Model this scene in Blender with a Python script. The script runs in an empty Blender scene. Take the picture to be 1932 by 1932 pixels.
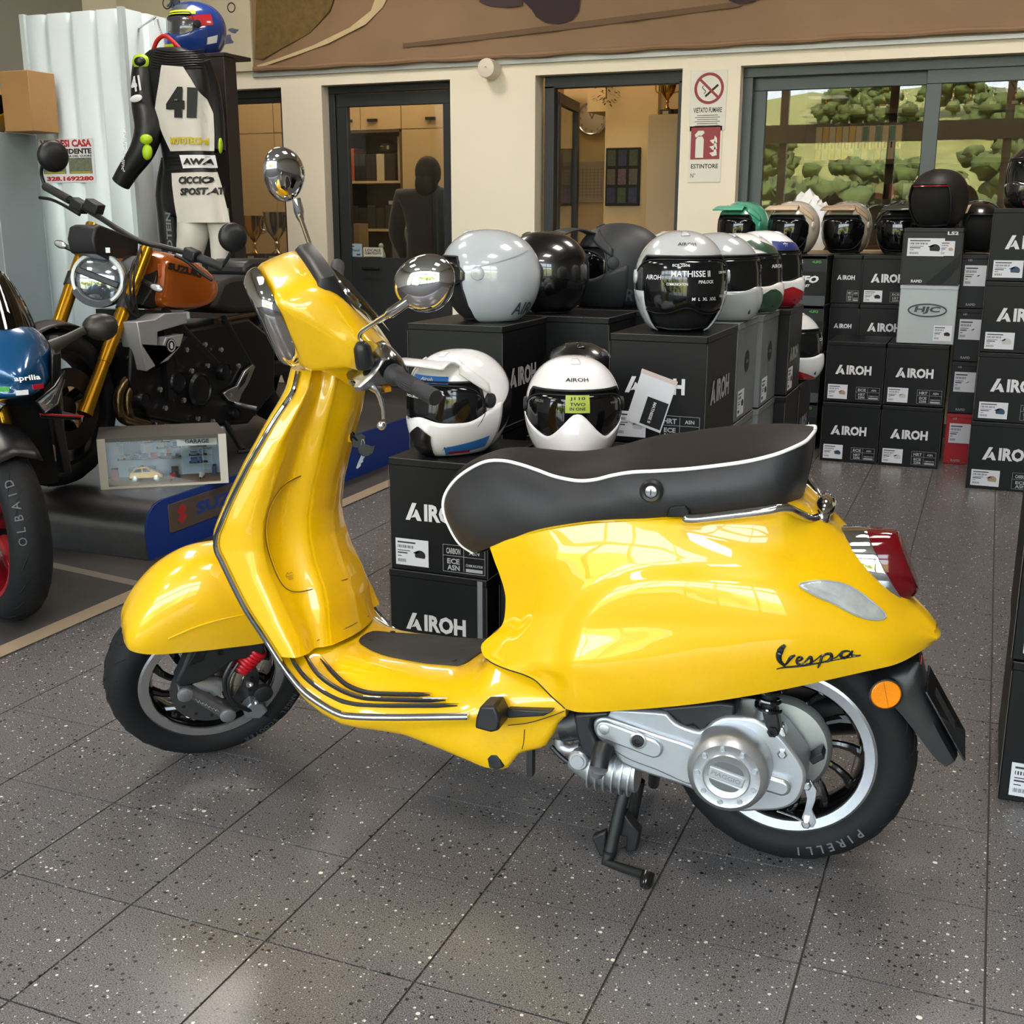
import bpy, math, random
import numpy as np
from mathutils import Vector, Matrix
random.seed(7)
SC = bpy.context.scene
COL = SC.collection
PI = math.pi
def rad(d): return d*PI/180.0

# ------------------------------------------------------------------ camera
CAM_F, CAM_YAW, CAM_PITCH, CAM_ROLL = 2181.41, -0.3886113, 0.2496974, 0.0013614
CAM_C = Vector((1.354742, -2.051173, 1.221152))
_cy, _sy, _cp, _sp = math.cos(CAM_YAW), math.sin(CAM_YAW), math.cos(CAM_PITCH), math.sin(CAM_PITCH)
FWD = Vector((_sy*_cp, _cy*_cp, -_sp)); _r = Vector((_cy, -_sy, 0)); _u = _r.cross(FWD)
RGT = _r*math.cos(CAM_ROLL)+_u*math.sin(CAM_ROLL); UPV = _u*math.cos(CAM_ROLL)-_r*math.sin(CAM_ROLL)
cam = bpy.data.cameras.new('camera'); cam_o = bpy.data.objects.new('camera', cam); COL.objects.link(cam_o)
cam.sensor_width = 36.0; cam.sensor_fit = 'HORIZONTAL'; cam.lens = CAM_F*36/1932; cam.clip_start = 0.05; cam.clip_end = 500
_m = Matrix((RGT, UPV, -FWD)).transposed().to_4x4(); _m.translation = CAM_C; cam_o.matrix_world = _m
SC.camera = cam_o
# surveyed points: a direction seen from the tripod met with a known plane of the place
def ray(u, v): u = float(u); v = float(v); return (u-966)/CAM_F*RGT-(v-966)/CAM_F*UPV+FWD
def onz(u, v, z=0.0): d = ray(u, v); return CAM_C+d*((z-CAM_C.z)/d.z)
def ony(u, v, y): d = ray(u, v); return CAM_C+d*((y-CAM_C.y)/d.y)
def onx(u, v, x): d = ray(u, v); return CAM_C+d*((x-CAM_C.x)/d.x)

# ------------------------------------------------------------------ world, daylight, exposure
W = bpy.data.worlds.new('sky'); SC.world = W; W.use_nodes = True
_nt = W.node_tree; _nt.nodes.clear()
_out = _nt.nodes.new('ShaderNodeOutputWorld'); _bg = _nt.nodes.new('ShaderNodeBackground')
_tc = _nt.nodes.new('ShaderNodeTexCoord'); _sx = _nt.nodes.new('ShaderNodeSeparateXYZ'); _cr = _nt.nodes.new('ShaderNodeValToRGB')
_nt.links.new(_tc.outputs['Generated'], _sx.inputs[0]); _nt.links.new(_sx.outputs['Z'], _cr.inputs[0])
_cr.color_ramp.elements[0].position = 0.0; _cr.color_ramp.elements[0].color = (0.80, 0.84, 0.90, 1)
_cr.color_ramp.elements[1].position = 0.6; _cr.color_ramp.elements[1].color = (0.55, 0.66, 0.86, 1)
_nt.links.new(_cr.outputs[0], _bg.inputs[0]); _bg.inputs[1].default_value = 13.0
_nt.links.new(_bg.outputs[0], _out.inputs[0])
sun = bpy.data.lights.new('sun', 'SUN'); sun.energy = 34.0; sun.angle = 0.01; sun.color = (1.0, 0.95, 0.86)
sun_o = bpy.data.objects.new('sun', sun); COL.objects.link(sun_o); sun_o.rotation_euler = (rad(-38), rad(12), 0)
SC.cycles.max_bounces = 8; SC.cycles.diffuse_bounces = 3; SC.cycles.glossy_bounces = 4; SC.cycles.transmission_bounces = 4; SC.cycles.transparent_max_bounces = 12; SC.cycles.caustics_reflective = False; SC.cycles.caustics_refractive = False
SC.view_settings.view_transform = 'Standard'; SC.view_settings.look = 'None'
SC.view_settings.exposure = 0.35; SC.view_settings.gamma = 1.0; SC.view_settings.use_curve_mapping = False

# ------------------------------------------------------------------ materials
def lin(c):
    if isinstance(c, str): c = tuple(int(c[i:i+2], 16) for i in (0, 2, 4))
    o = []
    for x in c[:3]:
        x /= 255.0; o.append(x/12.92 if x <= 0.04045 else ((x+0.055)/1.055)**2.4)
    return (o[0], o[1], o[2], 1)
MATS = {}
def mat(name, c=(128, 128, 128), rough=.5, metal=0, coat=0, spec=.5, noise=None, bump=None, emit=0, trans=0, ior=1.45, sheen=0, crough=.03):
    if name in MATS: return MATS[name]
    m = bpy.data.materials.new(name); m.use_nodes = True; MATS[name] = m
    n = m.node_tree.nodes; l = m.node_tree.links; b = n['Principled BSDF']
    b.inputs['Base Color'].default_value = lin(c); b.inputs['Roughness'].default_value = rough; b.inputs['Metallic'].default_value = metal
    b.inputs['Coat Weight'].default_value = coat; b.inputs['Coat Roughness'].default_value = crough
    b.inputs['Specular IOR Level'].default_value = spec; b.inputs['IOR'].default_value = ior
    b.inputs['Transmission Weight'].default_value = trans; b.inputs['Sheen Weight'].default_value = sheen
    if emit: b.inputs['Emission Color'].default_value = lin(c); b.inputs['Emission Strength'].default_value = emit
    tc = n.new('ShaderNodeTexCoord')
    sc_, am = noise or (9.0, .05)
    t = n.new('ShaderNodeTexNoise'); t.inputs['Scale'].default_value = sc_; t.inputs['Detail'].default_value = 4
    l.new(tc.outputs['Object'], t.inputs['Vector'])
    mr = n.new('ShaderNodeMapRange'); mr.inputs['To Min'].default_value = 1-am; mr.inputs['To Max'].default_value = 1+am
    l.new(t.outputs['Fac'], mr.inputs['Value'])
    mx = n.new('ShaderNodeMix'); mx.data_type = 'RGBA'; mx.blend_type = 'MULTIPLY'; mx.inputs['Factor'].default_value = 1
    mx.inputs['A'].default_value = lin(c); l.new(mr.outputs[0], mx.inputs['B']); l.new(mx.outputs['Result'], b.inputs['Base Color'])
    if bump:
        t2 = n.new('ShaderNodeTexNoise'); t2.inputs['Scale'].default_value = bump[0]; t2.inputs['Detail'].default_value = 3
        l.new(tc.outputs['Object'], t2.inputs['Vector'])
        bp = n.new('ShaderNodeBump'); bp.inputs['Strength'].default_value = bump[1]; bp.inputs['Distance'].default_value = .002
        l.new(t2.outputs['Fac'], bp.inputs['Height']); l.new(bp.outputs[0], b.inputs['Normal'])
    return m
def glass_mat(name, tint=(255, 255, 255), f0=.06, rough=.0):
    if name in MATS: return MATS[name]
    m = bpy.data.materials.new(name); m.use_nodes = True; MATS[name] = m
    n = m.node_tree.nodes; l = m.node_tree.links; n.clear()
    o = n.new('ShaderNodeOutputMaterial'); mx = n.new('ShaderNodeMixShader'); tr = n.new('ShaderNodeBsdfTransparent'); gl = n.new('ShaderNodeBsdfGlossy')
    ge = n.new('ShaderNodeNewGeometry'); dt = n.new('ShaderNodeVectorMath'); dt.operation = 'DOT_PRODUCT'
    l.new(ge.outputs['Normal'], dt.inputs[0]); l.new(ge.outputs['Incoming'], dt.inputs[1])
    def mm(op, x, y):
        k = n.new('ShaderNodeMath'); k.operation = op
        for i, q in enumerate((x, y)):
            if isinstance(q, (int, float)): k.inputs[i].default_value = q
            elif q is not None: l.new(q, k.inputs[i])
        return k.outputs[0]
    fr = mm('ADD', mm('MULTIPLY', mm('POWER', mm('SUBTRACT', 1.0, mm('ABSOLUTE', dt.outputs['Value'], None)), 5.0), 1-f0), f0)
    tr.inputs[0].default_value = lin(tint); gl.inputs['Roughness'].default_value = rough
    l.new(fr, mx.inputs[0]); l.new(tr.outputs[0], mx.inputs[1]); l.new(gl.outputs[0], mx.inputs[2]); l.new(mx.outputs[0], o.inputs[0])
    return m

# ------------------------------------------------------------------ mesh building
_TXT = {}
def text_geo(s, bold=0.0, spacing=1.0):
    k = (s, bold, spacing)
    if k not in _TXT:
        cu = bpy.data.curves.new('t', 'FONT'); cu.body = s; cu.align_x = 'CENTER'; cu.align_y = 'CENTER'; cu.offset = bold; cu.space_character = spacing
        cu.resolution_u = 2; cu.fill_mode = 'FRONT'
        o = bpy.data.objects.new('t', cu); COL.objects.link(o)
        me = o.to_mesh()
        v = [tuple(p.co) for p in me.vertices]; f = [tuple(p.vertices) for p in me.polygons]
        o.to_mesh_clear(); bpy.data.objects.remove(o); bpy.data.curves.remove(cu)
        if v:
            a = np.array(v); c = (a.max(0)+a.min(0))/2; v = [(p[0]-c[0], p[1]-c[1], 0) for p in v]
            w = a[:, 0].max()-a[:, 0].min(); h = a[:, 1].max()-a[:, 1].min()
        else: w = h = 1
        _TXT[k] = (v, f, w, h)
    return _TXT[k]
def frame(o, ex, ey, ez=None):
    ex = Vector(ex).normalized(); ey = Vector(ey).normalized(); ez = Vector(ez) if ez else ex.cross(ey)
    m = Matrix((ex, ey, ez)).transposed().to_4x4(); m.translation = Vector(o); return m
def crom(pts, n, closed=False):
    P = [np.array(p, float) for p in pts]; L = len(P)
    if closed: Q = [P[-1]]+P+[P[0], P[1]]
    else: Q = [2*P[0]-P[1]]+P+[2*P[-1]-P[-2]]
    segs = L if closed else L-1
    T = [0.0]
    for i in range(segs): T.append(T[-1]+max(1e-6, np.linalg.norm(Q[i+2]-Q[i+1])**.7))
    out = []
    for k in range(n):
        t = T[-1]*k/(n if closed else n-1); i = 0
        while i < segs-1 and t > T[i+1]: i += 1
        s = (t-T[i])/(T[i+1]-T[i]); a, b, c, d = Q[i], Q[i+1], Q[i+2], Q[i+3]
        out.append(.5*((2*b)+(c-a)*s+(2*a-5*b+4*c-d)*s*s+(3*b-a-3*c+d)*s**3))
    return out
def lerp_pts(pts, n):
    P = np.array(pts, float); d = np.concatenate([[0], np.cumsum(np.linalg.norm(np.diff(P, axis=0), axis=1))])
    t = np.linspace(0, d[-1], n); return [np.array([np.interp(x, d, P[:, k]) for k in range(P.shape[1])]) for x in t]
def sst(a, b, x):
    t = min(1, max(0, (x-a)/(b-a))); return t*t*(3-2*t)
class MB:
    def __init__(s): s.v = []; s.f = []
    def add(s, v, f, M=None):
        b = len(s.v)
        s.v += [tuple(M @ Vector(p)) for p in v] if M is not None else [tuple(p) for p in v]
        s.f += [tuple(i+b for i in q) for q in f]; return s
    def box(s, c, d, M=None):
        x, y, z = c; a, b, e = d[0]/2, d[1]/2, d[2]/2
        v = [(x+i*a, y+j*b, z+k*e) for i in (-1, 1) for j in (-1, 1) for k in (-1, 1)]
        return s.add(v, [(0, 1, 3, 2), (4, 6, 7, 5), (0, 4, 5, 1), (2, 3, 7, 6), (0, 2, 6, 4), (1, 5, 7, 3)], M)
    def box2(s, lo, hi, M=None):
        return s.box([(lo[i]+hi[i])/2 for i in range(3)], [abs(hi[i]-lo[i]) for i in range(3)], M)
    def prism(s, poly, h0, h1, M=None):
        """poly in local xy, extruded along local z"""
        n = len(poly); v = [(p[0], p[1], h0) for p in poly]+[(p[0], p[1], h1) for p in poly]
        f = [tuple(range(n))[::-1], tuple(range(n, 2*n))]+[(i, (i+1) % n, n+(i+1) % n, n+i) for i in range(n)]
        return s.add(v, f, M)
    def loft(s, rings, closed=True, cap0=True, cap1=True, M=None):
        n = len(rings[0]); v = [tuple(p) for r in rings for p in r]; f = []
        for i in range(len(rings)-1):
            for j in range(n if closed else n-1):
                k = (j+1) % n; f.append((i*n+j, i*n+k, (i+1)*n+k, (i+1)*n+j))
        if cap0 and closed: f.append(tuple(range(n))[::-1])
        if cap1 and closed: f.append(tuple(range((len(rings)-1)*n, len(rings)*n)))
        return s.add(v, f, M)
    def grid(s, G, M=None): return s.loft(G, closed=False, M=M)
    def tube(s, path, r, n=8, caps=True, M=None, flat=None, closed=False):
        P = [Vector(p) for p in path]; R = r if isinstance(r, (list, tuple)) else [r]*len(P); rings = []
        up = None; L = len(P)
        for i, p in enumerate(P):
            if closed: t = (P[(i+1) % L]-P[i-1]).normalized()
            else: t = ((P[i+1]-p) if i == 0 else (p-P[i-1]) if i == L-1 else ((P[i+1]-p).normalized()+(p-P[i-1]).normalized())).normalized()
            if up is None:
                a = Vector((0, 0, 1)) if abs(t.z) < .9 else Vector((0, 1, 0)); up = (a-t*a.dot(t)).normalized()
            else: up = (up-t*up.dot(t)).normalized()
            sd = t.cross(up); fl = flat or (1, 1)
            rings.append([p+(up*math.cos(2*PI*k/n)*fl[0]+sd*math.sin(2*PI*k/n)*fl[1])*R[i] for k in range(n)])
        if closed: rings.append(rings[0]); caps = False
        return s.loft(rings, True, caps, caps, M)
    def lathe(s, prof, n=32, M=None, a0=0, a1=2*PI, caps=False):
        """prof: (r,h) pairs round the local z axis"""
        full = abs(a1-a0-2*PI) < 1e-6; m = n if full else n+1; rings = []
        for (r, h) in prof:
            rings.append([(r*math.cos(a0+(a1-a0)*k/n), r*math.sin(a0+(a1-a0)*k/n), h) for k in range(m)])
        return s.loft(rings, full, caps, caps, M)
    def ell(s, c, r, n=20, m=12, M=None, pw=1.0):
        rings = []
        for i in range(m+1):
            t = PI*i/m; rings.append([])
            for k in range(n):
                a = 2*PI*k/n; x, y, z = math.sin(t)*math.cos(a), math.sin(t)*math.sin(a), math.cos(t)
                if pw != 1: x, y, z = [math.copysign(abs(q)**pw, q) for q in (x, y, z)]
                rings[-1].append((c[0]+r[0]*x, c[1]+r[1]*y, c[2]+r[2]*z))
        return s.loft(rings, True, False, False, M)
    def text(s, st, size, M, bold=0.0, width=None, ext=0.0, sx=1.0, spacing=1.0):
        v, f, w, h = text_geo(st, bold, spacing)
        k = size/max(h, .3) if width is None else None
        if width is not None: kx = width/w; ky = size/h
        else: kx = ky = k
        kx *= sx
        s.add([(p[0]*kx, p[1]*ky, ext) for p in v], f, M); return s
def smooth_mesh(me, ang):
    n = len(me.polygons)
    if n:
        me.polygons.foreach_set('use_smooth', [True]*n)
        if ang < 180: me.set_sharp_from_angle(angle=rad(ang))
def O(name, mb, m, parent=None, ang=35, sub=0, bev=0, solid=0, loc=None, mirror=False, merge=0, flip=False):
    me = bpy.data.meshes.new(name); v, f = mb.v, mb.f
    me.from_pydata(v, [], f)
    import bmesh
    bm = bmesh.new(); bm.from_mesh(me)
    if merge: bmesh.ops.remove_doubles(bm, verts=bm.verts, dist=merge)
    bmesh.ops.dissolve_degenerate(bm, edges=bm.edges, dist=1e-7)
    bmesh.ops.recalc_face_normals(bm, faces=bm.faces)
    if flip: bmesh.ops.reverse_faces(bm, faces=bm.faces)
    bm.to_mesh(me); bm.free()
    smooth_mesh(me, ang); me.validate(); me.update()
    o = bpy.data.objects.new(name, me); COL.objects.link(o); me.materials.append(m)
    if parent: o.parent = parent
    if loc is not None: o.location = loc
    if mirror:
        md = o.modifiers.new('mirror', 'MIRROR'); md.use_axis = (False, True, False); md.merge_threshold = .0008
    if solid: md = o.modifiers.new('solid', 'SOLIDIFY'); md.thickness = solid; md.offset = 0
    if bev: md = o.modifiers.new('bevel', 'BEVEL'); md.width = bev; md.segments = 2; md.limit_method = 'ANGLE'; md.angle_limit = rad(40)
    if sub: md = o.modifiers.new('sub', 'SUBSURF'); md.levels = sub; md.render_levels = sub
    return o
def tag(o, label=None, cat=None, group=None, kind=None):
    if label: o['label'] = label
    if cat: o['category'] = cat
    if group: o['group'] = group
    if kind: o['kind'] = kind
    return o
def thing(name, loc=(0, 0, 0), rz=0, label=None, cat=None, group=None):
    o = bpy.data.objects.new(name, None); COL.objects.link(o); o.empty_display_size = .1
    o.location = loc; o.rotation_euler = (0, 0, rz); return tag(o, label, cat, group)
def copy_obj(o, parent):
    c = o.copy(); COL.objects.link(c); c.parent = parent
    for ch in o.children: copy_obj(ch, c)
    return c
def coons(top, bot, left, right, nu, nv):
    T, B, L, Rr = crom(top, nu), crom(bot, nu), crom(left, nv), crom(right, nv); G = []
    ru = lambda i, v: (1-v)*T[i]+v*B[i]
    for i in range(nu):
        u = i/(nu-1); row = []
        for j in range(nv):
            v = j/(nv-1)
            row.append(ru(i, v)+(1-u)**3.2*(L[j]-ru(0, v))+u**3.2*(Rr[j]-ru(nu-1, v)))
        G.append(row)
    return G
def mir(p): return (p[0], -p[1], p[2])

# common materials
YEL = mat('yellow_lacquer', 'DFB000', .32, 0, 1.0, .5, (3, .015), crough=.012)
CHROME = mat('chrome', 'DADADA', .05, 1)
BLKP = mat('black_plastic', '1B1C1E', .42, bump=(900, .06))
BLKG = mat('black_gloss', '0A0A0B', .12, 0, .6)
RUB = mat('tyre_rubber', '131416', .68, 0, 0, .3, noise=(30, .12), bump=(300, .1))
SILV = mat('silver_cast', 'B4B8BC', .32, .75, noise=(40, .06), bump=(700, .08))
ALU = mat('machined_aluminium', 'C9CCCF', .22, .95, noise=(60, .06))
DARK = mat('dark_metal', '17181A', .45, .4)
WHITE = mat('white_print', 'E6E6E8', .55)
INK = mat('black_ink', '141414', .6)
REDI = mat('red_print', 'B3202A', .5)
# ------------------------------------------------------------------ the showroom shell
WALLY = 5.4
def struct(o): o['kind'] = 'structure'; return o
CREAM = mat('cream_plaster', 'EDE4D0', .8, noise=(1.6, .05), bump=(60, .06))
ANTH = mat('anthracite_frame', '2F3234', .45, .2)
CEILM = mat('ceiling_white', 'CFCFCC', .85)
def terrazzo(name, base=(88, 86, 85)):
    m = bpy.data.materials.new(name); m.use_nodes = True; MATS[name] = m
    n = m.node_tree.nodes; l = m.node_tree.links; b = n['Principled BSDF']
    g = n.new('ShaderNodeNewGeometry')
    def math_(op, a, bb, clamp=False):
        k = n.new('ShaderNodeMath'); k.operation = op; k.use_clamp = clamp
        for i, x in enumerate((a, bb)):
            if isinstance(x, (int, float)): k.inputs[i].default_value = x
            elif x is not None: l.new(x, k.inputs[i])
        return k.outputs[0]
    def mix(f, a, bb):
        k = n.new('ShaderNodeMix'); k.data_type = 'RGBA'; l.new(f, k.inputs['Factor'])
        for i, x in (('A', a), ('B', bb)):
            if isinstance(x, tuple): k.inputs[i].default_value = x
            else: l.new(x, k.inputs[i])
        return k.outputs['Result']
    gn = n.new('ShaderNodeTexNoise'); gn.inputs['Scale'].default_value = 420; gn.inputs['Detail'].default_value = 1; l.new(g.outputs['Position'], gn.inputs['Vector'])
    cr = n.new('ShaderNodeValToRGB'); cr.color_ramp.elements[0].position = .3; cr.color_ramp.elements[1].position = .75
    cr.color_ramp.elements[0].color = lin(tuple(int(x*.62) for x in base)); cr.color_ramp.elements[1].color = lin(tuple(int(x*1.45) for x in base))
    l.new(gn.outputs['Fac'], cr.inputs[0]); col = cr.outputs[0]
    for (scale, thr, rad_, c) in ((90, .68, .36, (36, 34, 33)), (85, .76, .28, (205, 202, 195)), (45, .90, .22, (214, 208, 196)), (190, .82, .34, (190, 188, 182)), (200, .75, .40, (45, 43, 42))):
        v = n.new('ShaderNodeTexVoronoi'); v.inputs['Scale'].default_value = scale; l.new(g.outputs['Position'], v.inputs['Vector'])
        s = n.new('ShaderNodeSeparateColor'); l.new(v.outputs['Color'], s.inputs[0])
        a = math_('GREATER_THAN', s.outputs[0], thr); r = math_('MULTIPLY', s.outputs[1], rad_); d = math_('LESS_THAN', v.outputs['Distance'], r)
        col = mix(math_('MULTIPLY', a, d), col, lin(c))
    l.new(col, b.inputs['Base Color']); b.inputs['Roughness'].default_value = .25; b.inputs['Specular IOR Level'].default_value = .5
    return m
TERR = terrazzo('speckled_stoneware')
GROUT = mat('grout', '413B37', .85)
PIT = .29
X0, X1, Y0, Y1 = -5.2, 4.6, -6.2, 5.4
mb = MB().box2((X0, Y0, -.2), (X1, 10.0, -.004)); floor = struct(O('floor', mb, GROUT))
def proj(p):
    d = Vector(p)-CAM_C; z = d.dot(FWD); return (966+CAM_F*d.dot(RGT)/z, 966-CAM_F*d.dot(UPV)/z, z)
tile_mb = MB(); q = PIT/2-.0021
tile_mb.loft([[(-q, -q, -.006), (q, -q, -.006), (q, q, -.006), (-q, q, -.006)], [(-q, -q, 0), (q, -q, 0), (q, q, 0), (-q, q, 0)]])
tile0 = None; rest = MB(); cnt = 0
cand = []
for i in range(-12, 9):
    for j in range(-6, 17):
        c = ((i+.5)*PIT, (j+.5)*PIT, 0); u, v, z = proj(c)
        vis = z > 0 and -140 < u < 2080 and v < 2150 and not (c[0] < -1.25) and v > 860
        (cand if vis else rest.v).append(c) if vis else None
        if not vis: rest.add([(p[0]+c[0], p[1]+c[1], p[2]) for p in tile_mb.v], tile_mb.f)
for c in cand:
    if tile0 is None: tile0 = O('tile', tile_mb, TERR, floor, ang=10); t = tile0
    else: t = tile0.copy(); COL.objects.link(t)
    t.location = c
rs = O('tile_field', rest, TERR, floor, ang=10); rs['kind'] = 'stuff'
# dark rubber runner with pale tape at its seams
RUNM = mat('dark_runner', '33312F', .7, noise=(14, .18), bump=(200, .25))
TAPE = mat('beige_tape', '8C7C66', .6, noise=(12, .1))
mb = MB().box2((-5.0, -1.6, .0002), (-1.19, 5.3, .003)); o = O('floor_runner', mb, RUNM); tag(o, 'dark grey rubber floor covering under the motorcycle platform', 'floor mat')
mb = MB().prism([(-1.235, -1.6), (-1.165, -1.6), (-1.165, 5.2), (-1.235, 5.2)], .0032, .0045); o = O('edge_tape', mb, TAPE); tag(o, 'long beige tape strip along the edge of the dark floor covering', 'tape')
mb = MB().prism([(-2.6, 1.12), (-1.24, .93), (-1.24, .975), (-2.6, 1.165)], .0032, .0042); o = O('seam_tape', mb, mat('grey_tape', '6A6258', .6)); tag(o, 'greyish tape strip across the dark floor in front of the platform', 'tape')
# ---- back wall with its openings
def wx(u, v=300): return ony(u, v, WALLY).x
D1 = (wx(606, 160), wx(849, 150)); D2 = (wx(1010, 145), wx(1288, 130)); W2 = (wx(1398, 130), 3.4); W1 = (wx(396, 170), wx(530, 165))
TOP = 2.115; T2 = .16
HOLES = [(W1[0], W1[1], .45, TOP), (D1[0], D1[1], 0, TOP), (D2[0], D2[1], 0, TOP), (W2[0], W2[1], .86, TOP)]
mb = MB(); xs = [X0]+[a for h in HOLES for a in h[:2]]+[X1]
for i in range(0, len(xs), 2): mb.box2((xs[i], WALLY, 0), (xs[i+1], WALLY+T2, 4.0))
for h in HOLES:
    mb.box2((h[0], WALLY, h[3]), (h[1], WALLY+T2, 4.0))
    if h[2] > 0: mb.box2((h[0], WALLY, 0), (h[1], WALLY+T2, h[2]))
struct(O('wall_back', mb, CREAM))
struct(O('wall_left', MB().box2((X0-.15, Y0, -.2), (X0, 10, 4.0)), mat('side_wall_grey', '8E8C86', .8))); struct(O('wall_right', MB().box2((X1, Y0, -.2), (X1+.15, 10, 4.0)), mat('side_wall_dark', '6E6A64', .8)))
struct(O('ceiling', MB().box2((X0-.2, Y0-.2, 4.0), (X1+.2, 10.2, 4.15)), CEILM))
struct(O('wall_far', MB().box2((X0, 9.0, 0), (X1, 9.15, 4.0)), mat('office_paint', 'D2BE96', .8)))
# ---- glazed front of the showroom, behind the viewer, and the green hillside it looks onto
BEIGE = mat('beige_beam', 'CDBB98', .7)
mb = MB()
mb.box2((X0, Y0, 0), (X1, Y0+.15, .12)).box2((X0, Y0, 2.35), (X1, Y0+.2, 2.62)).box2((X0, Y0, 3.75), (X1, Y0+.15, 4.0))
struct(O('wall_front', mb, BEIGE))
GLS = glass_mat('clear_glass', (250, 252, 250), .075)
for k in range(7):
    x = X0+(X1-X0)*k/6
    struct(O('trim_%d' % (k+1), MB().box2((x-.06, Y0+.02, .1), (x+.06, Y0+.14, 3.8)), ANTH if k % 2 else BEIGE))
for k in range(6):
    x = X0+(X1-X0)*k/6; w = (X1-X0)/6
    o = struct(O('window_%d' % (k+3), MB().box2((x+.06, Y0+.07, .12), (x+w-.06, Y0+.08, 2.35)).box2((x+.06, Y0+.07, 2.62), (x+w-.06, Y0+.08, 3.75)), GLS))
pl = bpy.data.lights.new('window_daylight', 'AREA'); pl.shape = 'RECTANGLE'; pl.size = X1-X0; pl.size_y = 3.8; pl.cycles.is_portal = True
po = bpy.data.objects.new('window_daylight', pl); COL.objects.link(po); po.location = ((X0+X1)/2, Y0-.02, 1.95); po.rotation_euler = (rad(90), 0, 0)
HILL = mat('hill_grass', '8E8748', .9, noise=(1.3, .55)); LEAF = mat('tree_leaf', '5C6430', .9, noise=(4, .8)); ASPH = mat('asphalt', '6E6C68', .9)
struct(O('ground_outside', MB().box2((-60, -70, -.35), (60, Y0, -.21)), ASPH))
G = []
for i in range(41):
    row = []
    for j in range(17):
        x = -70+140*i/40; t = j/16; y = -22-44*t
        row.append((x, y, -.3+8.5*sst(0, 1, t)+math.sin(x*.21+j)*.5*t+random.uniform(-.3, .3)*t))
    G.append(row)
struct(O('hill', MB().grid(G), HILL, ang=180))
def seen_in_glass(u, v, y): p = ony(u, v, 2*5.49-y); return p.x, p.z      # where the sliding window mirrors a point of the hillside
TREES = [(1560, 372, -24, 2.6), (1650, 368, -33, 2.4), (1668, 384, -29, 2.2), (1500, 392, -30, 2.2), (1590, 232, -50, 2.2), (1650, 228, -55, 1.8), (1690, 238, -47, 1.8), (1800, 215, -54, 2.2), (1880, 240, -46, 2.4), (1445, 300, -40, 2.0), (1850, 372, -24, 2.2), (1915, 330, -35, 2.6), (1300, 330, -33, 2.6), (1150, 300, -36, 2.8), (2100, 300, -38, 2.8), (2250, 340, -30, 2.6)]
for k, (tu, tv, y, h) in enumerate(TREES):
    x, _ = seen_in_glass(tu, tv, y); t = (-22-y)/44; z = -.6+8.5*sst(0, 1, t)
    mb = MB()
    for q in range(60):
        r_ = h*random.uniform(.07, .17); mb.ell((random.gauss(0, .34)*h, random.gauss(0, .2)*h, h*random.uniform(.3, 1.0)), (r_*1.2, r_, r_*.8), 7, 5)
    mb.v = [(p[0]+random.uniform(-.06, .06)*h, p[1], p[2]+random.uniform(-.06, .06)*h) for p in mb.v]
    mb.tube([(0, 0, 0), (0, 0, h*.6)], h*.06, 6)
    o = O('hillside_tree', mb, LEAF, loc=(x, y, z), ang=180); tag(o, 'olive green tree on the hillside mirrored in the window glass', 'tree', 'trees on the hillside outside')
# ---- ceiling light panels (warm white)
PANEL = mat('light_panel', 'FFF4EA', .5, emit=20.0)
FRM = mat('panel_frame', 'C8C8C8', .5)
k = 0
for x in (-2.6, 1.4):
    for y in (-4.2, -1.6, 1.0, 3.4):
        t = thing('ceiling_light', (x, y, 3.93), 0, 'square warm white ceiling light panel above the showroom', 'ceiling light', 'ceiling light panels')
        O('diffuser', MB().box2((-.42, -.42, -.02), (.42, .42, -.005)), PANEL, t)
        O('panel_frame', MB().box2((-.45, -.45, -.025), (.45, -.42, .07)).box2((-.45, .42, -.025), (.45, .45, .07)).box2((-.45, -.42, -.025), (-.42, .42, .07)).box2((.42, -.42, -.025), (.45, .42, .07)), FRM, t)
# ------------------------------------------------------------------ the yellow motor scooter
AS = rad(2.85); OSC = Vector((.409, .032, 0)); XS = Vector((math.cos(AS), math.sin(AS), 0)); YS = Vector((-math.sin(AS), math.cos(AS), 0))
scoot = thing('motor_scooter', OSC, AS, 'glossy yellow motor scooter with black seat, white piping and chrome mirrors', 'scooter')
def S(u, v, y):
    """side view survey: point of the scooter seen at (u,v) lying at lateral offset y"""
    y = float(y); d = ray(u, v); o = OSC+YS*y; p = CAM_C+d*((o-CAM_C).dot(YS)/d.dot(YS)); q = p-OSC
    return (q.dot(XS), y, q.z)
HC = Vector((-.2, 0, 1.01)); RK, DL = rad(26), rad(46)
STM = Matrix.Translation(HC) @ Matrix.Rotation(DL, 4, Vector((math.sin(RK), 0, math.cos(RK)))) @ Matrix.Translation(-HC)
_inv = STM.inverted()
def Hp(u, v, k):
    """the same for the parts that turn with the steering, in straight-ahead coordinates"""
    k = float(k); d = ray(u, v); c = CAM_C-OSC; c = Vector((c.dot(XS), c.dot(YS), c.z)); d = Vector((d.dot(XS), d.dot(YS), d.z))
    o = _inv @ c; dd = _inv.to_3x3() @ d; t = (-k-o.y)/dd.y; p = o+dd*t; return (p.x, -k, p.z)
def SO(name, mb, m, parent=scoot, steer=False, **kw):
    if steer: mb.v = [tuple(STM @ Vector(p)) for p in mb.v]
    return O(name, mb, m, parent, **kw)
SIDE = Matrix(((1, 0, 0, 0), (0, 0, -1, 0), (0, 1, 0, 0), (0, 0, 0, 1)))   # local (x,y,h) -> scooter (x,-h,z)
def side_prism(pts, y0, y1, mb=None):
    return (mb or MB()).prism([(p[0], p[2]) for p in pts], -y0, -y1, SIDE)
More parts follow.
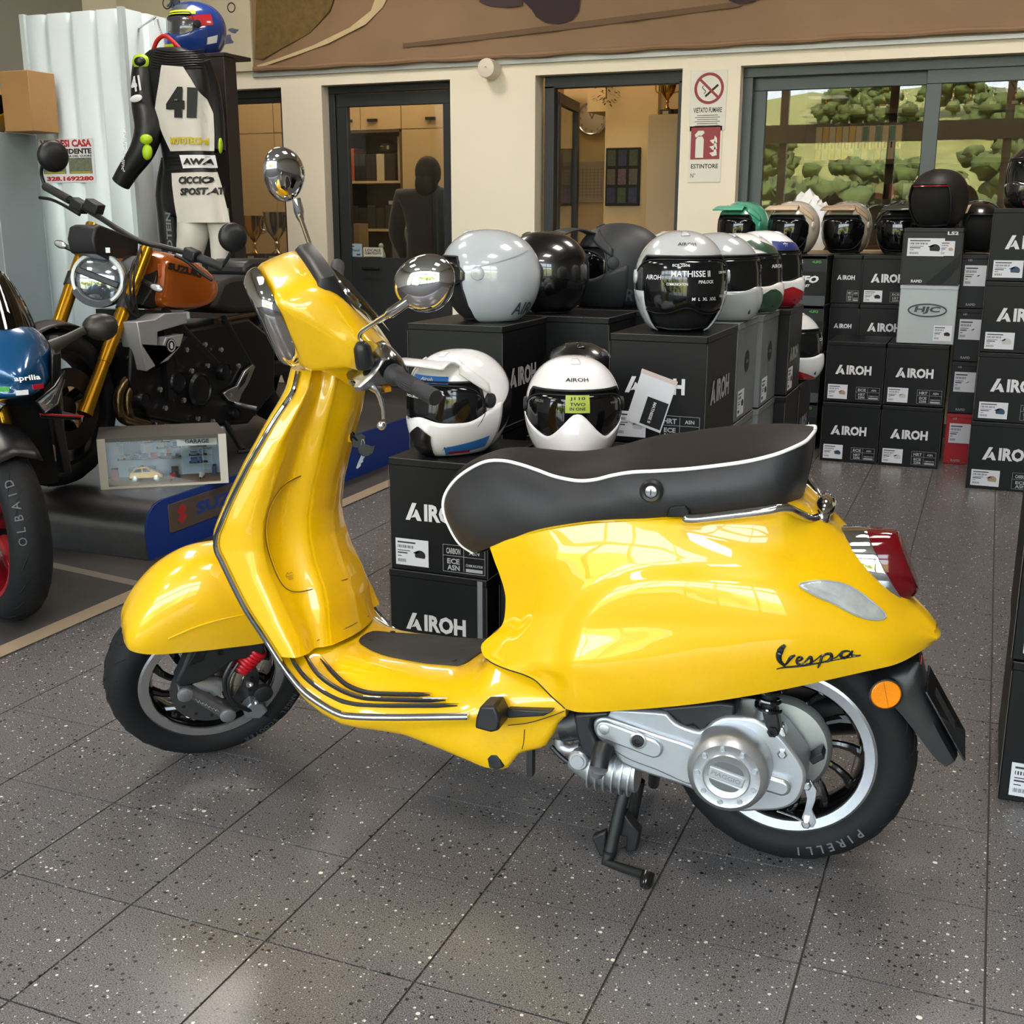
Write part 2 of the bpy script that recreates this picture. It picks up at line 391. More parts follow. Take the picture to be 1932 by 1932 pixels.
# ---- rear body
topl = [(.077, -.09, .594), (.13, -.11, .625), (.189, -.128, .654), (.269, -.14, .678), (.334, -.15, .692), (.395, -.156, .697), (.466, -.162, .688), (.589, -.155, .667), (.665, -.14, .640), (.786, -.10, .580), (.86, -.06, .532), (.908, -.028, .497)]
botl = [(.263, -.18, .321), (.30, -.183, .324), (.349, -.185, .334), (.497, -.185, .369), (.654, -.17, .411), (.802, -.13, .451), (.851, -.10, .461), (.891, -.05, .474), (.909, -.02, .480)]
frl = [(.077, -.09, .594), (.090, -.095, .566), (.102, -.10, .543), (.111, -.10, .515), (.114, -.10, .493), (.111, -.10, .454), (.100, -.10, .432), (.079, -.10, .413), (.064, -.105, .394), (.083, -.13, .380), (.128, -.16, .378), (.195, -.175, .370), (.233, -.18, .342), (.263, -.18, .321)]
rrl = [(.908, -.028, .497), (.912, -.025, .489), (.909, -.02, .480)]
G = coons(topl, botl, frl, rrl, 100, 44)
for i, row in enumerate(G):
    u = i/99
    for j, p in enumerate(row):
        v = j/43; x, z = p[0], p[2]
        bul = .034*(1-(2*v-1)**2)*sst(-.05, .26, u)*(1-sst(.55, 1, u)*.8)
        s = (abs((x-.565)/.315)**2.6+abs((z-.40)/.226)**2.6)
        cow = .012*(1-sst(.72, 1.10, s))*(1-sst(.48, .82, x))
        lip = 0
        p[1] -= bul+cow-lip
mb = MB().grid(G)
deckU = [(.077, -.07, .60), (.189, -.10, .665), (.269, -.11, .69), (.334, -.12, .703), (.395, -.13, .708), (.466, -.140, .712), (.53, -.138, .719), (.589, -.13, .727), (.645, -.108, .733), (.69, -.078, .703), (.74, -.055, .661), (.80, -.045, .607), (.867, -.032, .545), (.895, -.025, .520), (.912, -.015, .500)]
deckC = [(.077, 0, .60), (.189, 0, .67), (.269, 0, .695), (.334, 0, .708), (.395, 0, .713), (.466, 0, .717), (.53, 0, .723), (.589, 0, .730), (.645, 0, .735), (.69, 0, .705), (.74, 0, .664), (.80, 0, .610), (.867, 0, .548), (.895, 0, .524), (.914, 0, .502)]
def byx(c, n, xs): a = np.array(c); return [np.array([x, np.interp(x, a[:, 0], a[:, 1]), np.interp(x, a[:, 0], a[:, 2])]) for x in xs]
R_ = [G[i][0] for i in range(100)]; xs = [p[0] for p in R_]
dU, dC = byx(deckU, 0, xs), byx(deckC, 0, xs)
mb.grid([[q for q in crom([R_[i], dU[i], dC[i]], 9)] for i in range(100)])
body = SO('body_shell', mb, YEL, mirror=True, ang=60, merge=.0006, solid=0)
mb = MB().grid([[(p[0]+.006*(1-(2*k/8-1)**2), p[1]*(1-2*k/8), p[2]) for k in range(9)] for p in [(.904, -.034, .505)]+list(G[-1])])
SO('tail_tip', mb, YEL, ang=80)
# front wall of the body under the seat, and the closed underside
fw = MB().grid([[(p[0]+.0015*abs(k-2), p[1]*(1-k/4), p[2]) for k in range(5)] for p in G[0][:26]])
SO('front_panel', fw, YEL, mirror=True, ang=60)
def seam(pts, r=.0012, off=.001, m=BLKP, name='panel_seam', parent=scoot, mirror=False, n=5):
    P = [Vector(p)+Vector((0, -off, 0)) for p in pts]; return SO(name, MB().tube([tuple(p) for p in crom(P, max(8, len(P)*3))], r, n), m, parent, mirror=mirror)
seam([G[0][j] for j in range(26, 44, 2)]+[G[0][43]], .0013, .0005, parent=body)
# ---- floor board and sill
st = [(-.385, .41, .405, .195, .36), (-.333, .372, .338, .2, .300), (-.294, .353, .293, .2, .255), (-.255, .336, .268, .2, .228), (-.211, .329, .250, .2, .212), (-.174, .327, .248, .2, .208), (-.075, .327, .261, .2, .208), (0, .331, .273, .199, .192), (.06, .352, .284, .195, .175), (.10, .40, .293, .192, .166), (.138, .41, .301, .189, .167), (.165, .41, .307, .186, .205), (.215, .40, .316, .182, .222), (.262, .39, .321, .178, .300)]
stx = [s[0] for s in st]; rings = []
for x in list(np.linspace(-.385, .262, 60)):
    c, e, w, un = [np.interp(x, stx, [s[k] for s in st]) for k in (1, 2, 3, 4)]
    hump = .012 if x < .02 else .012
    half = [(0, c), (-.05, c), (-.088, c-.003), (-.12, c-(c-e)*.20), (-.15, c-(c-e)*.46), (-.178, c-(c-e)*.76), (-w, e), (-w-.001, e-.012), (-w+.008, max(un, e-.03)), (-w+.018, un+.006), (-w+.05, un), (0, un)]
    rings.append([(x, y, z) for y, z in crom(half, 40)])
mb = MB().grid(rings)
SO('floor_board', mb, YEL, mirror=True, ang=50)
SO('board_end', MB().grid([[(.262, rings[-1][i][1]*k/3, rings[-1][i][2]) for k in range(4)] for i in range(40)]), YEL, mirror=True)
# rubber mat on the tunnel
mp = [(-.252, 0), (-.246, -.03), (-.215, -.048), (-.175, -.062), (-.129, -.070), (-.069, -.074), (.0, -.074), (.014, -.068), (.022, -.05), (.03, 0)]
mp2 = mp+[(p[0], -p[1]) for p in mp[-2:0:-1]]
mz = lambda x: np.interp(x, stx, [s[1] for s in st])+.001
mpr = crom(mp2, 48, True)
rg = [[(p[0], p[1], mz(p[0])-.004) for p in mpr], [(p[0], p[1], mz(p[0])+.003) for p in mpr], [(p[0]*.96-.004, p[1]*.94, mz(p[0])+.006) for p in mpr], [(-.11+(p[0]+.11)*.5, p[1]*.4, mz(-.11+(p[0]+.11)*.5)+.006) for p in mpr]]
mt = SO('floor_mat', MB().loft(rg), mat('worn_rubber', '2A2926', .75, noise=(25, .3), bump=(120, .4)), ang=40)
for (x, y) in ((-.228, -.02), (-.205, .05), (-.01, -.065), (-.01, .065)):
    SO('screw', MB().lathe([(.006, 0), (.006, .002), (.003, .003), (0, .003)], 12, Matrix.Translation((x, y, mz(x)+.005))), DARK, mt)
# three rubber strips let into the sill, each in a bright channel
def sill_pt(x, f):
    """point on the sill surface: f=0 at the flat floor, 1 at the edge"""
    i = int(round(np.interp(x, [-.385, .262], [0, 59]))); r = rings[max(0, min(59, i))]
    yy = -.088-(.2-.088)*f; a = min(r[:26], key=lambda p: abs(p[1]-yy)); return Vector(a)
for pxs, yy in (([(544, 1233), (571, 1275), (611, 1309), (652, 1328), (702, 1334), (790, 1334), (864, 1334)], -.188), ([(573, 1235), (601, 1275), (638, 1302), (679, 1318), (719, 1322), (790, 1324), (842, 1324)], -.175), ([(606, 1245), (632, 1275), (658, 1297), (692, 1309), (736, 1312), (780, 1313), (813, 1314)], -.16)):
    P = []
    for (u, v) in pxs:
        best = None
        for y in np.arange(-.21, -.09, .004):
            p = S(u, v, y); i = int(round(np.interp(p[0], [-.385, .262], [0, 59]))); r = rings[max(0, min(59, i))][:28]
            z = np.interp(-y, [-q[1] for q in r], [q[2] for q in r]); d = abs(z-p[2])
            if best is None or d < best[0]: best = (d, p)
        P.append(Vector(best[1]))
    Pc = crom([tuple(p) for p in P], 30); rr = [.0052*min(1, .25+min(i, 29-i)*.25) for i in range(30)]
    ch = SO('sill_channel', MB().tube([(p[0], p[1]-.002, p[2]+.002) for p in Pc], [r*1.45 for r in rr], 8, flat=(1, .5)), YEL)
    SO('rubber_strip', MB().tube([(p[0]+.001, p[1]-.006, p[2]+.0055) for p in Pc], rr, 8, flat=(1, .5)), BLKP, ch)
    SO('bright_edge', MB().tube([(p[0]+.0035, p[1]-.003, p[2]+.009) for p in Pc], [r*.22 for r in rr], 6), CHROME, ch)
# ---- leg shield: plan sections stacked in height
lg = [(.352, -.345, .200, -.302, .174, -.270, .104, -.258), (.38, -.363, .2, -.314, .172, -.276, .098, -.264), (.43, -.40, .2, -.338, .170, -.281, .092, -.272), (.472, -.424, .2, -.357, .17, -.292, .085, -.285), (.518, -.446, .2, -.378, .17, -.312, .080, -.301), (.567, -.470, .2, -.390, .17, -.325, .075, -.315),
      (.600, -.469, .2, -.390, .169, -.328, .072, -.317), (.623, -.459, .199, -.388, .168, -.327, .070, -.315), (.675, -.435, .191, -.374, .16, -.317, .068, -.304), (.74, -.402, .18, -.352, .15, -.297, .067, -.283), (.795, -.372, .165, -.334, .138, -.281, .066, -.265), (.832, -.353, .15, -.318, .125, -.270, .065, -.252), (.865, -.334, .136, -.306, .113, -.261, .062, -.244), (.89, -.325, .12, -.300, .10, -.255, .060, -.238), (.925, -.322, .098, -.302, .085, -.250, .055, -.234)]
lz = [s[0] for s in lg]; LR = []
for z in np.linspace(.352, .925, 90):
    ex, ey, rx, ry, gx, gy, cx = [np.interp(z, lz, [s[k] for s in lg]) for k in range(1, 8)]
    inner = [(ex, -ey), (ex+.012, -ey+.001), ((rx+ex)/2+.016, -(ry+ey)/2-.007), (rx+.004, -ry-.004), (rx+.008, -ry+.012), (rx*.5+gx*.5-.010, -(ry*.5+gy*.5)+.006), (gx-.010, -gy-.014), (gx-.003, -gy-.003), (gx+.001, -gy*.93), (cx, -gy*.45), (cx+.004, 0)]
    outer = [(ex-.05, 0), (ex-.047, -ey*.4), (ex-.036, -ey*.75), (ex-.013, -ey*.985), (ex, -ey)]
    a = crom(inner, 70); b = crom(outer, 14)
    LR.append([(p[0], p[1], z) for p in b[:-1]]+[(p[0], p[1], z) for p in a])
shield = SO('leg_shield', MB().grid(LR), YEL, mirror=True, ang=50)
SO('shield_top', MB().grid([[(p[0], p[1]*k/3, p[2]+.004*(3-k)) for k in range(4)] for p in LR[-1]]), YEL, shield, mirror=True)
def shield_pt(u, v):
    """surveyed point on the inner face of the shield"""
    c = CAM_C-OSC; c = Vector((c.dot(XS), c.dot(YS), c.z)); d = ray(u, v); d = Vector((d.dot(XS), d.dot(YS), d.z)); best = None
    for r in LR:
        for s in (1, -1):
            for p in r[13:]:
                q = Vector((p[0], p[1]*s, p[2]))-c; k = q.dot(d)/d.length_squared; e = (q-d*k).length
                if best is None or e < best[0]: best = (e, Vector((p[0], p[1]*s, p[2])))
    return best[1]
gb = [(657, 872), (628, 877), (601, 883), (577, 892), (557, 900), (542, 907), (529, 918), (516, 937), (506, 957), (501, 975), (498, 1004), (500, 1025), (507, 1049), (515, 1069), (522, 1084), (529, 1100), (538, 1112), (551, 1117), (566, 1115), (581, 1112), (600, 1107), (616, 1103), (656, 1091)]
gp = [shield_pt(*q) for q in gb]
for _ in range(2): gp = [gp[0]]+[gp[i-1]*.25+gp[i]*.5+gp[i+1]*.25 for i in range(1, len(gp)-1)]+[gp[-1]]
SO('glove_box_seam', MB().tube([(p[0]+.0008, p[1]-.0008, p[2]) for p in crom([tuple(p) for p in gp], 90)], .0013, 5), mat('seam_shadow', '6B4A00', .6), shield)
SO('glove_box_rim', MB().tube([(p[0]+.0005, p[1]+.0028, p[2]+.0) for p in crom([tuple(p) for p in gp[3:18]], 60)], .0022, 6), YEL, shield)
k = shield_pt(663, 822); SO('key_lock', MB().lathe([(.011, -.004), (.011, .003), (.008, .0045), (.0075, .001), (0, .001)], 20, frame(k, (0, 1, 0), (0, 0, 1))), BLKG, shield)
SO('lock_ring', MB().lathe([(.0105, 0), (.0125, .003), (.014, .001), (.014, -.003)], 20, frame(k, (0, 1, 0), (0, 0, 1))), YEL, shield)
mk = shield_pt(545, 1090); mkM = frame(mk+Vector((.0015, -.0015, 0)), (.78, .62, 0), (0, 0, 1))
mkb = MB()
for (x0, z0, x1, z1) in ((-.006, .006, -.003, .010), (-.003, .010, 0, .006), (.001, .007, .004, .011), (.004, .011, .007, .008), (-.008, 0, .009, .004), (-.007, -.003, .008, 0), (-.006, -.006, .008, -.004), (-.006, .006, -.006, .0)): mkb.tube([(x0, z0, 0), (x1, z1, 0)], .0006, 5, M=mkM)
SO('embossed_mark', mkb, mat('bronze_mark', '7A5600', .5), shield)
# key with its black fob hanging below the lock
ky = thing('ignition_key', (0, 0, 0)); ky.parent = scoot
kp = Vector(S(682, 845, .03))
SO('key_fob', MB().prism([(-.013, -.011), (.004, -.016), (.012, -.006), (.016, .008), (.006, .016), (-.012, .010)], -.003, .003, frame(Vector(S(676, 832, -.02)), (.9, .4, 0), (0, 0, 1))), BLKP, ky, bev=.001)
SO('key_head', MB().prism([(-.016, .004), (-.006, .014), (.004, .012), (.012, .008), (.02, .01), (.016, -.004), (.006, -.011), (-.006, -.012), (-.013, -.006)], -.004, .004, frame(Vector(S(690, 850, -.02)), (.9, .4, 0), (0, 0, 1))), BLKP, ky, bev=.0012)
SO('key_blade', MB().prism([(-.004, 0), (.004, 0), (.003, -.008), (.005, -.012), (.002, -.016), (.004, -.022), (.0, -.03), (-.003, -.03), (-.004, -.02)], -.001, .001, frame(Vector(S(685, 860, -.02)), (.85, .35, -.35), (.4, .1, .9))), ALU, ky)
SO('key_ring', MB().tube([tuple(Vector(S(685, 838, -.02))+Vector((.004*math.cos(a), 0, .010*math.sin(a)))) for a in np.linspace(0, 2*PI, 16)[:-1]], .0008, 5, closed=True), ALU, ky)
SO('key_shank', MB().tube([S(664, 822, -.03), S(676, 832, -.02)], .003, 6), DARK, ky)
# ---- chrome trim along shield and sill, both sides
tr = [(-.325, -.101, .922), (-.325, -.121, .888), (-.334, -.137, .865), (-.353, -.152, .832), (-.372, -.167, .795), (-.402, -.182, .739), (-.435, -.193, .675), (-.458, -.2015, .623), (-.470, -.2025, .597), (-.472, -.203, .570), (-.459, -.203, .542), (-.434, -.203, .491), (-.408, -.203, .444), (-.374, -.203, .397), (-.333, -.203, .338), (-.294, -.203, .293), (-.255, -.203, .268), (-.211, -.203, .250), (-.174, -.203, .248), (-.075, -.203, .261), (.073, -.202, .285)]
tp = crom(tr, 90)
for s in (1, -1):
    t = SO('edge_trim', MB().tube([(p[0], p[1]*s, p[2]) for p in tp], .0062, 10), CHROME)
    SO('trim_insert', MB().tube([(p[0]-.001, p[1]*s-s*.0052, p[2]-.003) for p in tp], .0026, 6), BLKP, t)
# ---- foot peg, step plate and stand stop on the near sill
pg = SO('passenger_peg', side_prism([S(921, 1316, -.2), S(948, 1316, -.2), S(958, 1338, -.2), S(956, 1361, -.2), S(941, 1365, -.2), S(911, 1357, -.2), S(913, 1338, -.2)], -.19, -.245), BLKP, bev=.005)
SO('peg_plate', side_prism([S(956, 1338, -.2), S(1047, 1337, -.185), S(1028, 1348, -.19), S(956, 1356, -.2)], -.16, -.2), BLKP, pg, bev=.003)
SO('stand_cover', side_prism([S(921, 1427, -.17), S(928, 1419, -.17), S(940, 1421, -.17), S(947, 1432, -.17), S(953, 1445, -.17), S(941, 1449, -.17), S(925, 1446, -.17)], -.10, -.178), BLKP, bev=.003)
SO('under_tab', MB().box2((.178, -.16, .155), (.190, -.14, .225)), BLKP)
seam([S(991, 1375, -.172), S(989, 1400, -.168), S(986, 1412, -.165)], .0009, .004)
seam([S(960, 1367, -.19), S(1000, 1362, -.186), S(1040, 1350, -.182), S(1066, 1340, -.18)], .0009, .004)
seam([tuple(shield_pt(*q)+Vector((0, 0, .002))) for q in ((696, 1163), (660, 1183), (601, 1211))], .0009, .002)
# ---- seat
pip = [S(u, v, y) for u, v, y in ((893, 1044, -.018), (866, 1024, -.034), (845, 987, -.048), (837, 958, -.054), (841, 933, -.056), (858, 908, -.057), (883, 888, -.057), (916, 872, -.058), (949, 870, -.061), (982, 877, -.070), (1015, 888, -.085), (1048, 900, -.10), (1090, 908, -.12), (1123, 906, -.133), (1156, 898, -.143), (1193, 892, -.148), (1235, 890, -.15), (1297, 886, -.15), (1359, 879, -.145), (1413, 871, -.14), (1462, 859, -.13), (1496, 846, -.11), (1520, 834, -.08), (1531, 823, -.04))]
pip.append((pip[-1][0]+.002, -.001, pip[-1][2]+.001))
cen = []
for i, p in enumerate(pip):
    if i < 6: cen.append((p[0]-.013, 0, p[2]+.002*i))
    else: cen.append((p[0]-.010*(i == 6), 0, p[2]+np.interp(i, [6, 7, 8, 9, 10, 11, 12, 13, 14, 16, 17, 18, 19, 20, 21, 22, 24], [.011, .012, .012, .013, .017, .024, .032, .034, .034, .038, .043, .042, .037, .027, .015, .007, 0])))
pc, cc = crom(pip, 110), crom(cen, 110)
SEATM = mat('seat_vinyl', '232427', .5, noise=(40, .05), bump=(500, .15))
def seat_top_mat():
    m = mat('seat_ribbed_vinyl', '14100D', .55, 0, 0, .3, bump=(500, .1)); n = m.node_tree.nodes; l = m.node_tree.links
    b = n['Principled BSDF']; tc = n['Texture Coordinate']; v = n.new('ShaderNodeTexChecker'); v.inputs['Scale'].default_value = 420
    l.new(tc.outputs['Object'], v.inputs['Vector']); bp = n.new('ShaderNodeBump'); bp.inputs['Strength'].default_value = .5; bp.inputs['Distance'].default_value = .001
    l.new(v.outputs['Fac'], bp.inputs['Height']); l.new(bp.outputs[0], b.inputs['Normal']); return m
low = [S(893, 1044, -.016), S(908, 1039, -.055), S(924, 1033, -.085), (.130, -.110, .623), (.189, -.131, .652), (.269, -.145, .676), (.334, -.155, .690), (.395, -.158, .698), (.439, -.158, .705), (.512, -.152, .714), (.58, -.142, .724), (.62, -.128, .728), (.645, -.09, .728), (.655, -.04, .722), (.658, -.001, .722)]
lc = crom(low, 110)
seat = SO('seat', MB().grid([[pc[i]*(1-t)+lc[i]*t+np.array([.0 + .004*math.sin(PI*t)*(1 if i > 90 else 0), -.017*math.sin(PI*t)**.8*sst(0, .12, i/109)*(1-sst(.9, 1, i/109)*.7), 0]) for t in np.linspace(0, 1, 16)] for i in range(110)]), SEATM, mirror=True, ang=60)
SO('seat_cushion', MB().grid([[(1-t)**2*pc[i]+2*t*(1-t)*np.array([(pc[i][0]*.2+cc[i][0]*.8), pc[i][1]*.72, cc[i][2]+.002])+t*t*cc[i] for t in np.linspace(0, 1, 12)] for i in range(110)]), seat_top_mat(), seat, mirror=True, ang=60)
SO('white_piping', MB().tube([(p[0]-.0005, p[1]-.001, p[2]+.001) for p in pc], .0034, 8, caps=False), mat('white_piping', 'EDEDEA', .45), seat, mirror=True)
SO('seat_pan', MB().grid([[(lc[i][0], lc[i][1]*(1-t), lc[i][2]-.004) for t in (0, .5, 1)] for i in range(110)]), BLKP, seat, mirror=True)
lk = Vector(S(1229, 927, -.172)); LM = frame(lk, (1, 0, 0), (0, 0, 1))
lo = SO('seat_lock', MB().lathe([(.021, -.010), (.021, .002), (.017, .006), (.0125, .004), (.0125, .001), (0, .001)], 28, LM), BLKP, seat)
SO('lock_barrel', MB().lathe([(.0105, 0), (.0105, .004), (.0085, .005), (0, .005)], 20, LM), ALU, seat); SO('key_slot', MB().box((0, 0, .0052), (.0016, .011, .001), LM), DARK, seat)
SO('seat_notch', side_prism([S(1258, 974, -.16), S(1263, 956, -.165), S(1272, 953, -.165), S(1294, 953, -.165), S(1302, 963, -.165), S(1303, 974, -.16)], -.13, -.170), DARK, seat, bev=.003)
# ---- chrome grab rail
gr = crom([S(1288, 979, -.178), S(1318, 979, -.178), S(1380, 972, -.175), S(1442, 964, -.168), S(1479, 958, -.155), S(1504, 968, -.12), S(1529, 979, -.085), S(1546, 976, -.05)], 40)
rail = SO('grab_rail', MB().tube([tuple(p) for p in gr], [.0045]+[.0085]*38+[.0085], 12), CHROME)
far = [(p[0], -p[1], p[2]+.002) for p in gr]; SO('far_tube', MB().tube(far, .0085, 12), CHROME, rail)
SO('rail_bracket', MB().ell((.700, 0, .712), (.020, .062, .020), 20, 12), CHROME, rail)
e = Vector(S(1551, 975, -.045)); SO('rail_end', MB().ell(e, (.014, .02, .020), 16, 10), CHROME, rail); SO('rail_mount', MB().tube([tuple(e), (e.x+.004, e.y, e.z-.03)], .008, 10), CHROME, rail)
# ---- tail lamp
ringp = [(1588, 1003), (1579, 1022), (1577, 1044), (1586, 1058), (1601, 1072), (1650, 1106), (1684, 1128), (1709, 1141)]
tl = thing('tail_lamp'); tl.parent = scoot
def tsec(cx, cz, hw, hh, dx, dz, n=28, p=.75):
    """rounded section in a plane across the tail: local up along (dx,dz)"""
    return [(cx+dx*hh*math.copysign(abs(math.sin(a))**p, math.sin(a)), hw*math.copysign(abs(math.cos(a))**p, math.cos(a)), cz+dz*hh*math.copysign(abs(math.sin(a))**p, math.sin(a))) for a in [2*PI*i/n for i in range(n)]]
def tl_ring(t, k=1.0, wk=1.0):   # t 0 on the body .. 1 at the rear face; lens section between a top and a bottom point
    tp_ = np.array([np.interp(t, [0, .45, 1], [.728, .775, .826]), np.interp(t, [0, .45, 1], [.672, .6765, .679])]); bp_ = np.array([np.interp(t, [0, .45, 1], [.850, .858, .876]), np.interp(t, [0, .45, 1], [.536, .541, .566])])
    c = (tp_+bp_)/2; u_ = (tp_-bp_)/2*k; out = []; w = np.interp(t, [0, .45, 1], [.062, .06, .046])*k*wk
    for i in range(32):
        a = 2*PI*i/32; sa, ca = math.sin(a), math.cos(a); sa = math.copysign(abs(sa)**.8, sa); ca = math.copysign(abs(ca)**.7, ca)*(1 if sa > 0 else 1-.25*abs(sa)**2); out.append((c[0]+u_[0]*sa, w*ca, c[1]+u_[1]*sa))
    return out
SO('chrome_surround', MB().loft([tl_ring(-.2), tl_ring(0), tl_ring(.40), tl_ring(.45, .985), tl_ring(.45, .94), tl_ring(.3, .93)], cap0=False, cap1=False), CHROME, tl, ang=40)
REDG = mat('red_lens', '5A030B', .1, 0, .6, .4, crough=.02)
SO('red_lens', MB().loft([tl_ring(.3, .955), tl_ring(.5, .955), tl_ring(.8, .95), tl_ring(.93, .93), tl_ring(1.0, .86), tl_ring(1.0, .78)]), REDG, tl, ang=50)
SO('lens_panel', MB().loft([tl_ring(.98, .76), tl_ring(1.05, .72), tl_ring(1.05, .60), tl_ring(1.02, .52), tl_ring(1.04, .3)]), mat('red_lens_bright', '7A0814', .15, 0, .6), tl, ang=50)
# indicator lens
ip = [(1509, 1104), (1523, 1114), (1545, 1126), (1573, 1138), (1613, 1159), (1644, 1168), (1666, 1166), (1668, 1157), (1650, 1140), (1632, 1125), (1613, 1112), (1588, 1101), (1551, 1096), (1520, 1099)]
def body_y(x, z):
    best = None
    for r in G:
        for p in r:
            d = (p[0]-x)**2+(p[2]-z)**2
            if best is None or d < best[0]: best = (d, p[1])
    return best[1]
def body_pt(u, v):
    y = -.15
    for _ in range(6): p = S(u, v, y); y = body_y(p[0], p[2])
    return Vector(S(u, v, y))
ib = [body_pt(*q) for q in ip]; ic = sum(ib, Vector())/len(ib); nrm = Vector((.30, -.95, .12)).normalized()
def ringo(k, h): return [tuple(ic+(p-ic)*k+nrm*h) for p in [Vector(q) for q in crom([tuple(p) for p in ib], 44, True)]]
ind = SO('indicator', MB().loft([ringo(1.0, -.012), ringo(1.0, .003), ringo(.93, .0055), ringo(.6, .008), ringo(.2, .0085)]), mat('clear_lens', 'C2C7C8', .08, .35, 1.0, noise=(45, .35)), ang=60)
SO('lens_rim', MB().tube(ringo(1.02, .002), .0018, 6, closed=True), mat('lens_grey', '9A9C9C', .3), ind)
# Vespa script on the tail: pen strokes laid on the body
def stroke(pts, r):
    P = crom(pts, 24); return [body_pt(*p)+nrm*.0012 for p in [(q[0], q[1]) for q in P]], r
LET = MB()
for pts, w in (([(1481, 1217), (1474, 1224), (1469, 1236), (1471, 1247), (1480, 1256)], (.0022, .0044, .0035, .0018)), ([(1480, 1256), (1486, 1248), (1492, 1240), (1500, 1236)], (.0014, .002, .0028, .0012)),
               ([(1500, 1246), (1506, 1247), (1513, 1243), (1510, 1239), (1504, 1242), (1503, 1250), (1510, 1253), (1518, 1249)], (.001, .0018, .0018, .001)),
               ([(1518, 1249), (1526, 1241), (1530, 1240), (1531, 1247), (1528, 1252), (1520, 1253)], (.001, .002, .0022, .001)), ([(1531, 1250), (1541, 1243), (1549, 1236)], (.0008, .001, .001)),
               ([(1551, 1236), (1549, 1243), (1546, 1252), (1543, 1259)], (.0016, .0022, .0022, .0014)), ([(1550, 1240), (1558, 1234), (1567, 1234), (1568, 1241), (1561, 1247), (1553, 1248)], (.0012, .0022, .0024, .001)), ([(1568, 1243), (1577, 1240), (1585, 1232)], (.0008, .001, .001)),
               ([(1604, 1229), (1596, 1228), (1588, 1231), (1586, 1238), (1592, 1241), (1600, 1237), (1607, 1229)], (.001, .002, .0022, .0012)), ([(1608, 1227), (1606, 1234), (1611, 1237), (1624, 1236)], (.0018, .0022, .0016, .001)),
               ([(1465, 1262), (1480, 1259), (1520, 1255), (1580, 1244), (1623, 1237)], (.0008, .0016, .0012, .0008, .0006))):
    q, _ = stroke(pts, 0); rr = [np.interp(i, np.linspace(0, 23, len(w)), w) for i in range(24)]
    LET.tube([tuple(p) for p in q], [r*1.35 for r in rr], 6, flat=(1, .8))
SO('script_lettering', LET, mat('badge_anthracite', '2E3438', .25, .7))
# ---- wheels
YAX = Matrix(((1, 0, 0, 0), (0, 0, 1, 0), (0, -1, 0, 0), (0, 0, 0, 1)))
def wheel(c, R, w, steer, name, rimr=.164, lean=0):
    t = thing(name); t.parent = scoot
    M = Matrix.Translation(c) @ YAX
    prof = [(rimr-.004, -w*.36), (rimr+.012, -w*.46), (rimr+.03, -w*.50), (R-.018, -w*.44), (R-.006, -w*.30), (R-.001, -w*.15), (R, 0), (R-.001, w*.15), (R-.006, w*.30), (R-.018, w*.44), (rimr+.03, w*.50), (rimr+.012, w*.46), (rimr-.004, w*.36)]
    pr = crom([(a, b, 0) for a, b in prof], 40); SO('tyre', MB().lathe([(p[0], p[1]) for p in pr], 72, M), RUB, t, steer, ang=60)
    gr_ = MB()
    for i in range(26):
        a0 = 2*PI*i/26
        for s in (1, -1):
            pts = []
            for q in np.linspace(.06, .94, 9):
                hh = s*w*.47*q; rr = np.interp(abs(hh), [0, w*.15, w*.30, w*.44, w*.5], [R, R-.001, R-.006, R-.018, R-.04])+.0004; a = a0+(.0 if s > 0 else .12)+.28*q+.05*math.sin(q*5+i)
                pts.append((rr*math.cos(a), rr*math.sin(a), hh))
            gr_.tube([tuple(M @ Vector(p)) for p in pts], .0017, 4)
    SO('tread_groove', gr_, mat('groove_black', '060607', .9), t, steer)['kind'] = 'stuff'
    rim = SO('rim', MB().lathe([(rimr+.003, -w*.33), (rimr+.001, -w*.40), (rimr-.004, -w*.42), (rimr-.022, -w*.40), (rimr-.024, -w*.36)], 72, M), ALU, t, steer, ang=30)
    SO('rim_barrel', MB().lathe([(rimr-.022, -w*.385), (rimr-.030, -w*.30), (rimr-.034, 0), (rimr-.030, w*.3), (rimr-.022, w*.40), (rimr+.002, w*.40)], 64, M), BLKG, t, steer, ang=40)
    for i in range(12):
        a = 2*PI*i/12+.15; pts = []
        for q in np.linspace(0, 1, 6): rr = .034+(rimr-.034-.028)*q; aa = a+.32*q*q; pts.append(tuple(M @ Vector((rr*math.cos(aa), rr*math.sin(aa), -w*.16-.010*math.sin(q*PI)))))
        SO('spoke', MB().tube(pts, [.011, .009, .008, .008, .009, .011], 8, flat=(1.0, .8)), BLKG, t, steer)
    SO('hub', MB().lathe([(.03, -w*.4), (.045, -w*.2), (.045, w*.3), (.03, w*.45)], 28, M), DARK, t, steer, ang=40)
    return t, M
RWC = Vector((.664, .0, .233)); rw, RM = wheel(RWC, .233, .118, False, 'rear_wheel')
FWC = Vector((-.637, 0, .235)); fwh, FM = wheel(FWC, .228, .112, True, 'front_wheel', .162)
def wheel_text(s, size, R, aC, w, step, M, t, steer, flip=False, col='55575A'):
    mb = MB()
    for i, ch in enumerate(s):
        if ch == ' ': continue
        a = aC+(i-(len(s)-1)/2)*step*(-1 if flip else 1)
        er = Vector((math.cos(a), math.sin(a), 0)); et = Vector((-math.sin(a), math.cos(a), 0))
        F_ = M @ frame(er*R+Vector((0, 0, -w)), er.cross(Vector((0, 0, -1))), er, Vector((0, 0, -1)))
        mb.text(ch, size, F_, .02)
    SO('sidewall_lettering', mb, mat('sidewall_grey_'+col, col, .6), t, steer)
